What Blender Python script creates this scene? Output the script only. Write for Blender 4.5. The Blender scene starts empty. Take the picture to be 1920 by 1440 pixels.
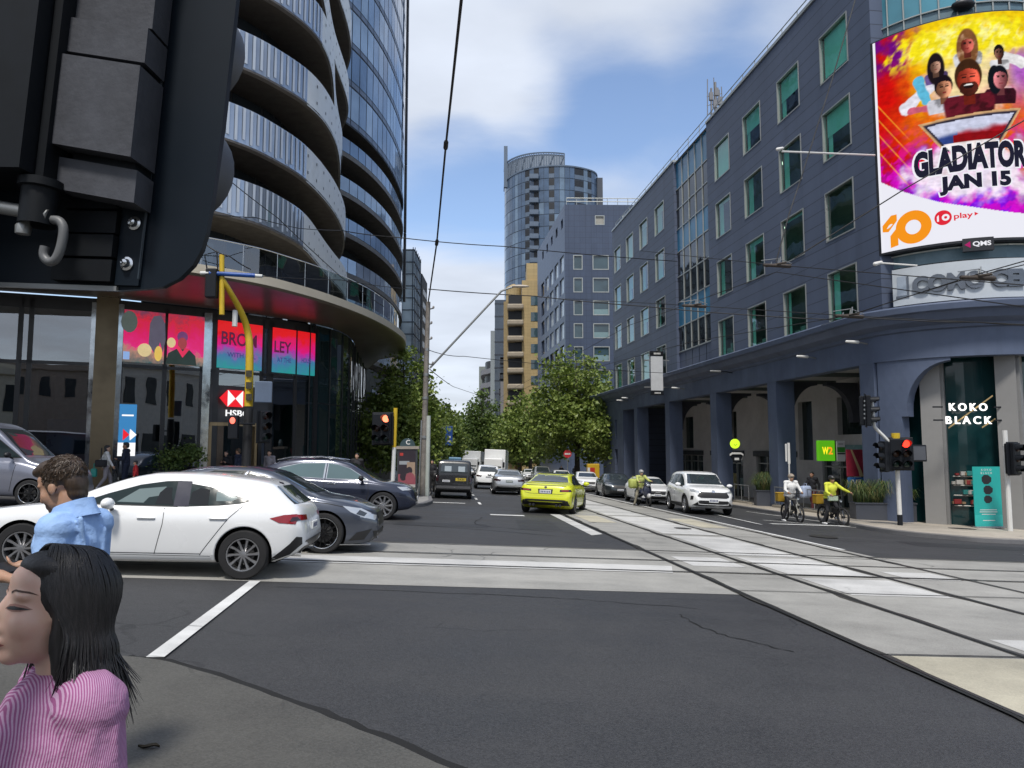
import bpy, bmesh, math, random
from mathutils import Vector, Matrix, geometry
from mathutils.bvhtree import BVHTree
SC = bpy.context.scene
COL = SC.collection
R = math.radians
pi = math.pi
# ---------------------------------------------------------------- camera
cam_d = bpy.data.cameras.new('camera')
cam = bpy.data.objects.new('camera', cam_d)
COL.objects.link(cam)
SC.camera = cam
CAMZ = 1.6
cam.location = (0, 0, CAMZ)
PITCH = math.atan(120 / 1387)
cam.rotation_euler = (pi / 2 + PITCH, 0, 0)
cam_d.sensor_width = 36
cam_d.lens = 36 * 1387 / 1920
cam_d.clip_start = 0.05
cam_d.clip_end = 3000
# ---------------------------------------------------------------- world, sun, exposure
SUN_EL, SUN_DIR = R(60), Vector((-0.14, -0.9, 0))
SUN_AZ = math.atan2(SUN_DIR.x, SUN_DIR.y)
w = bpy.data.worlds.new('World')
SC.world = w
w.use_nodes = True
nt = w.node_tree
nt.nodes.clear()
def _n(t, **k):
    n = nt.nodes.new(t)
    for a, b in k.items():
        setattr(n, a, b)
    return n
def _l(a, b): nt.links.new(a, b)
def _math(op, a, b=None, c=None):
    n = _n('ShaderNodeMath', operation=op)
    for i, q in enumerate((a, b, c)):
        if q is None: continue
        if isinstance(q, (int, float)): n.inputs[i].default_value = q
        else: _l(q, n.inputs[i])
    return n.outputs[0]
sky = _n('ShaderNodeTexSky')
sky.sky_type = 'NISHITA'
sky.sun_disc = False
sky.sun_elevation = SUN_EL
sky.sun_rotation = SUN_AZ
sky.air_density = 1.0
sky.dust_density = 0.6
sky.ozone_density = 2.5
tc = _n('ShaderNodeTexCoord')
sep = _n('ShaderNodeSeparateXYZ'); _l(tc.outputs['Generated'], sep.inputs[0])
dx, dy, dz = sep.outputs
zz = _math('MAXIMUM', dz, 0.03)
# a flat cloud sheet: the direction divided by its height gives the place on the sheet
cx = _math('DIVIDE', dx, _math('ADD', zz, 0.25)); cyy = _math('DIVIDE', dy, _math('ADD', zz, 0.25))
cv = _n('ShaderNodeCombineXYZ'); _l(cx, cv.inputs[0]); _l(cyy, cv.inputs[1])
n1 = _n('ShaderNodeTexNoise'); n1.inputs['Scale'].default_value = 2.3; n1.inputs['Detail'].default_value = 9; n1.inputs['Roughness'].default_value = 0.56; n1.inputs['Distortion'].default_value = 0.35
mp = _n('ShaderNodeMapping'); mp.inputs['Location'].default_value = (4.3, 1.7, 0.0); mp.inputs['Rotation'].default_value = (0, 0, R(-24)); mp.inputs['Scale'].default_value = (0.75, 1.25, 1)
_l(cv.outputs[0], mp.inputs['Vector']); _l(mp.outputs[0], n1.inputs['Vector'])
def lobe(d, wdt):
    """cloud bank round a compass direction"""
    v = Vector(d).normalized()
    n = _n('ShaderNodeVectorMath', operation='DOT_PRODUCT'); _l(tc.outputs['Generated'], n.inputs[0]); n.inputs[1].default_value = v
    m = _n('ShaderNodeMapRange', interpolation_type='SMOOTHSTEP')
    m.inputs['From Min'].default_value = math.cos(R(wdt)); m.inputs['From Max'].default_value = 1.0
    _l(n.outputs['Value'], m.inputs['Value'])
    return m.outputs[0]
def dirpx(px, py):
    a, b = (px - 960) / 1387, (720 - py) / 1387
    cp, sp = math.cos(PITCH), math.sin(PITCH)
    return (a, cp - sp * b, sp + cp * b)
acc = n1.outputs['Fac']
for d, wd, k in ((dirpx(700, -80), 27, .46), (dirpx(800, 180), 10, .24), (dirpx(860, 590), 9, .5), (dirpx(760, 700), 12, .4), (dirpx(1210, -30), 7, .26), (dirpx(1150, 50), 9, .1), (dirpx(1240, 330), 7, .3), (dirpx(980, 190), 4, .16), (dirpx(1080, 180), 7, -.32), (dirpx(1250, 190), 9, -.32), (dirpx(850, 370), 8, -.55),
                 ((-.3, -1, .5), 70, .5), ((1, -.1, .35), 40, .2), ((-1, .2, .6), 60, .35), ((0, -.1, 1), 45, .3)):
    acc = _math('MULTIPLY_ADD', lobe(d, wd), k, acc)
cr = _n('ShaderNodeMapRange', interpolation_type='SMOOTHSTEP'); cr.inputs['From Min'].default_value = .36; cr.inputs['From Max'].default_value = 1.06
_l(acc, cr.inputs['Value'])
n2 = _n('ShaderNodeTexNoise'); n2.inputs['Scale'].default_value = 3.1; n2.inputs['Detail'].default_value = 6; _l(mp.outputs[0], n2.inputs['Vector'])
shade = _n('ShaderNodeMapRange'); shade.inputs['From Min'].default_value = .3; shade.inputs['From Max'].default_value = .75; shade.inputs['To Min'].default_value = .82; shade.inputs['To Max'].default_value = 1.08
_l(n2.outputs['Fac'], shade.inputs['Value'])
cloud = _n('ShaderNodeVectorMath', operation='SCALE'); cloud.inputs[0].default_value = (3.9, 4.2, 4.75); _l(shade.outputs[0], cloud.inputs['Scale'])
tint = _n('ShaderNodeMix', data_type='RGBA', blend_type='MULTIPLY'); tint.inputs[0].default_value = 1
_l(sky.outputs[0], tint.inputs[6]); tint.inputs[7].default_value = (1.08, 1.02, 1.0, 1)
mx = _n('ShaderNodeMix', data_type='RGBA'); _l(_math('MULTIPLY', cr.outputs[0], .93), mx.inputs[0]); _l(tint.outputs[2], mx.inputs[6]); _l(cloud.outputs[0], mx.inputs[7])
bg = _n('ShaderNodeBackground'); bg.inputs['Strength'].default_value = 0.132
_l(mx.outputs[2], bg.inputs['Color'])
wo = _n('ShaderNodeOutputWorld'); _l(bg.outputs[0], wo.inputs['Surface'])
sun_d = bpy.data.lights.new('sun', 'SUN'); sun_d.energy = 2.3; sun_d.angle = R(9); sun_d.color = (1, .95, .88)
sun = bpy.data.objects.new('sun', sun_d); COL.objects.link(sun)
_sd = SUN_DIR.normalized() * math.cos(SUN_EL) + Vector((0, 0, math.sin(SUN_EL)))
sun.rotation_euler = _sd.to_track_quat('Z', 'Y').to_euler()
SC.view_settings.view_transform = 'Standard'
SC.view_settings.look = 'None'
SC.view_settings.exposure = 0.64
SC.view_settings.gamma = 1
SC.cycles.max_bounces = 8
SC.cycles.transparent_max_bounces = 10
SC.cycles.use_denoising = True
SC.cycles.caustics_reflective = False
SC.cycles.caustics_refractive = False
# ================================================================ helpers
def gz(x, y): return -.04 * x - .024 * y
GN = Vector((.04, .024, 1)).normalized()
def ray(px, py):
    return Vector(dirpx(px, py))
CAM = Vector((0, 0, CAMZ))
def at(px, py, Y):
    d = ray(px, py); return CAM + d * (Y / d.y)
def gnd(px, py, h=0.0):
    """the point of the sloping street seen at a place in the photograph"""
    d = ray(px, py); n = Vector((.04, .024, 1)); t = (h - n.dot(CAM)) / n.dot(d)
    return CAM + d * t
def on(x, y, h=0.0): return Vector((x, y, gz(x, y) + h))
# ---------------------------------------------------------------- materials
MATS = {}
def nodes_of(name):
    m = bpy.data.materials.new(name); m.use_nodes = True
    t = m.node_tree; t.nodes.clear()
    o = t.nodes.new('ShaderNodeOutputMaterial')
    return m, t, o
def N(t, kind, ins=None, **k):
    n = t.nodes.new(kind)
    for a, b in k.items(): setattr(n, a, b)
    for a, b in (ins or {}).items():
        s = n.inputs[a]
        if isinstance(b, bpy.types.NodeSocket): t.links.new(b, s)
        else:
            if isinstance(b, (tuple, list)) and len(b) == 3 and s.type == 'RGBA': b = (*b, 1)
            s.default_value = b
    return n
def M_(t, op, a, b=0.0, c=0.0): return N(t, 'ShaderNodeMath', {0: a, 1: b, 2: c}, operation=op).outputs[0]
def mixc(t, f, a, b, mode='MIX'):
    return N(t, 'ShaderNodeMix', {0: f, 6: a, 7: b}, data_type='RGBA', blend_type=mode).outputs[2]
def mapr(t, v, a, b, c=0.0, d=1.0):
    return N(t, 'ShaderNodeMapRange', {'Value': v, 'From Min': a, 'From Max': b, 'To Min': c, 'To Max': d}).outputs[0]
def noise(t, vec, scale, detail=5, rough=.55):
    return N(t, 'ShaderNodeTexNoise', {'Vector': vec, 'Scale': scale, 'Detail': detail, 'Roughness': rough}).outputs['Fac']
def mat(name, col, rough=.6, metal=0., var=.18, scale=2.5, bump=.0, bscale=40, spec=.5, coat=0., emit=None, es=1., col2=None, sub=0., alpha=None, rv=.1, streak=0.):
    if name in MATS: return MATS[name]
    m, t, o = nodes_of(name)
    oc = N(t, 'ShaderNodeTexCoord').outputs['Object']
    c1 = col; c2 = col2 or tuple(max(0, c * (1 - var)) for c in col)
    vec = oc
    f = noise(t, vec, scale, 6)
    f2 = noise(t, vec, scale * 6.3, 4)
    fac = mapr(t, M_(t, 'MULTIPLY_ADD', f2, .45, f), .5, .95)
    bc = mixc(t, fac, c1, c2)
    if streak:
        mpp = N(t, 'ShaderNodeMapping', {'Vector': oc, 'Scale': (1.6, 1.6, .08)}).outputs[0]
        bc = mixc(t, mapr(t, noise(t, mpp, 1.5, 6), .5, .75, 0, streak), bc, tuple(c * .45 for c in col))
    p = N(t, 'ShaderNodeBsdfPrincipled', {'Base Color': bc, 'Metallic': metal, 'Specular IOR Level': spec, 'Coat Weight': coat, 'Coat Roughness': .04,
          'Roughness': mapr(t, f, .3, .7, max(0, rough - rv), min(1, rough + rv))})
    if sub: p.inputs['Subsurface Weight'].default_value = sub; p.inputs['Subsurface Radius'].default_value = (.012, .005, .003); p.inputs['Subsurface Scale'].default_value = 1
    if emit: p.inputs['Emission Color'].default_value = (*emit, 1); p.inputs['Emission Strength'].default_value = es
    if bump:
        b = N(t, 'ShaderNodeBump', {'Height': noise(t, oc, bscale, 5), 'Strength': bump, 'Distance': .02}).outputs[0]
        t.links.new(b, p.inputs['Normal'])
    t.links.new(p.outputs[0], o.inputs[0])
    MATS[name] = m
    return m
def emis(name, col, s=1., var=0.):
    return mat(name, tuple(c * .3 for c in col), .5, emit=col, es=s, var=var)
def glass(name, tint=(.5, .62, .6), refl=1.0, base=.0, ior=1.5, rough=.0, wob=.05):
    """clear or tinted sheet glass: see-through with a mirror on top"""
    if name in MATS: return MATS[name]
    m, t, o = nodes_of(name)
    oc = N(t, 'ShaderNodeTexCoord').outputs['Object']
    bmp = N(t, 'ShaderNodeBump', {'Height': noise(t, oc, .55, 2), 'Strength': wob, 'Distance': .25}).outputs[0]
    ge = N(t, 'ShaderNodeNewGeometry').outputs
    co = M_(t, 'ABSOLUTE', N(t, 'ShaderNodeVectorMath', {0: ge['Incoming'], 1: ge['Normal']}, operation='DOT_PRODUCT').outputs['Value'])
    f0 = ((ior - 1) / (ior + 1)) ** 2
    fr = M_(t, 'MULTIPLY_ADD', M_(t, 'POWER', M_(t, 'SUBTRACT', 1.0, co), 5.0), 1 - f0, f0)
    fac = M_(t, 'MINIMUM', M_(t, 'MULTIPLY_ADD', fr, refl, base), 1.0)
    tr = N(t, 'ShaderNodeBsdfTransparent', {'Color': tint}).outputs[0]
    gl = N(t, 'ShaderNodeBsdfGlossy', {'Color': (.95, .97, 1), 'Roughness': rough, 'Normal': bmp}).outputs[0]
    mx = N(t, 'ShaderNodeMixShader', {0: fac, 1: tr, 2: gl}).outputs[0]
    t.links.new(mx, o.inputs[0]); MATS[name] = m
    return m
def dglass(name, col, rough=.03, spec=.5, metal=0., wob=.06, wsc=.6):
    """dark reflective glazing"""
    if name in MATS: return MATS[name]
    m, t, o = nodes_of(name)
    oc = N(t, 'ShaderNodeTexCoord').outputs['Object']
    bmp = N(t, 'ShaderNodeBump', {'Height': noise(t, oc, wsc, 2), 'Strength': wob, 'Distance': .25}).outputs[0]
    p = N(t, 'ShaderNodeBsdfPrincipled', {'Base Color': mixc(t, mapr(t, noise(t, oc, .35, 3), .35, .7), col, tuple(c * .6 for c in col)), 'Roughness': rough, 'Specular IOR Level': spec, 'Metallic': metal, 'Normal': bmp})
    t.links.new(p.outputs[0], o.inputs[0]); MATS[name] = m
    return m
def panel_mat(name, col, hz, hx=0., joint=.35, rough=.45, jw=.035, ox=(1, 0), z0=0., spec=.4):
    """cladding in courses: dark joints at every hz in height and hx along"""
    if name in MATS: return MATS[name]
    m, t, o = nodes_of(name)
    oc = N(t, 'ShaderNodeTexCoord').outputs['Object']
    s = N(t, 'ShaderNodeSeparateXYZ', {0: oc}).outputs
    fz = M_(t, 'FRACT', M_(t, 'DIVIDE', M_(t, 'ADD', s[2], 100 * hz - z0), hz))
    line = M_(t, 'LESS_THAN', fz, jw / hz)
    row = M_(t, 'FLOOR', M_(t, 'DIVIDE', M_(t, 'ADD', s[2], 100 * hz - z0), hz))
    colm = 0.0
    if hx:
        u = M_(t, 'ADD', M_(t, 'MULTIPLY', s[0], ox[0]), M_(t, 'MULTIPLY', s[1], ox[1]))
        fx = M_(t, 'FRACT', M_(t, 'DIVIDE', M_(t, 'ADD', u, 100 * hx), hx))
        line = M_(t, 'MAXIMUM', line, M_(t, 'LESS_THAN', fx, jw / hx))
        colm = M_(t, 'FLOOR', M_(t, 'DIVIDE', M_(t, 'ADD', u, 100 * hx), hx))
    wn = N(t, 'ShaderNodeTexWhiteNoise', {'Vector': N(t, 'ShaderNodeCombineXYZ', {0: row, 1: colm}).outputs[0]}, noise_dimensions='3D').outputs['Value']
    mp = N(t, 'ShaderNodeMapping', {'Vector': oc, 'Scale': (1, 1, .15)}).outputs[0]
    dirt = M_(t, 'MULTIPLY_ADD', noise(t, mp, .8, 6), .35, M_(t, 'MULTIPLY', noise(t, oc, .12, 3), .35))
    b = mixc(t, mapr(t, dirt, .25, .5), tuple(c * 1.1 for c in col), tuple(c * .82 for c in col))
    b = mixc(t, M_(t, 'MULTIPLY', wn, .16), b, tuple(c * .55 for c in col))
    b = mixc(t, M_(t, 'MULTIPLY', line, joint), b, (.008, .009, .012))
    st_ = N(t, 'ShaderNodeMapping', {'Vector': oc, 'Scale': (1.1, 1.1, .05)}).outputs[0]
    b = mixc(t, mapr(t, noise(t, st_, 1.3, 6, .6), .52, .78, 0, .42), b, tuple(c * .5 + .004 for c in col))
    b = mixc(t, mapr(t, noise(t, oc, .5, 5, .65), .6, .8, 0, .25), b, tuple(c * 1.5 for c in col))
    p = N(t, 'ShaderNodeBsdfPrincipled', {'Base Color': b, 'Roughness': rough, 'Specular IOR Level': spec,
        'Normal': N(t, 'ShaderNodeBump', {'Height': M_(t, 'SUBTRACT', 1.0, line), 'Strength': .4, 'Distance': .01}).outputs[0]})
    t.links.new(p.outputs[0], o.inputs[0]); MATS[name] = m
    return m
# ---------------------------------------------------------------- mesh builder
class MB:
    def __init__(s): s.v = []; s.f = []; s.mi = []; s.mats = []
    def mid(s, m):
        if m not in s.mats: s.mats.append(m)
        return s.mats.index(m)
    def add(s, vs, fs, m=None):
        o = len(s.v); s.v.extend([Vector(v) for v in vs]); k = s.mid(m)
        for f in fs: s.f.append([o + i for i in f]); s.mi.append(k)
        return s
    def box(s, x0, x1, y0, y1, z0, z1, m=None, X=None):
        vs = [Vector((x, y, z)) for z in (z0, z1) for y in (y0, y1) for x in (x0, x1)]
        if X is not None: vs = [X @ v for v in vs]
        return s.add(vs, [(0, 2, 3, 1), (4, 5, 7, 6), (0, 1, 5, 4), (2, 6, 7, 3), (0, 4, 6, 2), (1, 3, 7, 5)], m)
    def rbox(s, x0, x1, y0, y1, z0, z1, r, m=None, X=None, n=3):
        """box with rounded edges (rounded in plan and softened at top and bottom)"""
        pl = []
        for cx, cy, a0 in ((x1 - r, y1 - r, 0), (x0 + r, y1 - r, 90), (x0 + r, y0 + r, 180), (x1 - r, y0 + r, 270)):
            for i in range(n + 1):
                a = R(a0 + 90 * i / n); pl.append((cx, cy, math.cos(a), math.sin(a)))
        rows = []
        for zz, k in [(z0 + r - r * math.cos(R(a)), math.sin(R(a))) for a in (0, 45, 90)] + [(z1 - r + r * math.sin(R(a)), math.cos(R(a))) for a in (0, 45, 90)]:
            rows.append([Vector((cx + r * k * c, cy + r * k * q, zz)) for cx, cy, c, q in pl])
        if X is not None: rows = [[X @ v for v in q] for q in rows]
        L = len(pl); vs = [v for q in rows for v in q]
        fs = [(i * L + j, i * L + (j + 1) % L, (i + 1) * L + (j + 1) % L, (i + 1) * L + j) for i in range(5) for j in range(L)]
        fs += [tuple(range(L - 1, -1, -1)), tuple(range(5 * L, 6 * L))]
        return s.add(vs, fs, m)
    def quad(s, a, b, c, d, m=None): return s.add([a, b, c, d], [(0, 1, 2, 3)], m)
    def prism(s, pl, z0, z1, m=None, X=None, zf=None):
        """polygon (x, y) raised from z0 to z1; zf adds the height of the street below"""
        n = len(pl); g = zf or (lambda x, y: 0)
        vs = [Vector((x, y, z0 + g(x, y))) for x, y in pl] + [Vector((x, y, z1 + g(x, y))) for x, y in pl]
        if X is not None: vs = [X @ v for v in vs]
        return s.add(vs, [tuple(range(n - 1, -1, -1)), tuple(range(n, 2 * n))] + [(i, (i + 1) % n, n + (i + 1) % n, n + i) for i in range(n)], m)
    def grid(s, rows, m=None, loop=False):
        L = len(rows[0]); vs = [v for q in rows for v in q]
        fs = [(i * L + j, i * L + (j + 1) % L, (i + 1) * L + (j + 1) % L, (i + 1) * L + j) for i in range(len(rows) - 1) for j in range(L if loop else L - 1)]
        return s.add(vs, fs, m)
    def tube(s, pts, r, n=8, m=None, cap=True):
        pts = [Vector(p) for p in pts]; rr = r if isinstance(r, (list, tuple)) else [r] * len(pts)
        up = None; rows = []
        for i, p in enumerate(pts):
            t = (pts[min(i + 1, len(pts) - 1)] - pts[max(i - 1, 0)])
            t = t.normalized() if t.length > 1e-9 else Vector((0, 0, 1))
            if up is None: up = t.orthogonal().normalized()
            else:
                up = up - t * up.dot(t); up = up.normalized() if up.length > 1e-6 else t.orthogonal().normalized()
            b = t.cross(up)
            rows.append([p + (up * math.cos(2 * pi * k / n) + b * math.sin(2 * pi * k / n)) * rr[i] for k in range(n)])
        s.grid(rows, m, True)
        if cap:
            s.add(rows[0], [tuple(range(n - 1, -1, -1))], m); s.add(rows[-1], [tuple(range(n))], m)
        return s
    def lathe(s, prof, n=24, m=None, X=None):
        rows = [[Vector((r * math.cos(2 * pi * k / n), r * math.sin(2 * pi * k / n), z)) for k in range(n)] for r, z in prof]
        if X is not None: rows = [[X @ v for v in q] for q in rows]
        return s.grid(rows, m, True)
    def ell(s, c, r, m=None, X=None, nu=12, nv=8):
        c = Vector(c); rows = []
        for i in range(nv + 1):
            a = -pi / 2 + pi * i / nv
            q = [Vector((r[0] * math.cos(a) * math.cos(2 * pi * k / nu), r[1] * math.cos(a) * math.sin(2 * pi * k / nu), r[2] * math.sin(a))) for k in range(nu)]
            rows.append([c + ((X @ v) if X is not None else v) for v in q])
        return s.grid(rows, m, True)
    def cap(s, a, b, ra, rb, m=None, n=10):
        """tapered limb with round ends"""
        a, b = Vector(a), Vector(b); d = (b - a); L = d.length; t = d / L if L > 1e-6 else Vector((0, 0, 1))
        pts, rr = [], []
        for k in range(4): q = k / 4 * pi / 2; pts.append(a - t * ra * math.cos(q)); rr.append(max(ra * math.sin(q), ra * .05))
        for k in range(5): q = k / 4; pts.append(a.lerp(b, q)); rr.append(ra + (rb - ra) * q)
        for k in range(1, 5): q = k / 4 * pi / 2; pts.append(b + t * rb * math.sin(q)); rr.append(max(rb * math.cos(q), rb * .05))
        return s.tube(pts, rr, n, m)
    def obj(s, name, parent=None, m=None, smooth=None, world=True):
        me = bpy.data.meshes.new(name); me.from_pydata([tuple(v) for v in s.v], [], s.f); 
        for q in (s.mats if m is None else [m]): me.materials.append(q)
        if m is None and len(s.mats) > 1: me.polygons.foreach_set('material_index', s.mi)
        me.validate(); me.update()
        return link(name, me, parent, smooth, world)
def link(name, me, parent=None, smooth=None, world=True):
    if smooth is not None:
        me.polygons.foreach_set('use_smooth', [True] * len(me.polygons))
        if smooth < 179: me.set_sharp_from_angle(angle=R(smooth))
    o = bpy.data.objects.new(name, me); COL.objects.link(o)
    if parent is not None:
        o.parent = parent
        if world and parent.parent is None and parent.type == 'EMPTY': o.matrix_parent_inverse = parent.matrix_basis.inverted()
    return o
def tag(o, label=None, cat=None, group=None, kind=None):
    if label: o['label'] = label
    if cat: o['category'] = cat
    if group: o['group'] = group
    if kind: o['kind'] = kind
    return o
def thing(name, label, cat, loc=(0, 0, 0), rz=0., group=None, tilt=False, mx=None):
    o = bpy.data.objects.new(name, None); COL.objects.link(o); o.empty_display_size = .2
    if mx is not None: o.matrix_basis = mx
    elif tilt:
        X = Vector((math.cos(rz), math.sin(rz), 0)); X = (X - GN * X.dot(GN)).normalized(); Y = GN.cross(X)
        m = Matrix((X, Y, GN)).transposed().to_4x4(); m.translation = Vector(loc); o.matrix_basis = m
    else: o.location = loc; o.rotation_euler = (0, 0, rz); o.matrix_basis = Matrix.Translation(Vector(loc)) @ Matrix.Rotation(rz, 4, 'Z')
    return tag(o, label, cat, group)
def dup(o, loc=None, rz=None, label=None, parent=None, sx=None):
    c = o.copy(); COL.objects.link(c)
    if parent is not None: c.parent = parent
    elif loc is not None:
        c.matrix_basis = Matrix.Translation(Vector(loc)) @ Matrix.Rotation(rz or 0, 4, 'Z') @ Matrix.Scale(sx or 1, 4)
    if label: c['label'] = label
    for ch in list(o.children): dup(ch, parent=c)
    return c
def evaluated(o):
    dg = bpy.context.evaluated_depsgraph_get(); return bpy.data.meshes.new_from_object(o.evaluated_get(dg))
def remeshed(mb, vox, name, parent, m, smooth_it=4, world=False, fac=.5):
    """melt overlapping shapes into one continuous skin"""
    o = mb.obj(name, None, m); 
    a = o.modifiers.new('r', 'REMESH'); a.mode = 'VOXEL'; a.voxel_size = vox
    if smooth_it: b = o.modifiers.new('s', 'SMOOTH'); b.iterations = smooth_it; b.factor = fac
    me = evaluated(o); bpy.data.objects.remove(o)
    me.materials.clear(); me.materials.append(m)
    return link(name, me, parent, 180, world)
_fonts = {}
def text_mesh(txt, h, bold=0., sp=1., ex=0.):
    """flat lettering, cap height h, centred at the origin in x,y"""
    cu = bpy.data.curves.new('t', 'FONT'); cu.body = txt; cu.align_x = 'CENTER'; cu.size = h * 1.38; cu.offset = bold * h; cu.space_character = sp; cu.extrude = ex; cu.resolution_u = 4
    o = bpy.data.objects.new('t', cu); COL.objects.link(o); me = evaluated(o); bpy.data.objects.remove(o); bpy.data.curves.remove(cu)
    vs = [v.co.copy() for v in me.vertices]; fs = [tuple(p.vertices) for p in me.polygons]; bpy.data.meshes.remove(me)
    ys = [v.y for v in vs]; c = (min(ys) + max(ys)) / 2; k = h / max(1e-6, max(ys) - min(ys)); xs = [v.x for v in vs]; cxx = (min(xs) + max(xs)) / 2
    return [Vector(((v.x - cxx) * k, (v.y - c) * k, v.z)) for v in vs], fs
def add_text(mb, txt, h, X, m, bold=0., sp=1., ex=0., width=None):
    """X maps (x right, y up, z out) to the world"""
    vs, fs = text_mesh(txt, h, bold, sp, ex)
    if width:
        wd = max(v.x for v in vs) - min(v.x for v in vs); k = width / wd
        for v in vs: v.x *= k
    mb.add([X(v) if callable(X) else X @ v for v in vs], fs, m)
def frame_x(o, right, up=(0, 0, 1)):
    r = Vector(right).normalized(); u = Vector(up).normalized(); n = r.cross(u).normalized(); u = n.cross(r)
    m = Matrix((r, u, n)).transposed().to_4x4(); m.translation = Vector(o); return m
def cdt(poly, res):
    """fill a 2D outline with an even mesh"""
    n = len(poly); pts = [Vector(p) for p in poly]; b = []
    for i in range(n):
        p, q = pts[i], pts[(i + 1) % n]; k = max(1, int((q - p).length / res))
        b += [p.lerp(q, j / k) for j in range(k)]
    xs = [p.x for p in b]; ys = [p.y for p in b]; inner = []
    y = min(ys) + res * .5; row = 0
    while y < max(ys):
        x = min(xs) + res * (.5 + .5 * (row % 2))
        while x < max(xs):
            if inside(b, x, y) and min((p - Vector((x, y))).length for p in b) > res * .45: inner.append(Vector((x, y)))
            x += res
        y += res * .87; row += 1
    nb = len(b)
    v, e, f = geometry.delaunay_2d_cdt(b + inner, [(i, (i + 1) % nb) for i in range(nb)], [], 0, 1e-6)[:3]
    f = [t for t in f if inside(b, sum(v[i].x for i in t) / 3, sum(v[i].y for i in t) / 3)]
    return v, f
def inside(poly, x, y):
    c = False; j = len(poly) - 1
    for i in range(len(poly)):
        a, b = poly[i], poly[j]
        if (a[1] > y) != (b[1] > y) and x < (b[0] - a[0]) * (y - a[1]) / (b[1] - a[1]) + a[0]: c = not c
        j = i
    return c
def pch(pts):
    """smooth monotone curve through (x, y) points"""
    xs = [p[0] for p in pts]; ys = [p[1] for p in pts]; n = len(xs)
    d = [(ys[i + 1] - ys[i]) / (xs[i + 1] - xs[i]) for i in range(n - 1)]
    m = [d[0]] + [0 if d[i - 1] * d[i] <= 0 else 2 * d[i - 1] * d[i] / (d[i - 1] + d[i]) for i in range(1, n - 1)] + [d[-1]]
    def f(x):
        if x <= xs[0]: return ys[0]
        if x >= xs[-1]: return ys[-1]
        i = max(k for k in range(n - 1) if xs[k] <= x); h = xs[i + 1] - xs[i]; t = (x - xs[i]) / h
        return (2 * t ** 3 - 3 * t * t + 1) * ys[i] + (t ** 3 - 2 * t * t + t) * h * m[i] + (-2 * t ** 3 + 3 * t * t) * ys[i + 1] + (t ** 3 - t * t) * h * m[i + 1]
    return f
def crv(pts, k=6, closed=False):
    """Catmull-Rom through points (2D or 3D)"""
    P_ = [Vector(p) for p in pts]; n = len(P_); out = []
    for i in range(n if closed else n - 1):
        g = lambda j: P_[j % n] if closed else P_[max(0, min(n - 1, j))]
        a, b, c, d = g(i - 1), g(i), g(i + 1), g(i + 2)
        for s in range(k):
            t = s / k
            out.append(.5 * (2 * b + (c - a) * t + (2 * a - 5 * b + 4 * c - d) * t * t + (3 * b - a - 3 * c + d) * t ** 3))
    if not closed: out.append(P_[-1])
    return out
def resample(pts, step):
    out = [pts[0].copy()]; acc = 0
    for a, b in zip(pts, pts[1:]):
        L = (b - a).length; pos = step - acc
        while pos <= L: out.append(a.lerp(b, pos / L)); pos += step
        acc = (acc + L) % step if L + acc >= step else acc + L
    return out
def sweep(mb, path, prof, m=None, side=1):
    """path [(x,y)], prof [(d,z)]: d is how far the moulding stands out to the side of the path"""
    P_ = [Vector(p[:2]) for p in path]; rows = []
    nr = []
    for i in range(len(P_)):
        t = (P_[min(i + 1, len(P_) - 1)] - P_[max(i - 1, 0)]).normalized(); nr.append(Vector((t.y, -t.x)) * side)
    for d, z in prof: rows.append([Vector((p.x + q.x * d, p.y + q.y * d, z)) for p, q in zip(P_, nr)])
    return mb.grid(rows, m)
def wall_holes(mb, O, D, s0, s1, z0, z1, holes, m, depth=.18, n=None, mr=None):
    """a wall along D with rectangular openings (s0,s1,z0,z1) and their reveals; n = outward normal"""
    O = Vector(O); D = Vector(D).normalized(); n = Vector(n)
    ss = sorted({s0, s1, *[h[0] for h in holes], *[h[1] for h in holes]}); zs = sorted({z0, z1, *[h[2] for h in holes], *[h[3] for h in holes]})
    p = lambda s, z, d=0: O + D * s + Vector((0, 0, z)) - n * d
    for a, b in zip(ss, ss[1:]):
        for c, d in zip(zs, zs[1:]):
            ms, mz = (a + b) / 2, (c + d) / 2
            if any(h[0] < ms < h[1] and h[2] < mz < h[3] for h in holes): continue
            mb.quad(p(a, c), p(b, c), p(b, d), p(a, d), m)
    for a, b, c, d in holes:
        for q in (((a, c), (b, c)), ((b, c), (b, d)), ((b, d), (a, d)), ((a, d), (a, c))):
            mb.quad(p(*q[0]), p(*q[1]), p(*q[1], depth), p(*q[0], depth), mr or m)
def bars(mb, O, D, n, a, b, c, d, w_, t0, t1, m):
    """rectangular frame of bars in a wall plane between depths t0 and t1"""
    O = Vector(O); D = Vector(D).normalized(); n = Vector(n)
    X = Matrix((D, -n, Vector((0, 0, 1)))).transposed().to_4x4(); X.translation = O
    mb.box(a, b, t0, t1, c, c + w_, m, X); mb.box(a, b, t0, t1, d - w_, d, m, X)
    mb.box(a, a + w_, t0, t1, c + w_, d - w_, m, X); mb.box(b - w_, b, t0, t1, c + w_, d - w_, m, X)
    return X
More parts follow.
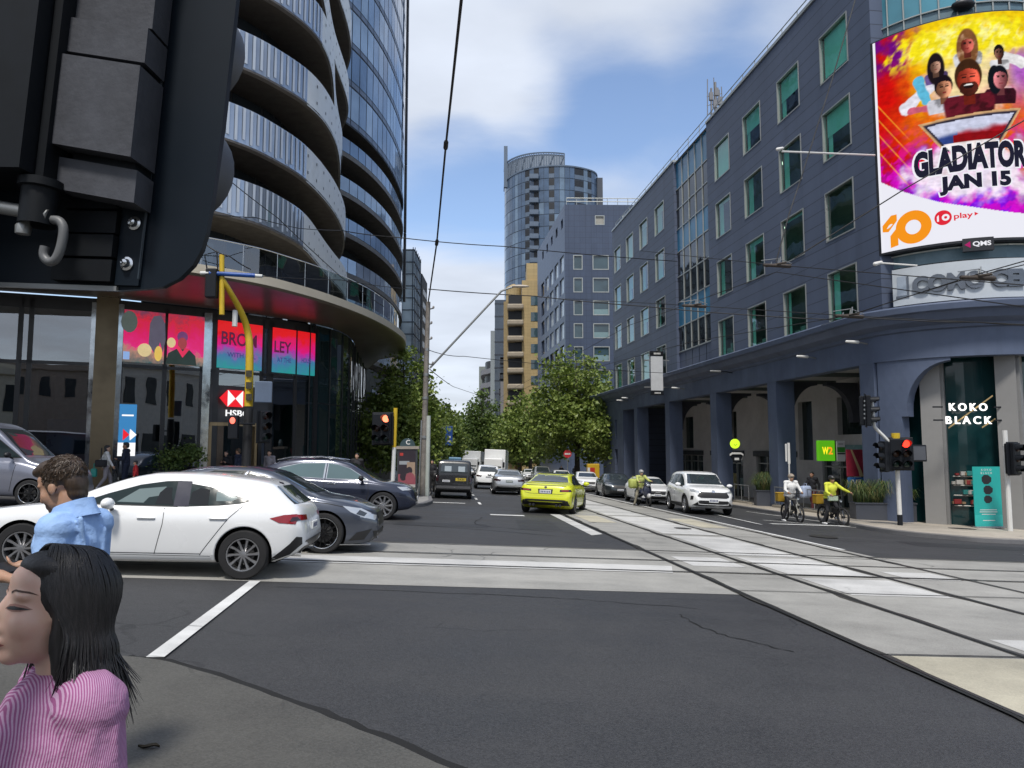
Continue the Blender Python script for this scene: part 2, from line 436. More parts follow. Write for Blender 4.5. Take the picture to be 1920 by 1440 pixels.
# ================================================================ the street
def road_mat(name, col, agg=.5, crack=0., tracks=0.):
    m, t, o = nodes_of(name)
    oc = N(t, 'ShaderNodeTexCoord').outputs['Object']
    big = noise(t, oc, .22, 5); mid = noise(t, oc, 1.7, 6, .65)
    st = N(t, 'ShaderNodeMapping', {'Vector': oc, 'Rotation': (0, 0, R(4.6)), 'Scale': (.12, 1.1, 1)}).outputs[0]
    strk = noise(t, st, 1.1, 5)
    vo = N(t, 'ShaderNodeTexVoronoi', {'Vector': oc, 'Scale': 95.0}, feature='F1')
    grit = N(t, 'ShaderNodeSeparateXYZ', {0: vo.outputs['Color']}).outputs[0]
    f = M_(t, 'MULTIPLY_ADD', big, .4, M_(t, 'MULTIPLY_ADD', mid, .3, M_(t, 'MULTIPLY', strk, .3)))
    b = mixc(t, mapr(t, f, .36, .64), tuple(c * .62 for c in col), tuple(c * 1.3 for c in col))
    b = mixc(t, M_(t, 'MULTIPLY', grit, agg), b, tuple(min(1, c * 2.3 + .01) for c in col))
    b = mixc(t, mapr(t, noise(t, oc, 5.5, 5, .7), .62, .8, 0, .45), b, tuple(c * .5 for c in col))
    if crack:
        dv = N(t, 'ShaderNodeTexNoise', {'Vector': oc, 'Scale': .9, 'Detail': 5}).outputs['Color']
        wv = N(t, 'ShaderNodeVectorMath', {0: oc, 1: dv}, operation='ADD').outputs[0]
        cv_ = N(t, 'ShaderNodeTexVoronoi', {'Vector': wv, 'Scale': .22}, feature='DISTANCE_TO_EDGE').outputs['Distance']
        b = mixc(t, M_(t, 'MULTIPLY', M_(t, 'LESS_THAN', cv_, .0035), M_(t, 'MULTIPLY', mapr(t, noise(t, oc, .5, 3), .5, .6), crack)), b, (.006, .006, .007))
    bp = N(t, 'ShaderNodeBump', {'Height': M_(t, 'MULTIPLY_ADD', vo.outputs['Distance'], .6, noise(t, oc, 60, 3)), 'Strength': .35, 'Distance': .006}).outputs[0]
    p = N(t, 'ShaderNodeBsdfPrincipled', {'Base Color': b, 'Roughness': mapr(t, f, .35, .65, .5, .82), 'Specular IOR Level': .5, 'Normal': bp})
    t.links.new(p.outputs[0], o.inputs[0]); MATS[name] = m
    return m
asphalt = road_mat('asphalt', (.027, .0272, .0285), .5, .5)
concrete = road_mat('track concrete', (.285, .278, .255), .16, .5)
conc_light = road_mat('pale new concrete', (.47, .465, .445), .12, .3)
conc_yel = road_mat('buff concrete', (.40, .37, .285), .14, .3)
paving = road_mat('footpath paving', (.36, .32, .265), .12, .4)
footgrey = road_mat('old footpath asphalt', (.066, .064, .057), .3, .4)
kerbstone = road_mat('bluestone kerb', (.13, .13, .135), .2)
whitep = road_mat('white road paint', (.62, .62, .60), .1, .6)
steel = mat('rail steel', (.11, .105, .10), .38, metal=.7, var=.4)
def sheet(name, poly, h, m, label=None):
    """a flat layer lying on the slope h above the road"""
    v, f = cdt(poly, 60) if len(poly) > 4 else ([Vector(p) for p in poly], [tuple(range(len(poly)))])
    b = MB(); b.add([on(p[0], p[1], h) for p in v], f, m)
    return tag(b.obj(name), kind='structure')
b = MB(); gp = [(-160, -60), (160, -60), (160, 900), (-160, 900)]
b.add([on(*p) for p in gp], [(0, 1, 2, 3)], asphalt); tag(b.obj('road'), kind='structure')
# crossing slabs of the two tram lines
TX = lambda y, o=0.: 3.98 - .085 * y + o                       # first rail of the line going away
CR = lambda x, o=0.: 13.38 + .08 * x + o                       # first rail of the crossing line
sheet('cross_track_slab', [(-60, CR(-60, -3.48)), (60, CR(60, -3.48)), (60, CR(60, 1.78)), (-60, CR(-60, 1.78))], .004, concrete)
sheet('track_slab', [(TX(-20, -.03), -20), (TX(-20, 4.95), -20), (TX(330, 4.95), 330), (TX(330, -.14), 330), (TX(40, -.14), 40), (TX(18.6, -.03), 18.6)], .008, concrete)
sheet('track_slab', [(TX(25.7, -.5), 25.7), (1.93, 18.15), (TX(18.6, -.15), 18.62), (TX(25.7, -.15), 25.7)], .008, conc_light)
sheet('pale_slab', [(-40, CR(-40, -1.62)), (TX(12, -.4), CR(2.8, -1.62)), (TX(12.4, -.2), CR(2.8, -.75)), (-40, CR(-40, -.75))], .012, conc_light)
for a, c in ((6.5, 7.85), (10.45, 12.0), (12.3, 14.6), (14.9, 19), (19.5, 26), (26.5, 33), (33.5, 43), (44, 60)):
    sheet('pale_slab', [(TX(a, 1.62), a), (TX(a, 3.08), a + .1), (TX(c, 3.08), c + .1), (TX(c, 1.62), c)], .012, conc_light)
for a, c, d, e in ((13.0, 14.3, .25, 1.2), (12.35, 13.2, 3.6, 4.5)):
    sheet('pale_slab', [(TX(a, d), a), (TX(a, e), a + .08), (TX(c, e), c + .08), (TX(c, d), c)], .0125, conc_light)
sheet('pale_slab', [(9.2, CR(9.2, -1.6)), (60, CR(60, -1.6)), (60, CR(60, -.8)), (9.2, CR(9.2, -.8))], .012, conc_light)
for a, c, d, e in ((22.6, 25.6, .32, 1.12), (22.2, 25.8, 3.55, 4.4), (-4.0, 6.95, .05, 1.37)):
    sheet('buff_slab', [(TX(a, d), a), (TX(a, e), a + .08), (TX(c, e), c + .08), (TX(c, d), c)], .013, conc_yel)
# rails: one steel rail with its flange groove, each a track of two
def rail(f0, f1, wd=.055):
    b = MB()
    for (x0, y0), (x1, y1) in ((f0, f1),):
        d = Vector((x1 - x0, y1 - y0)).normalized(); nn = Vector((-d.y, d.x))
        for o, w_, m in ((-.04, .045, steel), (.015, .04, MATS['groove'])):
            pl = [Vector((x0, y0)) + nn * o, Vector((x0, y0)) + nn * (o + w_), Vector((x1, y1)) + nn * (o + w_), Vector((x1, y1)) + nn * o]
            b.add([on(p.x, p.y, .017) for p in pl], [(3, 2, 1, 0)], m)
    return tag(b.obj('tram_rail'), kind='structure')
mat('groove', (.008, .008, .008), .9)
for o in (0, 1.435, 3.25, 4.685): rail((TX(-20, o), -20), (TX(330, o), 330))
for o in (0, 1.6, -1.45): rail((-60, CR(-60, o)), (60, CR(60, o)))
# transverse joints of the slab and patched cracks
jb = MB()
from mathutils import noise as mn_
mat('stain', (.05, .045, .038), .85, var=.5, scale=6)
for y in (6.97, 10.42, 12.2, 14.8, 19.2, 26.2, 33.2, 43.5): jb.add([on(TX(y, 0), y, .0185), on(TX(y, 4.85), y + .4, .0185), on(TX(y, 4.85), y + .435, .0185), on(TX(y, 0), y + .03, .0185)], [(0, 1, 2, 3)], MATS['groove'])
for x in (-12, -8): jb.add([on(x, CR(x, -3.48), .0185), on(x + .03, CR(x, -3.48), .0185), on(x - .4, CR(x, 1.75), .0185), on(x - .43, CR(x, 1.75), .0185)], [(0, 1, 2, 3)], MATS['groove'])
rnd = random.Random(3)
def crack(pts, w0):
    q = crv(pts, 7); L, Rr = [], []
    for i, p in enumerate(q):
        d = (q[min(i + 1, len(q) - 1)] - q[max(0, i - 1)]).normalized(); n_ = Vector((-d.y, d.x)); w_ = w0 * rnd.uniform(.3, 1.3); j = rnd.uniform(-.03, .03)
        L.append(on(*(p + n_ * (w_ + j)), .006)); Rr.append(on(*(p - n_ * (w_ - j)), .006))
    jb.grid([L, Rr], MATS['groove'])
crack([(1.9, 8.6), (2.0, 7.9), (2.25, 7.4), (2.6, 7.0)], .010)
crack([(-2.9, 9.3), (0, 9.35), (1.2, 9.2), (2.2, 9.0)], .009)
crack([(-.9, 22.9), (-1.0, 20.3), (-.2, 19.3), (1.6, 18.6)], .02)
crack([(-4, 19.4), (-1, 18.6), (1, 17.6)], .02)
pm_ = road_mat('asphalt patch', (.020, .0205, .022), .3)
sheet('road_patch', [(.2, 19.2), (1.3, 19.3), (1.1, 22.8), (.1, 22.6)], .003, pm_); sheet('road_patch', [(-3, 18.9), (-.6, 19.1), (-.7, 20.2), (-3, 20)], .003, pm_)
sheet('road_patch', [(10.2, 18.9), (13.5, 18.6), (13.6, 19.8), (10.3, 20.2)], .003, pm_)
for o in (0, 1.435, 3.25, 4.685):
    for sg in (-1, 1):
        A_, B_ = [], []
        y = 3.5
        while y < 45:
            x = TX(y, o) + sg * .03; wd_ = max(.002, .05 * mn_.fractal(Vector((y * .55, o * 7 + sg, 0)), 1., 2., 4) * 2.2 + .012); A_.append(on(x, y, .0162)); B_.append(on(x + sg * min(wd_, .13), y, .0162)); y += .16
        jb.grid([A_, B_], MATS['stain'])
tag(jb.obj('road_joint'), kind='structure')
# painted markings
def line(name, pts, wd, m=whitep, h=.016):
    b = MB(); q = [Vector(p) for p in pts]
    for a, c in zip(q, q[1:]):
        d = (c - a).normalized(); n_ = Vector((-d.y, d.x)) * wd / 2
        k = max(1, int((c - a).length / 2))
        b.add([on(*(p), h) for p in (a - n_, c - n_, c + n_, a + n_)], [(0, 1, 2, 3)], m)
    return tag(b.obj(name), kind='structure')
line('lane_line', [(-2.77, 5.9), (-3.27, 9.6)], .135)
line('edge_line', [(TX(17.0, 4.96), 17.0), (TX(75, 4.96), 75)], .13)
for y in (30, 34, 38, 42, 47, 52, 58): line('lane_line', [(TX(y, -2.7), y), (TX(y + 1.6, -2.7), y + 1.6)], .11)
line('stop_line', [(-.7, 24.1), (.4, 24.2)], .45)
line('lane_line', [(8.2, 24.6), (8.0, 31)], .1); line('lane_line', [(9.1, 27.1), (13.0, 23.7)], .09); line('stop_line', [(8.7, 25.2), (11.6, 25.6)], .3)
line('lane_line', [(10.35, 33), (11.7, 26.5)], .09)
for x in (12.0, 12.4): line('lane_line', [(x, 17.6 - (x - 12) * 3.5), (x + 1.0, 17.7 - (x - 12) * 3.5)], .12)
line('stop_line', [(-3.2, 30.2), (-1.9, 30.3)], .3)
# footpaths with kerbs
def footpath(name, poly, h, m, kerb, kw=.16):
    b = MB(); b.prism(poly, -.3, h, m, zf=gz); o = tag(b.obj(name), kind='structure')
    k = MB(); n_ = len(kerb)
    P_ = [Vector(p) for p in kerb]; O_, I_ = [], []
    for i, p in enumerate(P_):
        d = (P_[min(i + 1, n_ - 1)] - P_[max(0, i - 1)]).normalized(); q = Vector((d.y, -d.x))
        O_.append(p + q * .01); I_.append(p - q * kw)
    rows = [[on(p.x, p.y, -.2) for p in O_], [on(p.x, p.y, h - .02) for p in O_], [on(p.x - 0, p.y, h + .003) for p in [a.lerp(c, .12) for a, c in zip(O_, I_)]], [on(p.x, p.y, h + .004) for p in I_]]
    k.grid(rows, kerbstone); tag(k.obj('kerb', smooth=30), kind='structure')
    return o
kr = [tuple(p) for p in crv([(60, 25.2), (25, 22.4), (14.7, 20.9), (12.5, 21.6), (11.5, 23.5), (11.6, 27.2), (11.35, 31), (10.9, 38)], 5)] + [(10.9 - .119 * (y - 38), y) for y in (60, 100, 200, 330)]
footpath('footpath', kr + [(60, 330)], .13, paving, kr[::-1])
kl = [(-3.7 - .085 * (y - 33), y) for y in (330, 200, 100, 60, 36)] + [tuple(p) for p in crv([(-3.45, 32), (-3.15, 29.3), (-3.3, 26.9), (-4.2, 25.4), (-6.5, 24.3), (-12, 23.6), (-30, 22.2), (-60, 19.8)], 5)]
footpath('footpath', kl + [(-60, 330)], .13, road_mat('left footpath', (.25, .245, .235), .15, .3), kl[::-1])
kn = [tuple(p) for p in crv([(-30, 5.4), (-8, 5.75), (-3.6, 5.75), (-2.95, 5.85), (-2.4, 5.62), (-1.7, 5.13), (-1.0, 4.58), (-.39, 4.06), (.5, 3.1), (1.4, 1.6), (2.0, -.5), (2.4, -4), (3.5, -20)], 6)]
kn = [(x + rnd.uniform(-.009, .009), y + rnd.uniform(-.009, .009)) for x, y in kn]
b = MB(); b.prism([(-30, -40)] + [(5, -40)] + kn[::-1], -.2, .03, footgrey, zf=gz); tag(b.obj('footpath'), kind='structure')
b = MB(); b.grid([[on(x, y, .0155) for x, y in kn], [on(x + .05, y + .075 + rnd.uniform(-.02, .02), .0155) for x, y in kn]], MATS['groove']); tag(b.obj('road_joint'), kind='structure')
# iron covers let into the road
for x, y, rx, ry in ((8.55, 20.6, .35, .5), (4.9, 21.5, .25, .3), (14.9, 24.8, .45, .3), (9.6, 11.6, .3, .3)):
    b = MB(); b.add([on(x + rx * math.cos(a), y + ry * math.sin(a), .14 if x > 14 else .0195) for a in [2 * pi * k / 20 for k in range(20)]], [tuple(range(20))], mat('cast iron', (.05, .048, .045), .6, metal=.4))
    tag(b.obj('manhole_cover'), kind='structure')
# ================================================================ blue office block on the right corner
FX0 = 17.1
FD = Vector((-.119, 1, 0)).normalized()
FN = Vector((-FD.y, FD.x, 0))                               # outward, towards the street
FA = Vector((FX0 - .119 * 28.5, 28.5, 0))
def fp(s, z, d=0.): return FA + FD * s + Vector((0, 0, z)) + FN * d
blue = panel_mat('blue cladding', (.094, .118, .180), .556, 0, .62, .5, z0=6.8)
blue_tile = panel_mat('blue tile cladding', (.060, .082, .135), .82, .82, .5, .45, ox=(1, 0))
blue_tile2 = panel_mat('blue tile cladding b', (.080, .108, .175), .82, .82, .5, .45, ox=(0, 1))
bplain = mat('blue render', (.09, .117, .186), .55, var=.16, scale=.7, streak=.25)
alu = mat('pale window frame', (.42, .44, .42), .35, metal=.4)
pane_m = glass('office pane', (.50, .82, .74), 1.0, .04)
blindm = mat('roller blind', (.55, .88, .78), .8, var=.1)
blinds = mat('side blind', (.50, .80, .72), .8, var=.1)
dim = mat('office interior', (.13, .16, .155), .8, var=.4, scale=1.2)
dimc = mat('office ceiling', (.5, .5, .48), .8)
tube_l = emis('ceiling tube', (1, .93, .75), 2.2)
bld = thing('office_building', 'blue clad office block with a round glass corner and street arcade', 'building', fp(15, -1.5))
wb = MB()
ROWS = [(17.27, 19.42), (13.79, 15.95), (10.31, 12.45), (6.82, 8.96)]
def wins(ss, w_=2.12): return [(s, s + w_, a, c) for s in ss for a, c in ROWS]
SA = [.32 + 3.93 * k for k in range(4)]
SB = [23.62 + 3.93 * k for k in range(4)]
wall_holes(wb, FA, FD, -1.2, 15.4, 6.6, 21.35, wins(SA), blue, .16, FN)
wall_holes(wb, FA, FD, 21.4, 38.2, 6.6, 21.35, wins(SB), blue, .16, FN)
# returns beside the recessed glazing bay, back walls, roof
for s in (15.4, 21.4): wb.quad(fp(s, 6.6), fp(s, 6.6, -.75), fp(s, 21.35), fp(s, 21.35, -.75), blue) if 0 else wb.add([fp(s, 6.6), fp(s, 6.6, -.75), fp(s, 21.35, -.75), fp(s, 21.35)], [(0, 1, 2, 3)], blue)
wb.add([fp(38.2, -3), fp(38.2, -3, -22), fp(38.2, 21.35, -22), fp(38.2, 21.35)], [(0, 1, 2, 3)], blue)
wb.add([fp(-1.2, 6.6), fp(-1.2, 6.6, -1.2), fp(-1.2, 21.35, -1.2), fp(-1.2, 21.35)], [(0, 1, 2, 3)], blue)
wb.obj('wall', bld)
rb = MB(); rb.add([fp(-1.2, 21.2, -.02), fp(38.2, 21.2, -.02), fp(38.2, 21.2, -22), fp(-1.2, 21.2, -22)], [(0, 1, 2, 3)], mat('roof membrane', (.3, .3, .3), .8)); 
for a, c in ((-1.2, 15.4), (21.4, 38.2)): rb.add([fp(a, 21.35, .06), fp(c, 21.35, .06), fp(c, 21.5, .06), fp(a, 21.5, .06), fp(a, 21.35, -.3), fp(c, 21.35, -.3), fp(c, 21.5, -.3), fp(a, 21.5, -.3)], [(0, 1, 2, 3), (3, 2, 6, 7), (4, 5, 1, 0), (0, 3, 7, 4), (1, 5, 6, 2)], alu)
rb.obj('roof', bld)
rl = MB()
for a, c in ((-1.2, 15.4), (15.4, 21.4), (21.4, 38.2)):
    rl.tube([fp(a, 22.2, -.35), fp(c, 22.2, -.35)], .03, 6, alu); rl.tube([fp(a, 21.85, -.35), fp(c, 21.85, -.35)], .02, 6, alu)
    n_ = int((c - a) / 1.5)
    for k in range(n_ + 1): rl.tube([fp(a + (c - a) * k / n_, 21.2, -.35), fp(a + (c - a) * k / n_, 22.2, -.35)], .022, 6, alu)
rl.obj('roof_railing', bld)
# rooms behind the glass
WX = Matrix((FD, -FN, Vector((0, 0, 1)))).transposed().to_4x4(); WX.translation = FA
ib = MB()
for z in (6.35, 9.62, 13.1, 16.6, 20.1):
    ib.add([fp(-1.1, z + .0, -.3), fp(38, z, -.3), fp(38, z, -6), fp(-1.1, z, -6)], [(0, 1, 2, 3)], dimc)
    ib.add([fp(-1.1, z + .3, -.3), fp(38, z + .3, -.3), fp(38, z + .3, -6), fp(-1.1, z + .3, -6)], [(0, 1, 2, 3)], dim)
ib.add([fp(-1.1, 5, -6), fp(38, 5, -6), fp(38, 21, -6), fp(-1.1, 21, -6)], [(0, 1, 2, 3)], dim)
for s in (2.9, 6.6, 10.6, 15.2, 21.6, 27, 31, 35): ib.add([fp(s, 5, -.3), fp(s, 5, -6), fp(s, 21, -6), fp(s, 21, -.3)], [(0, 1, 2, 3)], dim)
ib.obj('interior', bld)
lt = MB(); rnd = random.Random(11)
for z in (9.6, 13.08, 16.58, 20.08):
    for s in (1.2, 5, 9.1, 25, 33):
        if rnd.random() < .6: lt = MB(); lt.box(s, s + 1.2, 1.5, 1.75, z - .03, z - .01, tube_l, WX); lt.obj('ceiling_light', bld)
sidem = [0]
def window(s, w_, a, c, blind=0., side=.0, box=0.):
    fr = MB(); bars(fr, FA, FD, FN, s, s + w_, a, c, .055, -.025, .13, alu); f = fr.obj('window', bld)
    pm = MB(); pm.add([fp(s + .05, a + .05, -.09), fp(s + w_ - .05, a + .05, -.09), fp(s + w_ - .05, c - .05, -.09), fp(s + .05, c - .05, -.09)], [(0, 1, 2, 3)], pane_m); pm.obj('pane', f)
    if blind or side:
        bm_ = MB()
        if blind: bm_.box(s + .06, s + w_ - .06, .2, .215, c - (c - a) * blind, c - .03, blindm, WX)
        if side: bm_.box(s + w_ - .06 - side, s + w_ - .06, .24, .26, a + .04, c - .03, blinds, WX)
        bm_.obj('blind', f)
    if box:
        q = MB()
        for k in range(3): q.box(s + .2 + .55 * k, s + .6 + .55 * k, .3, .6, a + .02, a + box * (1 - .25 * k), mat('stacked boxes', (.4, .42, .4), .8, var=.5), WX)
        q.obj('stored_boxes', f)
WX = Matrix((FD, -FN, Vector((0, 0, 1)))).transposed().to_4x4(); WX.translation = FA
BL = {(0, 0): (.86, .15), (0, 1): (.5, .35), (0, 2): (.45, .3), (0, 3): (.95, 0), (1, 0): (.48, .3), (1, 1): (0, .45), (1, 2): (0, .5), (1, 3): (.1, .5), (2, 0): (0, 0), (2, 1): (.06, 0), (2, 2): (.12, .5), (2, 3): (0, .45), (3, 0): (0, .42, .2), (3, 1): (0, .2, .5), (3, 2): (0, .3, .5), (3, 3): (.0, .3, .95)}
for k, s in enumerate(SA):
    for r, (a, c) in enumerate(ROWS): window(s, 2.12, a, c, *BL[(r, k)])
for k, s in enumerate(SB):
    for r, (a, c) in enumerate(ROWS): window(s, 2.12, a, c, rnd.choice((0, .25, .5, 0, .95)), rnd.choice((.3, .6, .9)))
# recessed glazing bay
bay_bl = dglass('spandrel glass', (.02, .20, .38), .25); bay_dk = dglass('bay vision glass', (.01, .012, .014), .03)
gb = MB(); gm = MB()
zl = [(6.6, 8.05, None), (8.05, 9.75, bay_dk), (9.75, 11.45, bay_bl), (11.45, 13.2, bay_dk), (13.2, 14.9, bay_dk), (14.9, 16.5, bay_bl), (16.5, 17.9, bay_dk), (17.9, 19.3, bay_dk), (19.3, 21.3, bay_bl)]
for k in range(5):
    a = 15.4 + 1.2 * k
    for z0, z1, m in zl:
        gb.add([fp(a + .03, z0, -.18), fp(a + 1.17, z0, -.18), fp(a + 1.17, z1, -.18 + rnd.uniform(-.006, .006)), fp(a + .03, z1, -.18)], [(0, 1, 2, 3)], m or blue)
gb.obj('glazing_bay', bld)
for k in range(1, 5): gm.box(15.4 + 1.2 * k - .035, 15.4 + 1.2 * k + .035,   .12, .2, 8.05, 21.3, alu, WX)
for z0, z1, m in zl[1:]: gm.box(15.42, 21.38, .13, .19, z0 - .035, z0 + .035, alu, WX)
gm.obj('mullion', bld)
# ---- the round glass corner
CC = Vector((17.8, 29.7))
def cyl(a, z, r): return Vector((CC.x + r * math.cos(R(a)), CC.y + r * math.sin(R(a)), z))
db = MB(); rows = []
teal_l = dglass('drum glass', (.10, .32, .42), .06); teal_d = dglass('drum dark glass', (.02, .03, .035), .04); slab = mat('drum spandrel', (.10, .17, .21), .4)
A0, A1 = 201, 345
zb = [(5.9, 8.3, teal_d), (8.3, 8.75, slab), (8.75, 10.5, teal_l), (10.5, 17.15, teal_d), (17.15, 17.75, slab), (17.75, 19.6, teal_l), (19.6, 21.2, teal_l)]
n_ = 18
for i in range(n_):
    a, c = A0 + (A1 - A0) * i / n_, A0 + (A1 - A0) * (i + 1) / n_
    for z0, z1, m in zb:
        mm = teal_d if (i < 1 and m is teal_l) else m
        db.quad(cyl(a, z0, 4.15), cyl(c, z0, 4.15), cyl(c, z1, 4.15), cyl(a, z1, 4.15), mm)
db.quad(cyl(A0, 5.9, 4.15), fp(-1.2, 5.9, -.4), fp(-1.2, 21.2, -.4), cyl(A0, 21.2, 4.15), blue)
db.add([cyl(A0 + (A1 - A0) * i / 18, 21.2, 4.4) for i in range(19)], [tuple(range(19))], alu)
db.obj('corner_drum', bld)
dm = MB()
for i in range(0, n_ + 1):
    a = A0 + (A1 - A0) * i / n_
    dm.tube([cyl(a, 17.15, 4.18), cyl(a, 21.2, 4.18)], .03, 5, alu)
for z in (17.75, 19.6, 8.75):
    dm.tube([cyl(A0 + (A1 - A0) * i / 36, z, 4.19) for i in range(37)], .035, 5, alu)
dm.obj('mullion', bld)
# ---- arcade: beam, cornice and columns
arc = [(cyl(a, 0, 4.35).x, cyl(a, 0, 4.35).y) for a in range(204, 346, 4)]
path = [tuple(fp(s, 0)[:2]) for s in (47, 38, 30, 20, 10, 3, 0.3)] + arc
cb = MB(); sweep(cb, path, [(-.55, 4.83), (0, 4.83), (0, 5.82), (.1, 5.86), (.12, 5.98), (.3, 6.06), (.42, 6.12), (.55, 6.38), (.72, 6.42), (.75, 6.62), (.70, 6.68), (-.3, 6.72)], bplain)
sweep(cb, path, [(-.55, 5.9), (-.55, 4.83)], bplain)
cb.obj('cornice', bld, smooth=25)
def base(s, d=0): p = fp(s, 0, d); return gz(p.x, p.y) + .13
for k, s in enumerate((-.45, 7.45, 14.9, 23.25, 31.1)):
    c_ = MB(); c_.box(s, s + .92, .02, .95, base(s) - .5, 4.84, bplain, WX); c_.box(s - .03, s + .95, -.01, .98, base(s) - .5, base(s) + .14, mat('column foot', (.06, .075, .11), .6), WX)
    c_.obj('column', bld)
p1 = MB(); hl = [(37.2, 38.2, base(37) - .3, 1.5), (37.4, 38.0, 2.4, 4.1)]
wall_holes(p1, FA, FD, 35.3, 42.5, base(38) - 1, 4.84, hl, bplain, .5, FN); p1.box(35.3, 36.2, .02, 1.2, base(36) - .5, 4.84, bplain, WX)
for a, c, z0, z1 in hl: p1.add([fp(a, z0, -.5), fp(c, z0, -.5), fp(c, z1, -.5), fp(a, z1, -.5)], [(0, 1, 2, 3)], bay_dk)
p1.obj('end_pier', bld)
# arcade ceiling, back wall with shopfronts and half arches
bk = MB(); greyw = mat('arcade grey wall', (.60, .585, .585), .7, var=.2, scale=.8)
bk.add([fp(-1, 5.2, -.5), fp(47, 5.2, -.5), fp(47, 5.2, -6), fp(-1, 5.2, -6)], [(0, 1, 2, 3)], mat('arcade soffit', (.55, .55, .55), .8))
bh = [(3.0, 6.0, .9, 4.6), (7.5, 12.3, -1.9, 1.05), (8.2, 10.6, 2.3, 4.3), (13.2, 14.8, .9, 4.3), (15.2, 20.5, -1.9, 1.05), (17.2, 18.4, 1.5, 4.2), (22.6, 28.0, -2.0, 1.0), (23.5, 24.6, 1.6, 4.2), (26.4, 27.6, 1.6, 4.2), (30, 36, -2.1, 1.0), (32, 34.4, 1.6, 4.2)]
wall_holes(bk, fp(0, 0, -5), FD, -1, 47, -3, 5.2, bh, greyw, .3, FN)
bk.obj('arcade_wall', bld)
bg_ = MB(); shopdark = dglass('shop glass', (.02, .035, .035), .05)
for a, c, z0, z1 in bh: bg_.add([fp(a, z0, -5.28), fp(c, z0, -5.28), fp(c, z1, -5.28), fp(a, z1, -5.28)], [(0, 1, 2, 3)], shopdark)
bg_.add([fp(-1.2, -2, -3.2), fp(1.8, -2, -3.2), fp(1.8, 5.1, -3.2), fp(-1.2, 5.1, -3.2)], [(0, 1, 2, 3)], dglass('dark green shop glass', (.012, .06, .05), .06))
bg_.obj('shop_window', bld)
for a, c, z0, z1 in bh:
    if z0 < 0:
        q = MB(); k_ = int((c - a) / 1.3)
        for i in range(k_ + 1): s_ = a + (c - a) * i / k_; q.box(s_ - .04, s_ + .04, 5.12, 5.24, z0, z1, alu, WX)
        q.box(a, c, 5.13, 5.23, z1 - .5, z1 - .42, alu, WX); q.obj('shopfront_frame', bld)
        for i in range(k_):
            s_ = a + (c - a) * (i + .5) / k_; q = MB(); col_ = ((.55, .52, .48), (.5, .22, .06), (.2, .3, .3), (.5, .45, .2))[(i + int(a)) % 4]; q.box(s_ - .32, s_ + .32, 5.2, 5.26, z0 + .7, z0 + 1.5 + .3 * (i % 2), mat('shop card %d' % ((i + int(a)) % 4), col_, .6, var=.6, scale=4), WX); q.obj('shop_card', bld)
fg_ = MB(); tealfas = mat('pale teal fascia glass', (.16, .30, .31), .25)
for a, c in ((7.3, 12.6), (15, 20.7), (22.3, 28.2), (29.8, 36)): fg_.box(a, c, 4.86, 4.98, 1.05, 1.75 if a < 8 else 1.4, tealfas if a < 8 else mat('dark fascia', (.05, .055, .06), .5), WX)
fg_.obj('fascia', bld)
ab = MB(); darkblue = mat('arch blue', (.05, .055, .075), .6)
def arch_pl(s, w_, z0, z1, n=12):
    """flat panel with a quarter arch cut from its foot"""
    pts = [(0, z1), (0, z0), (.35, z0)]
    for k in range(n + 1): a = pi - pi / 2 * k / n; pts.append((w_ + (w_ - .35) * math.cos(a), z0 + .15 + (z1 - z0 - .3) * math.sin(a)))
    pts.append((w_, z1)); return pts
for s in (.5, 8.4, 16.0, 24.2):
    ab = MB()
    for sg in (1, -1):
        X = Matrix((-FN, FD * .4, Vector((0, 0, 1)))).transposed().to_4x4(); X.translation = fp(s, 0, -1.0 if sg > 0 else -4.9)
        pl = arch_pl(0, 1.7, 2.9, 4.9)
        vs, fs = cdt([(p[0] * sg, p[1]) for p in pl], 2)
        for dd in (0, 1): ab.add([X @ Vector((v.x, dd, v.y)) for v in vs], fs, darkblue)
        ab.grid([[X @ Vector((p[0] * sg, dd, p[1])) for p in pl] for dd in (0, 1)], darkblue)
    ab.obj('arcade_arch', bld)
#
# corner column and curved arch of the drum
kb = MB(); u = lambda a: (a - 204) * R(1) * 4.35
def curvp(pl, r0, r1, m):
    v, f = cdt(pl, .35)
    f3 = lambda x, z, r: cyl(204 + x / 4.35 / R(1), z, r)
    for r in (r0, r1): kb.add([f3(p.x, p.y, r) for p in v], f, m)
    kb.grid([[f3(p[0], p[1], r0) for p in pl + pl[:1]], [f3(p[0], p[1], r1) for p in pl + pl[:1]]], m)
aw = [(0, -1.6), (0, 4.84), (2.1, 4.84)] + [(1.95 - 1.45 * math.sin(R(t)), 3.0 + 1.75 * math.cos(R(t))) for t in range(0, 91, 9)] + [(.5, 2.75), (.85, 2.75), (.85, -1.6)]
aw = [(0, -1.7), (0, 4.84), (2.6, 4.84), (2.6, 4.72)] + [(2.6 - 1.5 * math.sin(R(t)), 2.95 + 1.75 * math.cos(R(t))) for t in range(8, 91, 9)] + [(1.1, 2.75), (.9, 2.75), (.9, -1.7)]
curvp(aw, 4.3, 3.75, bplain)
kb.obj('corner_arch', bld)
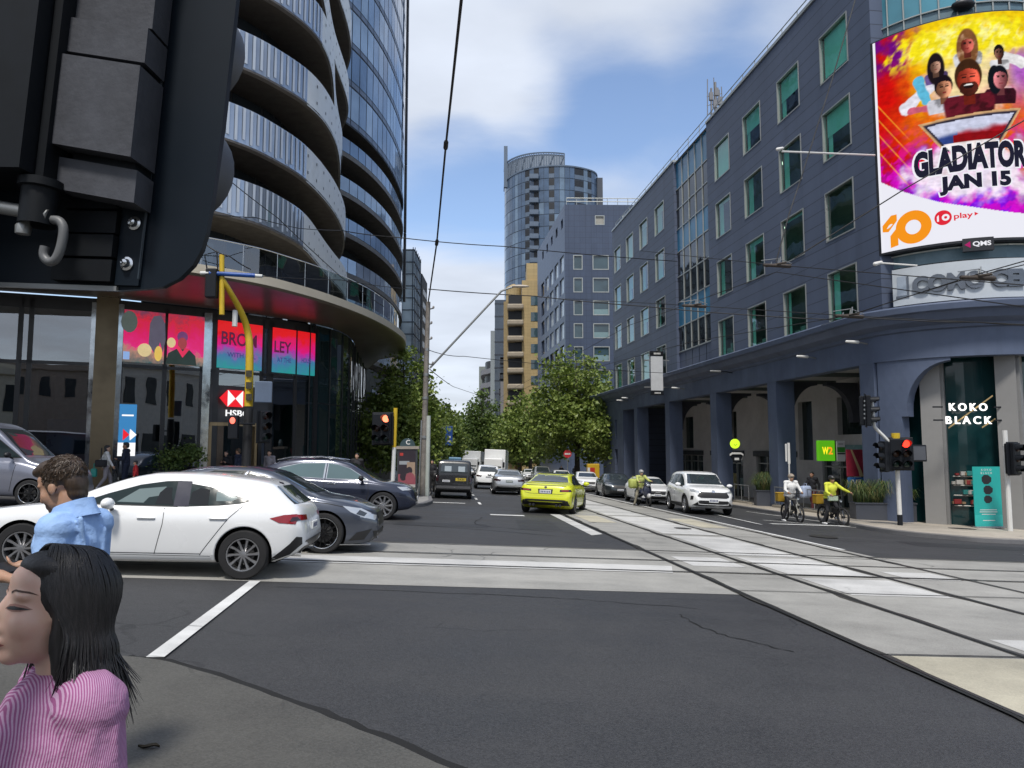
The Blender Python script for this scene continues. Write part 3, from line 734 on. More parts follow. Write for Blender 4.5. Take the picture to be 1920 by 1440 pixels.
# shopfront under the drum
sb = MB(); teal_shop = dglass('shop dark teal glass', (.008, .04, .045), .06)
sb.add([cyl(200 + i * 5, z, 3.2) for z in (-2, 4.9) for i in range(33)], [(i, i + 1, 33 + i + 1, 33 + i) for i in range(33 - 1) if not (8 <= i <= 11 and 0)], teal_shop)
sb.obj('shopfront', bld)
pier_m = mat('grey shop pier', (.25, .247, .242), .6, var=.12, scale=.5)
for px, Yq, wd in ((1751, 27.2, .66), (1895, 26.05, .62)):
    p = at(px, 850, Yq); g = gz(p.x, p.y) + .1; d = Vector((p.x, p.y)).normalized(); X = Matrix.Translation((p.x, p.y, 0)) @ Matrix.Rotation(math.atan2(d.y, d.x) - pi / 2 - .12, 4, 'Z')
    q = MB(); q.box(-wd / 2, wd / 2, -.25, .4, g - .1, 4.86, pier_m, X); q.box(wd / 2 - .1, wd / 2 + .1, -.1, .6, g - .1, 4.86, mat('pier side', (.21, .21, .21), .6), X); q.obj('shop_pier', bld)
q = MB(); q.add([cyl(a, 4.9, 4.3) for a in range(204, 346, 4)] + [Vector((CC.x, CC.y, 4.9))], [tuple(range(37))] if 0 else [(i, i + 1, 36) for i in range(35)], mat('drum soffit', (.14, .145, .15), .7)); q.obj('soffit', bld)
# lit doorway goods seen through the glass
gd = MB(); rnd = random.Random(5)
gm_ = [mat('shop goods red', (.25, .03, .03), .5), mat('shop goods tan', (.3, .2, .12), .5), mat('shop goods teal', (.03, .2, .19), .5), mat('shop goods pale', (.45, .43, .4), .5)]
for k in range(60):
    a = rnd.uniform(236, 268); z = rnd.choice((-.4, -.05, .3, .62)); c_ = cyl(a, z, 3.27); s_ = rnd.uniform(.05, .13)
    gd.box(c_.x - s_, c_.x + s_, c_.y - .04, c_.y + .04, z, z + s_ * 1.3, gm_[k % 4])
for z in (-.45, -.08, .28, .6): gd.tube([cyl(a, z - .02, 3.26) for a in range(236, 270, 3)], .02, 5, gm_[3])
gd.obj('shop_display', bld)
# gantry above the bay: aerials on the roof
ant = thing('roof_aerial', 'lattice cluster of mobile aerials standing on the office roof edge', 'aerial', at(1341, 200, 47.0))
ab = MB(); o_ = at(1341, 205, 45.6); am = mat('aerial grey', (.2, .2, .21), .5, metal=.4)
for dx_, h0, h1, r in ((-.5, -.4, 2.0, .03), (-.25, -.4, 1.4, .06), (.05, -.5, 1.8, .07), (.3, -.4, 1.3, .05), (.48, -.2, 1.5, .03), (-.05, -.4, 2.1, .025)): ab.tube([o_ + Vector((dx_, 0, h0)), o_ + Vector((dx_ * .9, 0, h1))], r, 6, am)
for dx_, z in ((-.25, .6), (.1, .9), (.3, .3), (0, .1)): ab.box(o_.x + dx_ - .12, o_.x + dx_ + .12, o_.y - .1, o_.y + .1, o_.z + z, o_.z + z + .5, am)
for z in (-.3, .3, .9): ab.tube([o_ + Vector((-.5, .1, z)), o_ + Vector((.48, .1, z + .2))], .025, 5, am)
ab.obj('antenna', ant)
# ================================================================ apartment tower with the bank in its podium
bronze = mat('bronze cladding', (.20, .155, .095), .38, metal=.55, var=.25, scale=.6)
frame_d = mat('dark window frame', (.018, .018, .02), .4)
bank_gl = glass('bank shop glass', (.26, .38, .40), 1.9, .15, ior=1.6, wob=.014)
LW = [Vector(p) for p in ((-62, 9.5), (-30, 22.0), (-24, 24.2), (-18.46, 26.3), (-15.35, 27.55), (-14.97, 27.7), (-11.6, 30.2), (-9.15, 33.2))]
LWC = LW + [Vector(p) for p in crv([(-9.15, 33.2), (-8.45, 35), (-8.3, 37.5), (-8.7, 41), (-9.3, 47)], 4)[1:]]
def wallpt(px, pl=None, off=0.):
    """where the sight line through a column of the photograph meets the bank wall in plan"""
    d = ray(px, 850); pl = pl or LWC
    for a, c in zip(pl, pl[1:]):
        e = c - a; den = d.x * e.y - d.y * e.x
        if abs(den) < 1e-9: continue
        t = (a.x * e.y - a.y * e.x) / den; u_ = (a.x * d.y - a.y * d.x) / den
        if -1e-6 <= u_ <= 1 + 1e-6 and t > 0:
            n_ = Vector((e.y, -e.x)).normalized(); return Vector((d.x * t, d.y * t)) + n_ * off
    raise ValueError(px)
def W3(px, z, off=0.): p = wallpt(px, None, off); return Vector((p.x, p.y, z))
twr = thing('apartment_tower', 'apartment tower with wavy glass balconies above a dark glass bank podium', 'building', (-15, 33, 0))
ZT, ZM = 7.05, 4.72
def lbase(p): return gz(p.x, p.y) + .13
# podium glass panels with mullions, bronze column, entry
cols = [-900, -620, -430, -280, -160, -60, 25, 45, 168, 218, 302, 376, 398, 486, 502, 550, 588]
gp_ = MB(); fb = MB()
def panel(b, a, c, z0, z1, m, off=0.): 
    p, q = W3(a, 0, off), W3(c, 0, off); zz0 = (lbase(p), lbase(q)) if z0 is None else (z0, z0)
    b.quad(Vector((p.x, p.y, zz0[0])), Vector((q.x, q.y, zz0[1])), Vector((q.x, q.y, z1)), Vector((p.x, p.y, z1)), m)
def post(b, px, z0, z1, wd, dp, m, off=.03):
    p, q = W3(px - 4, 0, off), W3(px + 4, 0, off); e = (q - p).normalized(); c = W3(px, 0, off); n_ = Vector((e.y, -e.x, 0))
    X = Matrix((e, -n_, Vector((0, 0, 1)))).transposed().to_4x4(); X.translation = (c.x, c.y, 0)
    b.box(-wd / 2, wd / 2, 0, dp, (lbase(c) - .2) if z0 is None else z0, z1, m, X)
for a, c in zip(cols, cols[1:]):
    if a == 168: continue
    if a == 398: panel(gp_, a, c, 4.1, ZM, bank_gl); panel(gp_, a, c, ZM, ZT, bank_gl); continue
    panel(gp_, a, c, None, ZM, bank_gl); panel(gp_, a, c, ZM, ZT, bank_gl)
gp_.obj('podium_glazing', twr)
for px in cols:
    post(fb, px, None, ZT, .16 if px not in (588, 502, 398, 376) else .3, .14, frame_d)
for a, c in zip(cols, cols[1:]):
    p, q = W3(a, 0, .03), W3(c, 0, .03); e = (q - p).normalized(); X = Matrix((e, Vector((-e.y, e.x, 0)), Vector((0, 0, 1)))).transposed().to_4x4(); X.translation = (p.x, p.y, 0); L = (q - p).length
    for z, h in ((ZM, .12), (ZT - .1, .5)): fb.box(0, L, 0, .12, z - h / 2, z + h / 2, frame_d, X)
    fb.box(0, L, 0, .12, lbase(p) - .3, lbase(p) + .15, frame_d, X)
fb.obj('window_frame', twr)
bc = MB(); post(bc, 190, None, 7.6, .75, .5, bronze, .12); bc.obj('bronze_column', twr)
pc = MB(); silv = mat('polished column', (.5, .52, .53), .12, metal=.9)
post(pc, 168, None, ZT, .3, .2, silv, .05); post(pc, 214, None, ZT, .22, .2, silv, .06); post(pc, 381, None, ZT, .3, .3, silv, .06); pc.obj('polished_post', twr)
# room behind the bank glass
rm = MB(); inn = [wallpt(px, None, -5.0) for px in (-890, -400, -150, 40, 200, 300, 400, 500, 587)]
dkr = mat('bank interior', (.10, .135, .14), .7, var=.5, scale=.8); flr = mat('bank floor', (.12, .12, .12), .4)
rm.grid([[Vector((p.x, p.y, z)) for p in inn] for z in (-1, ZT)], dkr)
o_ = [wallpt(px, None, -.2) for px in (-890, -400, -150, 40, 200, 300, 400, 500, 587)]
for z, m in ((ZT, dkr), (ZM - .1, dkr), (.12, flr)): rm.grid([[Vector((p.x, p.y, z)) for p in o_], [Vector((p.x, p.y, z)) for p in inn]], m)
for px in (45, 214, 395): a, c = wallpt(px, None, -.3), wallpt(px, None, -5); rm.quad(Vector((a.x, a.y, -1)), Vector((c.x, c.y, -1)), Vector((c.x, c.y, ZT)), Vector((a.x, a.y, ZT)), dkr)
for a, c, z0, z1, m in ((70, 155, 1.4, 2.7, mat('blue notice', (.02, .05, .14), .5)), (230, 360, .2, 1.3, mat('counter', (.2, .2, .2), .5)), (0, 160, 5.0, 6.6, mat('inner curtain', (.012, .035, .03), .8))):
    panel(rm, a, c, z0, z1, m, -1.4)
rm.obj('interior', twr)
# entrance: dark sign wall, doorway
en = MB(); panel(en, 386, 498, 2.62, 4.15, mat('entry sign panel', (.03, .031, .036), .45), .06); 
en.obj('entry_panel', twr)
en = MB(); bz2 = mat('entry gilt frame', (.30, .22, .12), .4, metal=.5)
post(en, 392, None, 2.6, .12, .5, bz2, .05); post(en, 412, None, 2.5, .25, .3, mat('entry brown jamb', (.09, .06, .035), .5), .0); post(en, 478, None, 2.6, .12, .5, bz2, .05)
p, q = W3(390, 0, .08), W3(480, 0, .08); en.add([Vector((p.x, p.y, 2.5)), Vector((q.x, q.y, 2.5)), Vector((q.x, q.y, 2.64)), Vector((p.x, p.y, 2.64))], [(0, 1, 2, 3)], bz2)
en.obj('entry_frame', twr)
# curved dark glass round to the side street
cv_ = [p for p in LWC if p.y >= 33.2]; cs = resample([p.copy() for p in cv_], .75)
cgl = dglass('curved dark glass', (.015, .03, .03), .03, wob=.25, wsc=.35)
cg = MB()
for a, c in zip(cs, cs[1:]):
    for z0, z1 in ((-1.2, 3.6), (3.66, 7.2)):
        cg.quad(Vector((a.x, a.y, z0)), Vector((c.x, c.y, z0)), Vector((c.x, c.y, z1)), Vector((a.x, a.y, z1)), cgl)
cg.obj('curved_glazing', twr)
cg = MB()
for a in cs[::2]: cg.tube([Vector((a.x + .03, a.y - .03, -1.2)), Vector((a.x + .03, a.y - .03, 7.2))], .03, 4, frame_d)
cg.obj('curved_mullion', twr)
# recess and low terrace further along the side street
sd = MB(); sd.box(-14, -9.8, 47, 60, -2, 7.0, mat('side recess', (.02, .022, .025), .5)); sd.box(-13, -9.3, 49, 58, 4.0, 4.35, mat('terrace slab', (.45, .45, .43), .6)); sd.obj('side_wing', twr)
sd = MB(); sd.box(-9.35, -9.3, 49, 58, 4.35, 5.5, glass('terrace glass', (.5, .6, .6), 1.5, .1)); sd.obj('terrace_balustrade', twr)
# ---- canopy
co = crv([(-34, 15.2), (-24, 17.6), (-16, 20.8), (-10.3, 24.7), (-8.0, 27.9), (-6.5, 32.6), (-5.85, 38), (-6.1, 42.2), (-7.2, 46.5), (-9.4, 49)], 6)
ci = [min(LWC, key=lambda q: (q - p).length) if 0 else None for p in co]
def nearest_on(pl, p):
    best = None
    for a, c in zip(pl, pl[1:]):
        e = c - a; t = max(0, min(1, (p - a).dot(e) / e.length_squared)); q = a + e * t
        if best is None or (q - p).length < (best - p).length: best = q
    return best
LWE = [Vector((-40, 18.5))] + LWC
ci = [nearest_on(LWE, p) for p in co]
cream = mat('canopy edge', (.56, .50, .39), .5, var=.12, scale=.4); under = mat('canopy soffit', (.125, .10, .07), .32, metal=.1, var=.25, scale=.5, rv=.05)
cn = MB(); V = lambda p, z: Vector((p.x, p.y, z))
lip = [p + (q - p).normalized() * .12 if (q - p).length > .2 else p for p, q in zip(co, ci)]
zu = [7.35 - .75 * max(0, min(1, (p.y - 40) / 8)) for p in co]
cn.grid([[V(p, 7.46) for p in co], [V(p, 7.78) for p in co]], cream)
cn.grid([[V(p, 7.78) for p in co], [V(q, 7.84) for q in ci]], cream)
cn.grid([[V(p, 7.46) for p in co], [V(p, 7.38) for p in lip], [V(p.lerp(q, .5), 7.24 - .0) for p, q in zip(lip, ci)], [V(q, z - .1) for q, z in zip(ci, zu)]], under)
cn.obj('canopy', twr, smooth=30)
tb = MB(); tp = [p.lerp(q, .16) for p, q in zip(co, ci)][:44]
tb.grid([[V(p, 7.8) for p in tp], [V(p, 8.95) for p in tp]], glass('terrace glass', (.5, .6, .6), 1.5, .1)); tb.obj('terrace_balustrade', twr)
tb = MB(); tb.tube([V(p, 8.97) for p in tp], .02, 5, silv)
for p in resample([q.copy() for q in tp], 1.5): tb.tube([V(p, 7.8), V(p, 8.95)], .012, 4, silv)
tb.obj('handrail', twr)
# ---- balcony storeys
CB = [(-30, 19.5), (-20, 21.8), (-14, 24.2), (-10.7, 26.8), (-9.3, 28.9), (-8.65, 31.8), (-9.1, 37), (-10.4, 44.3), (-13, 49), (-17, 51)]
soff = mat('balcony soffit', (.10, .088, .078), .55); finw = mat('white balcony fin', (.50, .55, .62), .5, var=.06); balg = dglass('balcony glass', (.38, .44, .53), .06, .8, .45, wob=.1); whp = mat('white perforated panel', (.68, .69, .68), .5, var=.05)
dark_gl = dglass('recessed window glass', (.03, .038, .048), .04); dot = mat('panel dot', (.12, .12, .13), .6)
def offs(pl, d):
    out = []
    for i, p in enumerate(pl):
        t = (pl[min(i + 1, len(pl) - 1)] - pl[max(0, i - 1)]).normalized(); out.append(p + Vector((-t.y, t.x)) * d)
    return out
base_c = crv(CB, 8)
for k in range(11):
    z0 = 10.05 + 3.05 * k
    ph = k * 1.3
    pl = resample([p + Vector((.55, -.25)) * (.6 * math.sin(p.y * .33 + ph)) for p in base_c], .34)
    inn_ = offs(pl, 1.9)
    q = MB()
    # slab with its dark soffit
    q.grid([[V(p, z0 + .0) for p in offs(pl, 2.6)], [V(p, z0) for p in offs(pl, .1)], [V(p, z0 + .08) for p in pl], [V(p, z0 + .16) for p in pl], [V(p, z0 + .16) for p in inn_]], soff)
    q.obj('balcony_slab', twr)
    q = MB()
    n_ = len(pl)
    for i in range(n_ - 1):
        a, c = pl[i], pl[i + 1]; white = c.y > 31.2 + .5 * math.sin(k * 2.1)
        h = z0 + 1.62
        if white:
            q.quad(V(a, z0 + .05), V(c, z0 + .05), V(c, h), V(a, h), whp)
            if i % 3 == 0:
                t = (c - a); nn = Vector((t.y, -t.x)).normalized() * .012
                for zz in (.45, 1.2): q.quad(V(a.lerp(c, .3) + nn, z0 + zz), V(a.lerp(c, .62) + nn, z0 + zz), V(a.lerp(c, .62) + nn, z0 + zz + .13), V(a.lerp(c, .3) + nn, z0 + zz + .13), dot)
        else:
            q.quad(V(a, z0 + .17), V(c, z0 + .17), V(c, h), V(a, h), balg)
            if True:
                t = (c - a); nn = Vector((t.y, -t.x)).normalized() * .03
                q.quad(V(a.lerp(c, .1) + nn, z0 + .22 + (.12 if i % 2 else .0)), V(a.lerp(c, .46) + nn, z0 + .22 + (.12 if i % 2 else .0)), V(a.lerp(c, .46) + nn, h - .02), V(a.lerp(c, .1) + nn, h - .02), finw)
    q.obj('balustrade', twr)
    q = MB(); q.grid([[V(p, z0 - 1.6) for p in inn_], [V(p, z0 + .02) for p in inn_]], dark_gl); q.grid([[V(p, z0 + .3) for p in inn_], [V(p, z0 + 1.6) for p in inn_]], dark_gl)
    for p in resample([p.copy() for p in inn_], 1.6): q.tube([V(p, z0 - 1.6), V(p, z0 + 1.5)], .04, 4, frame_d)
    q.obj('recessed_window', twr)
q = MB(); q.grid([[V(p, 7.8) for p in offs(crv(CB, 5), 2.2)], [V(p, 10.2) for p in offs(crv(CB, 5), 2.2)]], dark_gl); q.obj('core_wall', twr); q = MB(); q.grid([[V(p, 43.6) for p in crv(CB, 5)], [V(p, 43.6) for p in offs(crv(CB, 5), 6)]], soff); q.obj('roof', twr)
# ---- taller glass tower behind
tw2 = thing('glass_tower', 'tall blue glass tower with curved floors behind the balcony building', 'building', (-18, 62, 0))
T2 = crv([(-24, 46.5), (-18, 48.5), (-14.6, 51), (-12.3, 55), (-11.0, 61), (-10.7, 68), (-11.3, 75), (-13.5, 82), (-18, 86)], 8)
tg = [dglass('tower glass %s' % c, v, .05, .8, 0, .08, .3) for c, v in (('blue', (.20, .30, .46)), ('pale', (.30, .41, .56)), ('deep', (.13, .21, .35)))]
bandw = mat('tower floor band', (.10, .13, .19), .4); mull = mat('tower mullion', (.045, .055, .075), .4)
pl = resample([p.copy() for p in T2], 1.25)
q = MB(); rnd = random.Random(8); bk_ = MB()
zs = [26.2 + 3.1 * k for k in range(17)]
bk_.grid([[V(p, z) for p in offs(pl, .06)] for z in (zs[0], zs[-1] + 3.1)], mull)
for z in zs:
    for i in range(len(pl) - 1):
        a, c = pl[i], pl[i + 1]; a2, c2 = a.lerp(c, .04), a.lerp(c, .96); t = rnd.uniform(-.012, .012); nn = Vector((c.y - a.y, a.x - c.x)).normalized() * t
        q.quad(V(a2, z + .55), V(c2, z + .55), V(c2 + nn, z + 3.02), V(a2 + nn, z + 3.02), tg[rnd.choice((0, 0, 1, 1, 2))])
        q.quad(V(a2, z + .08), V(c2, z + .08), V(c2, z + .48), V(a2, z + .48), bandw)
q.obj('curtain_wall', tw2); bk_.obj('mullion_grid', tw2)
for k in range(6):
    z = 8.3 + 3.05 * k
    q = MB(); o_ = offs(pl, -.0)
    q.grid([[V(p, z) for p in offs(pl, 2.2)], [V(p, z) for p in o_], [V(p, z + .35) for p in o_], [V(p, z + .35) for p in offs(pl, 2.2)]], soff); q.obj('balcony_slab', tw2)
    q = MB()
    for i in range(len(pl) - 1):
        a, c = pl[i], pl[i + 1]; q.quad(V(a.lerp(c, .03), z + .38), V(a.lerp(c, .97), z + .38), V(a.lerp(c, .97), z + 1.45), V(a.lerp(c, .03), z + 1.45), tg[(i * 3 + k) % 3] if k > 2 else balg)
    q.obj('balustrade', tw2)
    q = MB(); q.grid([[V(p, z + .35) for p in offs(pl, 1.9)], [V(p, z + 3.05) for p in offs(pl, 1.9)]], dark_gl); q.obj('recessed_window', tw2)
q = MB(); q.grid([[V(p, -1) for p in offs(pl, 1)], [V(p, 8.4) for p in offs(pl, 1)]], dark_gl); q.obj('base_wall', tw2); q = MB(); q.grid([[V(p, 0) for p in offs(pl, 2.6)], [V(p, 78.8) for p in offs(pl, 2.6)]], soff); q.grid([[V(p, 26.6) for p in pl], [V(p, 26.6) for p in offs(pl, 2.6)]], soff); q.grid([[V(p, 78.9) for p in pl], [V(p, 78.9) for p in offs(pl, 8)]], soff); q.obj('core_wall', tw2)
# dark vertical fin blades up the street edge
q = MB()
for k in range(9):
    p = pl[-(9 + 0)] if 0 else min(pl, key=lambda a: abs(a.y - 72)); z = 16 + 7 * k; q.box(p.x + .1, p.x + .34, p.y - .1, p.y + .25, z, z + 6.9, frame_d)
q.obj('edge_blade', tw2)
# ---- grid glass block further along
gb3 = thing('glass_block', 'pale glass block with a dark square grid beside the tall tower', 'building', (-13, 92, -2))
gg = glass('grid block glass', (.35, .45, .5), 2.2, .28); q = MB(); q.box(-18, -12.1, 90, 96, -2, 26.2, dglass('grid block glazing', (.46, .55, .60), .08, .7)); q.obj('glazing', gb3)
q = MB()
for k in range(19): z = -1 + 1.5 * k; q.box(-18.1, -12.0, 89.93, 96.1, z, z + .1, mull)
for k in range(5): x = -17.9 + 1.4 * k; q.box(x, x + .1, 89.9, 89.98, -2, 26.4, mull)
for k in range(5): q.box(-12.05, -11.97, 90 + 1.4 * k, 90.1 + 1.4 * k, -2, 26.4, mull)
q.obj('grid_frame', gb3)
q = MB(); q.box(-13, -12.1, 98, 104, -2, 25.0, mat('block end', (.03, .035, .04), .5))
for k in range(14): q.box(-12.1, -12.05, 99, 103, -1 + 1.8 * k, -.2 + 1.8 * k, whp)
q.obj('end_wall', gb3)
# ================================================================ blocks further along the street
# blue tiled block with its end wall facing the crossing
blk = thing('tiled_office_block', 'blue tiled office block beyond the arcade with square windows in its end wall', 'building', (9, 106, -3))
BO = Vector((7.65, 105, 0)); bx_ = Vector((1, .02, 0)).normalized(); bn = Vector((bx_.y, -bx_.x, 0))
q = MB(); RZ = [5.95 + 3.28 * k for k in range(-1, 6)]
hol = []
for k in range(-1, 6):
    z = 16.4 + 3.3 * (k - 0) - 3.3
    if k < 5:
        z0 = 13.95 + 3.33 * k; hol += [(1.2, 2.55, z0, z0 + 2.15), (4.0, 6.35, z0, z0 + 2.15), (9.2, 11.4, z0, z0 + 2.15)]
hol += [(4.4, 5.8, 33.9, 35.3), (8.4, 10.0, 33.9, 35.3), (12.4, 14, 33.9, 35.3)]
wall_holes(q, BO, bx_, 0, 26, -5, 36.9, hol, blue_tile, .2, bn); q.obj('end_wall', blk)
BX = Matrix((bx_, -bn, Vector((0, 0, 1)))).transposed().to_4x4(); BX.translation = BO
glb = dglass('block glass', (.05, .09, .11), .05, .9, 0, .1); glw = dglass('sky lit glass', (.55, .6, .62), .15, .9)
for a, c, z0, z1 in hol:
    f = MB(); X = bars(f, BO, bx_, bn, a, c, z0, z1, .12, -.03, .15, alu)
    fo = f.obj('window', blk); g_ = MB(); g_.box(a + .05, c - .05, .15, .17, z0 + .05, z1 - .05, glb if z0 < 33 else mat('blanked pane', (.35, .34, .3), .5), X); 
    g_.obj('pane', fo)
    if c - a > 2 and z0 < 22: g_ = MB(); g_.box(a + .1, c - .1, .13, .145, z0 + .1, z0 + .9, mat('lower pane film', (.2, .3, .32), .3), X); g_.obj('blind', fo)
# its street front
so = BO + Vector((0, 0, 0)); sd_ = Vector((-.119, 1, 0)).normalized(); sn = Vector((-sd_.y, sd_.x, 0)); hol = []
for r in range(5):
    for k in range(5): hol.append((1.0 + 4.4 * k, 4.2 + 4.4 * k, 14.1 + 3.33 * r, 16.5 + 3.33 * r))
for k in range(5): hol.append((1.4 + 4.4 * k, 3.0 + 4.4 * k, 33.9, 35.3))
q = MB(); wall_holes(q, so, sd_, 0, 26, -5, 36.9, hol, blue_tile2, .25, sn); q.obj('street_wall', blk)
SX = Matrix((sd_, -sn, Vector((0, 0, 1)))).transposed().to_4x4(); SX.translation = so
for i, (a, c, z0, z1) in enumerate(hol):
    f = MB(); f.box(a, c, .2, .25, z0, z1, glw if (z0 < 33 and z0 > 16 and i % 5 < 4) else bay_dk, SX); f.obj('window', blk)
q = MB(); q.add([SX @ Vector((0, 0, 36.7)), SX @ Vector((26, 0, 36.7)), BO + bx_ * 26 + Vector((-3, 26, 36.7)), BO + bx_ * 26 + Vector((0, 0, 36.7))], [(0, 1, 2, 3)], MATS['roof membrane']); q.obj('roof', blk)
q = MB()
for z in (37.5, 38.0): q.tube([BO + Vector((.3, .4, z)), BO + bx_ * 26 + Vector((0, .4, z))], .06, 5, alu)
for k in range(18): q.tube([BO + bx_ * (.3 + 1.5 * k) + Vector((0, .4, 36.8)), BO + bx_ * (.3 + 1.5 * k) + Vector((0, .4, 38))], .05, 5, alu)
q.obj('roof_railing', blk)
# glass hotel tower with a crown of ribs
tw = thing('curved_tower', 'distant blue glass tower with a curved front and ribbed crown', 'building', (11, 200, -5))
tcv = crv([(-2.2, 204), (-1.6, 196), (2, 189.5), (7, 186), (13, 185.2), (18.5, 187), (22.4, 191), (23, 200)], 8)
tp = resample([p.copy() for p in tcv], 1.35)
ta, tb_, tc_ = dglass('hotel glass', (.07, .115, .19), .08, .7, 0, .1), dglass('hotel pale glass', (.14, .21, .30), .1, .8, 0, .1), mat('hotel dark recess', (.012, .014, .018), .5)
q = MB(); q2 = MB(); rnd = random.Random(4); tml = mat('hotel balcony', (.10, .14, .20), .5)
ztop = 74.0; q2.grid([[V(p, z) for p in offs(tp, .1)] for z in (-6, ztop)], mull)
nrow = 25
for r in range(nrow):
    z = ztop - 3.15 * (r + 1)
    for i in range(len(tp) - 1):
        a, c = tp[i], tp[i + 1]; xm = (a.x + c.x) / 2
        dark = any(abs(xm - x) < w_ for x, w_ in ((4.0, .75), (6.2, .9), (10.2, .95), (17.4, .9), (20.4, .8)))
        m = tc_ if dark else (tb_ if (i % 5 == 0 or rnd.random() < .08) else ta)
        if dark:
            q.quad(V(a, z + 1.3), V(c, z + 1.3), V(c, z + 2.9), V(a, z + 2.9), tc_); q.quad(V(a, z + .1), V(c, z + .1), V(c, z + 1.25), V(a, z + 1.25), tml if xm > 9 or xm < 5 else ta)
        else: q.quad(V(a.lerp(c, .03), z + .1), V(a.lerp(c, .97), z + .1), V(a.lerp(c, .97), z + 3.1), V(a.lerp(c, .03), z + 3.1), m)
q.obj('curtain_wall', tw); q2.obj('mullion_grid', tw)
for r in range(nrow):
    q = MB(); z = ztop - 3.15 * (r + 1); p = min(tp, key=lambda a: abs(a.x - 6.2)); q.box(p.x - 1.2, p.x + 1.1, p.y - 1.3, p.y + .2, z, z + .25, tml); q.box(p.x - 1.2, p.x + 1.1, p.y - 1.32, p.y - 1.25, z + .25, z + 1.2, tml); q.obj('balcony', tw)
q = MB(); cr_ = [p for p in tp if p.x < 14.5]; q.grid([[V(p, ztop) for p in offs(cr_, .2)], [V(p, ztop + 2.9 + 2.5 * max(0, 1 - i / len(cr_))) for i, p in enumerate(offs(cr_, .2))]], mat('crown panel', (.24, .29, .36), .4))
for i, p in enumerate(cr_):
    if i + 1 < len(cr_): m_ = p.lerp(cr_[i + 1], .5); q.tube([V(m_, ztop), V(m_, ztop + 2.9 + 2.6 * max(0, 1 - i / len(cr_)))], .1, 4, tml)
    h = 3.2 + 2.6 * max(0, 1 - i / len(cr_)) ; q.tube([V(p, ztop), V(p, ztop + h)], .14, 4, tml)
    if i % 2 == 0 and i + 1 < len(cr_): q.tube([V(p, ztop), V(cr_[i + 1], ztop + h * .95)], .1, 4, tml)
q.tube([V(p, ztop + 3.2 + 2.6 * max(0, 1 - i / len(cr_))) for i, p in enumerate(cr_)], .22, 4, tml); q.tube([V(p, ztop + .1) for p in tp], .25, 4, tml)
q.box(-2.2, -1.2, 195, 196, ztop - 2, ztop + 9.5, tml); q.obj('crown', tw)
q = MB(); q.box(22.7, 24.2, 192, 206, -6, ztop - .5, mat('hotel side', (.06, .07, .09), .5)); q.add([V(p, ztop) for p in tp], [tuple(range(len(tp)))], tml); q.obj('side_wall', tw)
# sandstone apartment block
ap = thing('sandstone_apartments', 'tan brick apartment block with stacked balconies below the curved tower', 'building', (3, 145, -4))
tan = panel_mat('tan brick', (.38, .285, .14), .6, 0, .3, .7); tand = mat('tan brick b', (.28, .21, .105), .75)
q = MB(); q.box(-1.6, .6, 140, 165, -6, 29.6, tand); q.box(1.9, 9, 139.5, 165, -6, 33.6, tan); q.box(.6, 1.9, 141, 165, -6, 31, tand); q.box(2.8, 9, 140.5, 150, 33.6, 37.2, tan); q.lathe([(1.5, 29.4), (1.5, 32.6), (.2, 33.3)], 16, tan, Matrix.Translation((.3, 141.5, 0))); q.obj('wall', ap)
for k in range(10):
    z = .4 + 3.05 * k
    q = MB(); q.rbox(-.9, 2.2, 138.2, 141, z, z + 1.0, .25, mat('balcony cream', (.33, .28, .21), .7)); q.obj('balcony', ap)
    q = MB(); q.box(-.7, 1.95, 139.9, 140.2, z + 1.0, z + 2.9, tc_); q.obj('window', ap); q = MB(); q.box(3.6, 5.2, 139.42, 139.6, z + .9, z + 2.6, glb); q.obj('window', ap); q = MB(); q.box(6.5, 8, 139.42, 139.6, z + .9, z + 2.6, glb); q.obj('window', ap)
# dark slab and grey curved block at the bend
ds = thing('dark_glass_slab', 'narrow dark glass slab tower left of the tan apartments', 'building', (-3, 172, -5))
q = MB(); q.box(-4.0, -.8, 170, 190, -6, 36, dglass('slab glass', (.05, .07, .1), .08, .8)); q.box(-5.2, -4.0, 178, 190, -6, 30, mat('slab pale side', (.28, .32, .34), .5)); q.obj('tower_wall', ds)
q = MB()
for k in range(13): z = -1 + 3 * k; q.box(-4.05, -.75, 169.9, 190, z, z + .25, mull)
q.obj('floor_band', ds)
gc = thing('grey_curved_block', 'grey block with curved balcony ends at the bend of the street', 'building', (-4, 205, -5))
pl = crv([(-3.2, 168), (-4.2, 180), (-6.5, 192), (-9, 200), (-9, 230)], 6); gcm = mat('grey render far', (.20, .20, .215), .7); 
for k in range(6):
    z = 3.0 + 3.6 * k; q = MB(); off_ = .8 * k * .5
    pk = [Vector((p.x + off_ * .25, p.y)) for p in pl]
    q.grid([[V(p, z) for p in offs(pk, -3)], [V(p, z) for p in pk], [V(p, z + 1.3) for p in pk], [V(p, z + 1.35) for p in offs(pk, -3)]], gcm); q.obj('balcony', gc)
    q = MB(); q.grid([[V(p, z + 1.3) for p in offs(pk, -1.2)], [V(p, z + 3.6) for p in offs(pk, -1.2)]], tc_); q.obj('window', gc)
q = MB(); q.box(-2.6, 4, 166, 200, -6, 16.5, gcm); q.box(-9.5, -6.5, 212, 240, -6, 25, mat('grey tower far', (.22, .25, .24), .7)); q.obj('wall', gc)
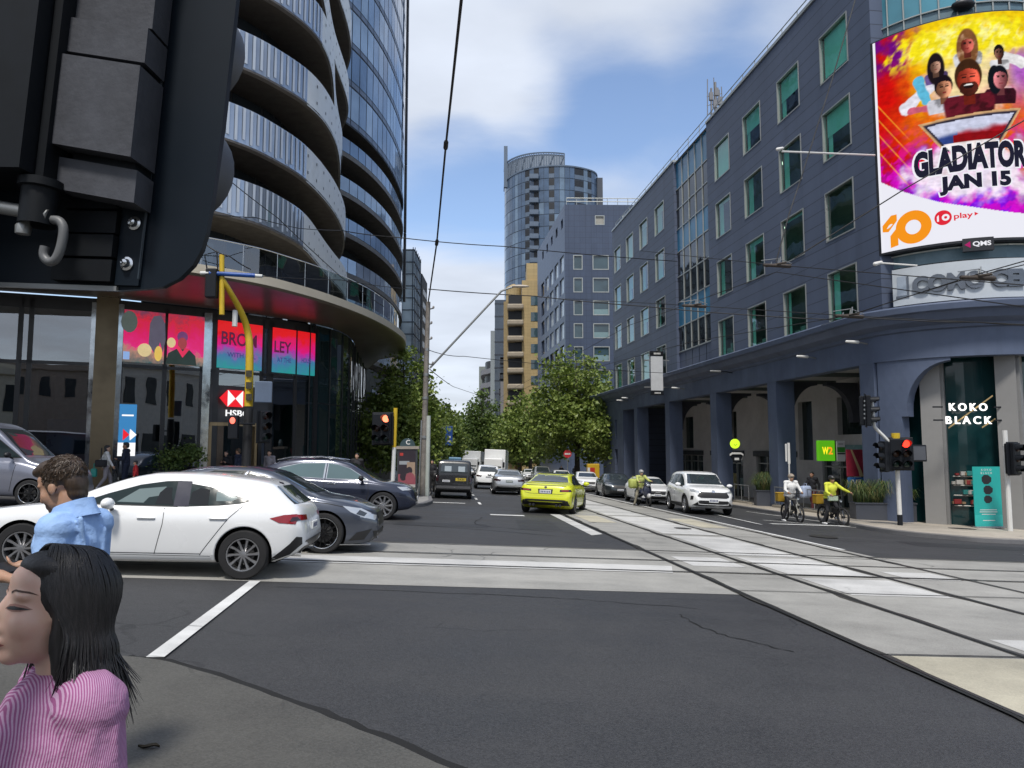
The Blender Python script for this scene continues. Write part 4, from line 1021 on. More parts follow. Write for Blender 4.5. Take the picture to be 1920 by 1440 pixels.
for i, (px, py, Yq, wd, hh, cl, lab) in enumerate(((842, 775, 300, 7, 24, (.5, .52, .52), 'small pale block far down the street with square windows'), (857, 790, 330, 4, 16, (.36, .3, .25), 'small brown block beside the pale block far down the street'), (874, 800, 420, 12, 20, (.32, .34, .36), 'low grey block closing the far end of the street'))):
    p = at(px, py, Yq); bb = thing('distant_building', lab, 'building', (p.x, p.y, p.z - hh)); q = MB(); cm = mat('distant wall %d' % i, cl, .7)
    q.box(p.x - wd / 2, p.x + wd / 2, p.y, p.y + 12, p.z - hh - 6, p.z, cm); q.obj('wall', bb); q = MB()
    for k in range(3):
        for j in range(3): q.box(p.x - wd * .4 + wd * .3 * j, p.x - wd * .22 + wd * .3 * j, p.y - .05, p.y, p.z - 2.6 - 3 * k, p.z - 1.1 - 3 * k, tc_)
    q.obj('window', bb)
# terraces out of view behind the viewer, placed for the bank glass to mirror
for x0, x1, y0, y1, h, cl, lab in ((-36, -10, -34, -20, 9, (.68, .63, .5), 'cream shop terrace behind the viewer across the crossing'), (9, 30, -26, -4, 10, (.68, .66, .6), 'white painted corner shop terrace behind the viewer'), (-9, 7, -60, -46, 12, (.3, .24, .2), 'brick shop terrace further behind the viewer'), (-110, -66, -2, 40, 14, (.42, .38, .33), 'tan shop terrace beyond the bank at the far left of the cross street')):
    bb = thing('shop_terrace', lab, 'building', ((x0 + x1) / 2, (y0 + y1) / 2, 0)); cm = mat('terrace ' + lab[:11], cl, .7); q = MB(); q.box(x0, x1, y0, y1, -3, h, cm); q.box(x0 - .2, x1 + .2, y0 - .2, y1 + .3, h - .8, h - .3, cm); q.obj('wall', bb)
    q = MB()
    for k in range(int((x1 - x0) / 2.6)): x = x0 + 1 + 2.6 * k; q.box(x, x + 1.1, y1, y1 + .06, h - 4.2, h - 1.8, tc_); q.box(x - .3, x + 1.8, y1, y1 + .06, .2, 3.0, tc_)
    q.obj('window', bb)
# ================================================================ trees
def leaf_mat(name, a, b_):
    m, t, o = nodes_of(name)
    oc = N(t, 'ShaderNodeTexCoord').outputs['Object']
    wn = N(t, 'ShaderNodeTexWhiteNoise', {'Vector': N(t, 'ShaderNodeVectorMath', {0: oc, 1: (.25, .25, .25)}, operation='SNAP').outputs[0]}).outputs['Value']
    c = mixc(t, M_(t, 'MULTIPLY_ADD', wn, .55, mapr(t, noise(t, oc, .7, 3), .35, .65, 0, .5)), a, b_)
    p = N(t, 'ShaderNodeBsdfPrincipled', {'Base Color': c, 'Roughness': .45, 'Specular IOR Level': .35})
    tl = N(t, 'ShaderNodeBsdfTranslucent', {'Color': mixc(t, .5, c, (.12, .2, .02))})
    mx = N(t, 'ShaderNodeMixShader', {0: .3, 1: p.outputs[0], 2: tl.outputs[0]})
    t.links.new(mx.outputs[0], o.inputs[0]); MATS[name] = m; return m
leaf1 = leaf_mat('plane tree leaf', (.075, .135, .03), (.30, .36, .085)); leaf2 = leaf_mat('dark leaf', (.045, .09, .027), (.17, .23, .06)); bark = mat('bark', (.10, .085, .07), .9, var=.5, scale=4, bump=.4)
def crown(mb, lobes, n, size, seed, m):
    rnd = random.Random(seed)
    tot = sum(l[3] * l[4] * l[5] for l in lobes)
    for l in lobes:
        k = int(n * (l[3] * l[4] * l[5]) ** .8 / sum((q[3] * q[4] * q[5]) ** .8 for q in lobes))
        # twig clumps gather the leaves
        cl = []
        for _ in range(max(6, k // 26)):
            d = Vector((rnd.gauss(0, 1), rnd.gauss(0, 1), rnd.gauss(0, 1))).normalized() * rnd.random() ** .36
            cl.append(Vector((l[0] + d.x * l[3], l[1] + d.y * l[4], l[2] + d.z * l[5])))
        for c in cl:
            rr = size * rnd.uniform(1.6, 3.4)
            for _ in range(26):
                d = Vector((rnd.gauss(0, .5), rnd.gauss(0, .5), rnd.gauss(0, .4))) * rr; p = c + d
                s = size * rnd.uniform(.6, 1.25); nrm = (Vector((rnd.gauss(0, .7), rnd.gauss(0, .7), rnd.uniform(.1, 1.3)))).normalized(); t = nrm.orthogonal().normalized(); t = (Matrix.Rotation(rnd.uniform(0, 6.28), 3, nrm) @ t); b_ = nrm.cross(t)
                mb.add([p - t * s * .5, p - b_ * s * .42 + nrm * s * .08, p + t * s * .55 - nrm * s * .1, p + b_ * s * .42 + nrm * s * .08], [(0, 1, 2, 3)], m)
def tree(label, x, y, h, lobes, n, size, seed, m=leaf1, trunk=.18, bare=.3, group='street trees'):
    z = gz(x, y) + .1
    t = thing('street_tree', label, 'tree', (x, y, z), group=group)
    rnd = random.Random(seed); q = MB()
    q.tube([(0, 0, -.3), (rnd.uniform(-.1, .1), .05, h * .3), (rnd.uniform(-.15, .15), 0, h * .6), (0, 0, h * .92)], [trunk, trunk * .8, trunk * .5, trunk * .1], 8, bark)
    for l in lobes:
        a = Vector((0, 0, h * rnd.uniform(.22, .5))); c = Vector(l[:3]); q.tube([a, a.lerp(c, .5) + Vector((0, 0, .3)), c], [trunk * .45, trunk * .3, trunk * .08], 6, bark)
        for _ in range(3): d = c + Vector((rnd.uniform(-1, 1) * l[3], rnd.uniform(-1, 1) * l[4], rnd.uniform(-.2, 1) * l[5])) * .8; q.tube([a.lerp(c, .6), d], [trunk * .2, trunk * .05], 5, bark)
    q.obj('trunk', t, world=False); q = MB(); crown(q, lobes, n, size, seed, m); q.obj('crown', t, world=False)
    return t
def lob(spec, seed, n=7):
    """spread lobes through a crown envelope [(height, radius)]"""
    rnd = random.Random(seed); out = []
    for i, (z, r) in enumerate(spec):
        k = max(1, int(n * r / max(q[1] for q in spec)))
        for j in range(k):
            a = 2 * pi * j / k + rnd.uniform(-.4, .4); d = r * rnd.uniform(.45, .72) if k > 1 else 0
            s = r * rnd.uniform(.36, .55); out.append((d * math.cos(a), d * math.sin(a), z + rnd.uniform(-.3, .3), s, s, s * .85))
    return out
tree('conical plane tree beside the utility pole and ad kiosk on the left corner', -6.5, 44, 8.3, lob([(2.2, 2.3), (3.3, 2.65), (4.5, 2.3), (5.7, 1.75), (6.9, 1.15), (7.9, .6)], 1, 7), 14000, .25, 1)
tree('second plane tree on the left footpath behind the kiosk', -6.6, 52, 7.5, lob([(2.2, 2.0), (3.4, 2.2), (4.6, 1.8), (5.8, 1.3), (6.8, .7)], 2, 6), 5500, .26, 2)
tree('dense plane tree further along the left kerb by the blue sign', -6.4, 62, 6.6, lob([(2.4, 2.1), (3.6, 2.4), (4.8, 1.9), (5.8, 1.1)], 3, 6), 5000, .3, 3)
tree('broad plane tree overhanging the road beside the blue arcade', 6.7, 76, 14.0, lob([(4.2, 4.2), (6.2, 5.1), (8.5, 4.8), (10.8, 3.7), (12.8, 2.1)], 4, 7), 15000, .38, 4, trunk=.3)
tree('plane tree leaning over the tram lane left of the broad one', 2.2, 90, 10.4, lob([(3.6, 3.5), (5.4, 4.1), (7.4, 3.5), (9.2, 2.0)], 5, 6), 8500, .42, 5, trunk=.25)
tree('plane tree close against the arcade end pier', 9.6, 70, 9.4, lob([(3.4, 2.3), (5, 2.7), (6.8, 2.3), (8.3, 1.3)], 6, 6), 6000, .36, 6)
tree('tall dark tree closing the middle of the street', -5.2, 128, 14.5, lob([(4, 3.8), (6.5, 4.4), (9, 3.6), (11.5, 2.4), (13.5, 1.2)], 7, 7), 9000, .5, 7, leaf2, trunk=.3)
tree('dark tree right of the tallest one in the middle distance', 1.2, 120, 9.8, lob([(3.4, 3.4), (5.6, 3.9), (7.6, 3.0), (9, 1.6)], 8, 7), 7000, .5, 8, leaf2, trunk=.3)
tree('pale green tree left of the tallest one in the middle distance', -11.5, 140, 10.5, lob([(3.4, 3.4), (5.4, 4.0), (7.6, 3.2), (9.6, 1.6)], 9, 7), 6000, .5, 9, leaf1, trunk=.3)
tree('far tree on the left footpath beyond the blue sign', -9.2, 98, 8.0, lob([(2.8, 2.6), (4.4, 3.0), (6.2, 2.3), (7.4, 1.2)], 10, 6), 5000, .42, 10, leaf1)
tree('dark tree behind the sandstone block base', 4.8, 132, 10, lob([(3.6, 3.4), (5.8, 3.9), (7.8, 3.0)], 12, 6), 5000, .5, 12, leaf2)
tree('far tree by the white trucks', -2.2, 168, 10, lob([(3.6, 4.2), (5.8, 4.6), (8, 3.4)], 13, 6), 4500, .6, 13, leaf2)
# ================================================================ vehicles
def paint(name, col, metal=.0, rough=.28):
    return mat(name, col, rough, metal=metal, var=.04, scale=.6, coat=.8, rv=.03)
tyre_m = mat('tyre rubber', (.014, .014, .015), .8, var=.3)
rimm = mat('alloy rim', (.42, .42, .43), .3, metal=.85); rimd = mat('black rim', (.012, .012, .013), .3, metal=.3); blk = None
black_pl = mat('black plastic', (.014, .014, .015), .5, var=.2); chrome = mat('chrome trim', (.7, .71, .72), .15, metal=1)
cglass = dglass('car glass', (.03, .04, .045), .02, 1.0, 0, .02); cglass_l = dglass('car side glass', (.02, .032, .034), .12, .2, 0, .04, 2.5); wellm = mat('wheel well', (.006, .006, .006), .9)
tail_m = mat('tail lamp', (.28, .008, .012), .12, coat=.6); tail_d = mat('tail lamp dark', (.03, .008, .01), .15, coat=.6); lamp_m = mat('head lamp', (.5, .53, .56), .08, coat=1., metal=.3); lamp_d = mat('head lamp housing', (.04, .045, .05), .12, coat=1); plate_m = mat('number plate', (.72, .73, .72), .5); plate_d = mat('dark number plate', (.05, .09, .08), .5)
seam = mat('panel gap', (.012, .012, .012), .8); platetx = mat('plate marks', (.05, .06, .16), .6)
def wheel(root, x, y, r, wd, sgn, rim, spokes=10, rr=.70, disc=True, sw=.05, caliper=None):
    X = Matrix.Translation((x, y, r)) @ Matrix.Rotation(-sgn * pi / 2, 4, 'X')
    b = MB(); k = wd / 2
    b.lathe([(r * rr, -k), (r * .9, -k), (r * .985, -k * .8), (r, -k * .35), (r, k * .35), (r * .985, k * .8), (r * .93, k), (r * (rr + .03), k * 1.02), (r * rr, k * .9), (r * rr, -k)], 36, tyre_m, X)
    w_ = b.obj('wheel', root, smooth=40, world=False)
    b = MB(); R_ = r * rr
    b.lathe([(R_ * 1.02, k * .9), (R_ * 1.0, k * 1.0), (R_ * .93, k * .98), (R_ * .9, k * .4), (R_ * .88, -k * .5)], 36, rimm if rim is not rimd else rimd, X)
    if rim is rimd: b.lathe([(R_ * 1.02, k * .95), (R_ * 1.0, k * 1.04), (R_ * .97, k * 1.04), (R_ * .95, k)], 36, chrome, X)
    b.lathe([(R_ * .24, k * .55), (R_ * .22, k * .82), (R_ * .12, k * .86), (0.001, k * .86)], 16, rim, X)
    for i in range(spokes):
        a = 2 * pi * i / spokes; ca, sa = math.cos(a), math.sin(a); tx, ty = -sa, ca; tw = .35 if spokes > 8 else 0
        pts = []
        for q, w0, z in ((.16, sw * .6, .84), (.55, sw * .5, .82), (.95, sw * (.8), .92)):
            aa = a + tw * (q - .16) * .35; ca, sa = math.cos(aa), math.sin(aa); tx, ty = -sa, ca
            pts.append([Vector((R_ * q * ca + tx * w0 * g, R_ * q * sa + ty * w0 * g, k * (z - dz_))) for g, dz_ in ((-1, .12), (-.6, 0), (.6, 0), (1, .12))])
        b.grid([[X @ v for v in q] for q in pts], rim)
    b.obj('rim', w_, smooth=30, world=False)
    b = MB(); b.lathe([(R_ * .89, -k * .1), (0.001, -k * .1)], 24, wellm, X); 
    if disc: b.lathe([(R_ * .62, k * .22), (R_ * .6, k * .25), (0.001, k * .25)], 24, mat('brake disc', (.12, .12, .12), .4, metal=.7), X)
    if caliper: b.box(-R_ * .82, -R_ * .45, -R_ * .3, R_ * .3, k * .2, k * .5, caliper, X)
    b.obj('hub', w_, world=False)
    return w_
class Car:
    def __init__(s, name, label, cat, c, heading, body_m, sp, scale=1., group='cars at the crossing'):
        s.root = thing(name, label, cat, on(c[0], c[1], .004), R(heading), group, tilt=True)
        if scale != 1: s.root.matrix_basis = s.root.matrix_basis @ Matrix.Scale(scale, 4)
        s.sp = sp; s.bm = body_m
        top, belt, wid = pch(sp['top']), pch(sp['belt']), pch(sp['wid']); zb = pch(sp['zb']); rw = sp.get('rw', .72); xs0, xs1 = sp['top'][0][0], sp['top'][-1][0]
        st = []; n_ = sp.get('n', 64)
        for i in range(n_ + 1):
            t = i / n_; t = t + .35 * math.sin(2 * pi * t) / (2 * pi) * -1 * -1 if 0 else t
            st.append(xs0 + (xs1 - xs0) * (.5 - .5 * math.cos(pi * t)) * .55 + (xs1 - xs0) * t * .45)
        rows = []; sm = lambda t: max(0, min(1, t)) ** 2 * (3 - 2 * max(0, min(1, t)))
        for x in st:
            W_, zt, z0 = wid(x), top(x), zb(x); zbl = min(belt(x), zt - .012); h = zt - zbl; k = sm((h - .05) / .22); hh = zbl - z0
            wr = W_ * rw + (1 - k) * W_ * .1
            side = [(0, z0), (W_ * .55, z0), (W_ * .86, z0 + .01), (W_ * .955, z0 + .1 * hh), (W_ * .985, z0 + .3 * hh), (W_ * 1.0, z0 + .62 * hh), (W_ * .992, z0 + .8 * hh), (W_ * .955, z0 + .95 * hh), (W_ * .925, zbl)]
            a1 = (W_ * .9 * (1 - k) + (W_ * .93 - (W_ * .93 - wr) * .5) * k, zbl + h * (.5 * k + .35 * (1 - k)))
            a2 = (W_ * .8 * (1 - k) + (wr + .02) * k, zbl + h * (.86 * k + .62 * (1 - k)))
            a3 = (W_ * .66 * (1 - k) + (wr - .07) * k, zbl + h * (.962 * k + .82 * (1 - k)))
            a4 = (W_ * .36 * (1 - k) + (wr * .55) * k, zbl + h * (.995 * k + .96 * (1 - k)))
            side += [a1, a2, a3, a4, (0, zt)]
            c_ = crv(side, 3); r = [Vector((x, p.x, p.y)) for p in c_] + [Vector((x, -p.x, p.y)) for p in c_[-2:0:-1]]
            rows.append(r)
        b = MB(); b.grid(rows, body_m, True); L = len(rows[0]); b.add(rows[0], [tuple(range(L - 1, -1, -1))], body_m); b.add(rows[-1], [tuple(range(L))], body_m)
        o = b.obj('body', None, world=False); bmx = bmesh.new(); bmx.from_mesh(o.data); bmesh.ops.remove_doubles(bmx, verts=bmx.verts, dist=1e-5); bmesh.ops.recalc_face_normals(bmx, faces=bmx.faces)
        s.bvh = BVHTree.FromBMesh(bmx); bmx.to_mesh(o.data); bmx.free()
        cu = MB(); r = sp['r']
        for x in sp['axles']:
            for g in (1, -1):
                y = wid(x) * g; X = Matrix.Translation((x, y - g * .05, r)) @ Matrix.Rotation(pi / 2, 4, 'X')
                cu.lathe([(.001, -.3), (r * sp.get('arch', 1.13), -.3), (r * sp.get('arch', 1.13), .3), (.001, .3)], 40, wellm, X)
        co_ = cu.obj('cutter', None, world=False)
        bmx = bmesh.new(); bmx.from_mesh(co_.data); bmesh.ops.remove_doubles(bmx, verts=bmx.verts, dist=1e-3); bmesh.ops.recalc_face_normals(bmx, faces=bmx.faces); bmx.to_mesh(co_.data); bmx.free()
        m_ = o.modifiers.new('b', 'BOOLEAN'); m_.operation = 'DIFFERENCE'; m_.object = co_; m_.solver = 'EXACT'; m_.material_mode = 'TRANSFER'
        me = evaluated(o); bpy.data.objects.remove(o); bpy.data.objects.remove(co_)
        s.body = link('body', me, s.root, 38, False)
        s.wid = wid
        for x in sp['axles']:
            for g in (1, -1): wheel(s.root, x, g * (wid(x) - .115), r, .215, g, sp.get('rim', rimm), sp.get('spokes', 10), sp.get('rr', .7), sw=sp.get('sw', .034), caliper=sp.get('cal'))
        # shadowed underside
    def hit(s, axis, p, off):
        if axis in 'LR': o = Vector((p[0], 3 if axis == 'L' else -3, p[1])); d = Vector((0, -1 if axis == 'L' else 1, 0))
        elif axis == 'F': o = Vector((6, p[0], p[1])); d = Vector((-1, 0, 0))
        elif axis == 'B': o = Vector((-6, p[0], p[1])); d = Vector((1, 0, 0))
        else: o = Vector((p[0], p[1], 5)); d = Vector((0, 0, -1))
        h = s.bvh.ray_cast(o, d)
        if h[0] is None: return None
        n = h[1]; n = -n if n.dot(d) > 0 else n
        return h[0] + n * off
    def decal(s, name, axis, poly, m, off=.004, res=.06, parent=None, mb=None):
        v, f = cdt(poly, res); pts = [s.hit(axis, p, off) for p in v]
        f = [t for t in f if all(pts[i] is not None for i in t)]
        lim = .5
        f = [t for t in f if max((pts[t[i]] - pts[t[(i + 1) % len(t)]]).length for i in range(len(t))) < lim]
        b = mb or MB(); b.add([p if p is not None else Vector() for p in pts], f, m)
        if mb is None: return b.obj(name, parent or s.root, smooth=60, world=False)
    def both(s, name, axes, poly, m, off=.004, res=.06, parent=None):
        for ax in axes:
            pl = poly if ax in 'LR' else ([(-y, z) for y, z in poly][::-1] if ax.islower() else poly)
            s.decal(name, ax.upper(), pl, m, off, res, parent)
    def pair(s, name, axis, poly, m, off=.004, res=.05):
        a = s.decal(name, axis, poly, m, off, res)
        c = s.decal(name, axis, [(-y, z) for y, z in poly][::-1], m, off, res)
        return a, c
    def ribbon(s, name, axis, pts, wd, m=seam, off=.0025, parent=None, mb=None):
        q = [Vector(p) for p in pts]; b = mb or MB(); A_, B_ = [], []
        q = resample(q, .07) + [q[-1]]
        for i, p in enumerate(q):
            d = q[min(i + 1, len(q) - 1)] - q[max(0, i - 1)]
            if d.length < 1e-6: continue
            d = d.normalized(); n_ = Vector((-d.y, d.x)) * wd / 2; a, c = s.hit(axis, p + n_, off), s.hit(axis, p - n_, off)
            if a is None or c is None: continue
            A_.append(a); B_.append(c)
        if len(A_) > 1: b.grid([A_, B_], m)
        if mb is None and len(A_) > 1: return b.obj(name, parent or s.root, world=False)
    def plate(s, axis, y, z, w_=.37, h=.11, m=plate_m, dark=False):
        p = s.hit(axis, (y, z), .012); g = 1 if axis == 'F' else -1
        b = MB(); X = Matrix.Translation(p); b.rbox(-.012, .012, -w_ / 2, w_ / 2, -h / 2, h / 2, .008, m, X); o = b.obj('number_plate', s.root, world=False)
        b = MB()
        for k in range(6): yy = -w_ * .36 + w_ * .144 * k; b.box(g * .0125 - .001, g * .0125 + .001, yy - .016, yy + .016, -h * .26, h * .26, platetx if not dark else plate_m, X)
        b.obj('plate_characters', o, world=False)
    def mirror(s, x, z, m=None, g=(1, -1)):
        for sg in g:
            y = sg * s.wid(x); b = MB(); b.ell((x, y + sg * .13, z + .05), (.075, .12, .075), m or s.bm, nu=14, nv=8); b.tube([(x + .02, y - sg * .06, z - .03), (x, y + sg * .06, z + .01)], .028, 6, black_pl)
            b.obj('wing_mirror', s.root, smooth=60, world=False)
    def handle(s, x, z, axes='LR', m=None):
        for ax in axes:
            p = s.hit(ax, (x, z), .012); 
            if p is None: continue
            b = MB(); b.cap(p + Vector((-.1, 0, .004)), p + Vector((.1, 0, 0)), .014, .014, m or s.bm, 6); b.obj('door_handle', s.root, smooth=60, world=False)
def inset(poly, k):
    cx_ = sum(p[0] for p in poly) / len(poly); cy_ = sum(p[1] for p in poly) / len(poly)
    return [(cx_ + (p[0] - cx_) * k, cy_ + (p[1] - cy_) * k) for p in poly]
HATCH = dict(top=[(-2.1, .60), (-2.07, .76), (-2.01, .92), (-1.84, 1.05), (-1.54, 1.25), (-1.2, 1.295), (-.6, 1.335), (-.15, 1.325), (.2, 1.26), (.6, 1.115), (1.06, .925), (1.5, .85), (2.0, .77), (2.24, .69), (2.28, .60)],
    belt=[(-2.1, .59), (-2.0, .82), (-1.6, .93), (-1, .905), (0, .875), (.9, .86), (1.4, .825), (2.1, .69), (2.28, .59)], wid=[(-2.1, .62), (-2.04, .76), (-1.9, .84), (-1.5, .89), (-.8, .90), (.8, .90), (1.5, .885), (1.95, .80), (2.15, .68), (2.28, .46)],
    zb=[(-2.1, .42), (-1.95, .30), (-1.6, .2), (1.6, .17), (2.1, .2), (2.28, .34)], axles=(-1.36, 1.36), r=.318, rw=.66, rim=rimm, spokes=10, rr=.66, sw=.03)
COUPE = dict(top=[(-2.36, .62), (-2.31, .90), (-2.22, 1.01), (-1.8, 1.07), (-1.55, 1.11), (-.95, 1.33), (-.4, 1.40), (0, 1.405), (.4, 1.36), (.9, 1.14), (1.28, .985), (1.8, .90), (2.1, .80), (2.26, .70), (2.31, .56)],
    belt=[(-2.36, .6), (-2.2, .9), (-1.7, .98), (-1, .95), (0, .93), (1.0, .92), (1.5, .86), (2.1, .70), (2.31, .55)], wid=[(-2.36, .66), (-2.3, .78), (-2.1, .87), (-1.5, .935), (-.9, .90), (.6, .90), (1.4, .925), (1.9, .84), (2.15, .70), (2.31, .5)],
    zb=[(-2.36, .42), (-2.1, .27), (-1.7, .16), (1.7, .14), (2.15, .17), (2.31, .3)], axles=(-1.43, 1.43), r=.34, rw=.68, rim=rimd, spokes=14, rr=.76, sw=.02)
SUV = dict(top=[(-2.3, .66), (-2.26, .98), (-2.14, 1.14), (-1.85, 1.50), (-1.55, 1.62), (-1.0, 1.675), (-.2, 1.685), (.3, 1.63), (.8, 1.37), (1.2, 1.145), (1.8, 1.075), (2.1, 1.0), (2.24, .86), (2.29, .62)],
    belt=[(-2.3, .64), (-2.15, 1.0), (-1.6, 1.13), (0, 1.04), (1.0, 1.02), (1.5, .98), (2.1, .86), (2.29, .60)], wid=[(-2.3, .70), (-2.22, .82), (-2.0, .89), (-1.4, .93), (1.3, .925), (1.85, .87), (2.12, .76), (2.29, .6)],
    zb=[(-2.3, .48), (-2.0, .34), (-1.5, .24), (1.5, .22), (2.05, .26), (2.29, .40)], axles=(-1.35, 1.35), r=.355, rw=.72, rim=rimm, spokes=10, rr=.66, sw=.035, arch=1.12)
VAN = dict(top=[(-2.3, .75), (-2.28, 1.2), (-2.2, 1.74), (-2.05, 1.84), (-1, 1.86), (.5, 1.84), (.95, 1.68), (1.45, 1.22), (1.9, 1.08), (2.2, .95), (2.28, .62)],
    belt=[(-2.3, .7), (-2.2, 1.12), (-1, 1.12), (1.0, 1.08), (1.6, 1.0), (2.28, .6)], wid=[(-2.3, .84), (-2.24, .89), (-2.1, .90), (1.5, .90), (2.0, .84), (2.28, .62)],
    zb=[(-2.3, .45), (-2.0, .3), (2.0, .22), (2.28, .36)], axles=(-1.4, 1.45), r=.33, rw=.84, rim=rimd, spokes=8, rr=.68, sw=.04)
def windows(c, panes, screen_f, screen_r, trim=black_pl, side=cglass_l):
    allp = [p for q in panes for p in q]
    for ax in 'LR':
        for q in panes:
            o = c.decal('side_window', ax, q, side, .008, .04); c.decal('window_seal', ax, inset(q, 1.07), trim, .004, .04, o)
    if screen_f: c.decal('windscreen', 'F', screen_f, cglass, .006, .07)
    if screen_r: c.decal('rear_window', 'B', screen_r, cglass, .006, .07)
# white hatchback crossing in front
wpaint = paint('white car paint', (.80, .81, .81))
HC = Car('white_hatchback', 'white hatchback crossing in front of the viewer behind the man in blue', 'car', (-4.92, 10.42), 185.6, wpaint, HATCH, group=None)
fw = [(.74, .90), (.4, 1.035), (.05, 1.15), (-.25, 1.205), (-.43, 1.215), (-.45, .905)]; rwd = [(-.60, .91), (-.57, 1.19), (-.85, 1.15), (-1.1, 1.08), (-1.28, 1.03), (-1.36, 1.0), (-1.24, .965), (-1.0, .935)]
windows(HC, [fw, rwd], [(-.66, .93), (-.52, 1.25), (.52, 1.25), (.66, .93)], [(-.62, .97), (-.50, 1.19), (.50, 1.19), (.62, .97)])
for ax in 'LR':
    HC.decal('pillar_cover', ax, [(-.43, .90), (-.41, 1.22), (-.59, 1.22), (-.62, .905)], mat('blue black pillar', (.022, .024, .045), .5, spec=.25), .009)
    for pts in (((-.33, .88), (-.34, .7), (-.26, .30)), ((-1.3, .93), (-1.15, .78), (-1.02, .6), (-.84, .34), (-.82, .30)), ((.90, .86), (.95, .7), (.92, .3)), ((-.82, .315), (.92, .30))): HC.ribbon('door_gap', ax, pts, .008)
    HC.ribbon('sill_shade_strip', ax, [(-.95, .255), (.92, .245)], .075, mat('sill shade', (.33, .335, .34), .35), .002)  # grey strip paints the shade along the foot of the white side
    HC.ribbon('wheel_arch_edge', ax, [(-1.36 + .385 * math.cos(R(t)), .318 + .385 * math.sin(R(t))) for t in range(-12, 193, 12)], .028, wpaint, .008)
    HC.decal('tail_lamp', ax, [(-2.06, .77), (-1.98, .845), (-1.83, .835), (-1.66, .79), (-1.78, .735), (-1.98, .72)], tail_m, .007, .05); HC.decal('lamp_tip', ax, [(-2.03, .765), (-1.99, .81), (-1.93, .805), (-1.91, .755)], tail_d, .01, .04)
    HC.decal('head_lamp', ax, [(2.2, .66), (2.1, .71), (1.75, .73), (1.85, .65)], lamp_d, .006, .05)
    HC.decal('bumper_skirt', ax, [(-2.06, .55), (-2.065, .46), (-1.93, .33), (-1.70, .24), (-1.72, .29), (-1.82, .37), (-1.93, .47), (-2.0, .56)], black_pl, .008, .03)
HC.handle(-.13, .745); HC.handle(-1.02, .765); HC.mirror(.3, .87)
gl1, gl2 = dglass('painted far light', (.16, .21, .21), .05), dglass('glimpse dark', (.006, .007, .008), .05)  # pale patches paint daylight seen through the far windows, dark ones the seats
for ax in 'LR':
    HC.decal('far_window_light', ax, [(.28, .93), (.05, 1.1), (-.28, 1.14), (-.36, 1.05), (-.1, 1.0), (-.05, .93)], gl1, .0095, .05); HC.decal('seat_glimpse', ax, [(-.2, .92), (-.22, 1.06), (-.28, 1.13), (-.36, 1.13), (-.38, 1.02), (-.43, .92)], gl2, .0105, .05); HC.decal('far_window_light', ax, [(-.95, .98), (-.93, 1.1), (-1.12, 1.075), (-1.22, 1.03), (-1.15, .985)], gl1, .0095, .05); HC.decal('seat_glimpse', ax, [(-.62, .93), (-.62, 1.08), (-.72, 1.14), (-.84, 1.12), (-.86, .93)], gl2, .0105, .05)
for sg in (1, -1):
    p_ = [(.82 * sg, .77), (.74 * sg, .84), (.42 * sg, .825), (.45 * sg, .76)]; HC.decal('tail_lamp', 'B', p_ if sg > 0 else p_[::-1], tail_m, .006, .05)
HC.decal('bumper_skirt', 'B', [(-.62, .50), (.62, .50), (.66, .38), (.5, .32), (-.5, .32), (-.66, .38)], black_pl, .006, .07)
HC.plate('B', 0, .66)
sp_ = MB(); sp_.grid([[Vector((-1.38, y, 1.275 - .05 * abs(y))) for y in (-.56, -.3, 0, .3, .56)], [Vector((-1.60, y * .97, 1.235 - .06 * abs(y))) for y in (-.56, -.3, 0, .3, .56)], [Vector((-1.66, y * .96, 1.19 - .06 * abs(y))) for y in (-.56, -.3, 0, .3, .56)], [Vector((-1.45, y, 1.18 - .05 * abs(y))) for y in (-.56, -.3, 0, .3, .56)]], mat('dark spoiler', (.035, .018, .026), .18, coat=.6)); sp_.obj('spoiler', HC.root, smooth=40, world=False)
ms = MB(); ms.cap((-1.64, .1, 1.02), (-1.9, .42, .985), .018, .008, black_pl); ms.obj('rear_wiper', HC.root, world=False)
ms = MB(); ms.tube([(-1.9, .5, .31), (-2.03, .5, .31)], .04, 12, chrome); ms.tube([(-1.9, -.5, .31), (-2.03, -.5, .31)], .04, 12, chrome); ms.obj('exhaust', HC.root, world=False)
# dark grey sports saloon emerging behind it
gpaint = paint('dark grey metallic', (.065, .075, .10), .55, .3)
GC = Car('grey_saloon', 'dark grey sports saloon with black wheels half hidden behind the white hatchback', 'car', (-4.7, 13.42), 4.5, gpaint, dict(COUPE, cal=mat('red caliper', (.3, .01, .02), .4)), group=None)
windows(GC, [[(.98, .98), (.55, 1.2), (.1, 1.315), (-.1, .98)], [(-.2, .98), (0, 1.32), (-.5, 1.31), (-1.15, 1.1), (-1.3, 1.0)]], [(-.66, 1.0), (-.54, 1.32), (.54, 1.32), (.66, 1.0)], None)
for ax in 'LR':
    GC.decal('head_lamp', ax, [(2.19, .68), (2.02, .765), (1.72, .80), (1.86, .70), (2.1, .60)], lamp_m, .007, .05); GC.decal('lamp_eye', ax, [(2.12, .68), (2.0, .735), (1.95, .67), (2.08, .63)], lamp_d, .011, .04)
    GC.decal('bumper_intake', ax, [(2.22, .42), (1.98, .36), (1.85, .22), (2.1, .24)], black_pl, .006, .05)
    GC.ribbon('door_gap', ax, [(.98, .93), (1.02, .6), (.9, .25)], .01)
    GC.ribbon('bonnet_crease', ax, [(.9, .90), (1.5, .83), (2.0, .735)], .012, seam, .002)
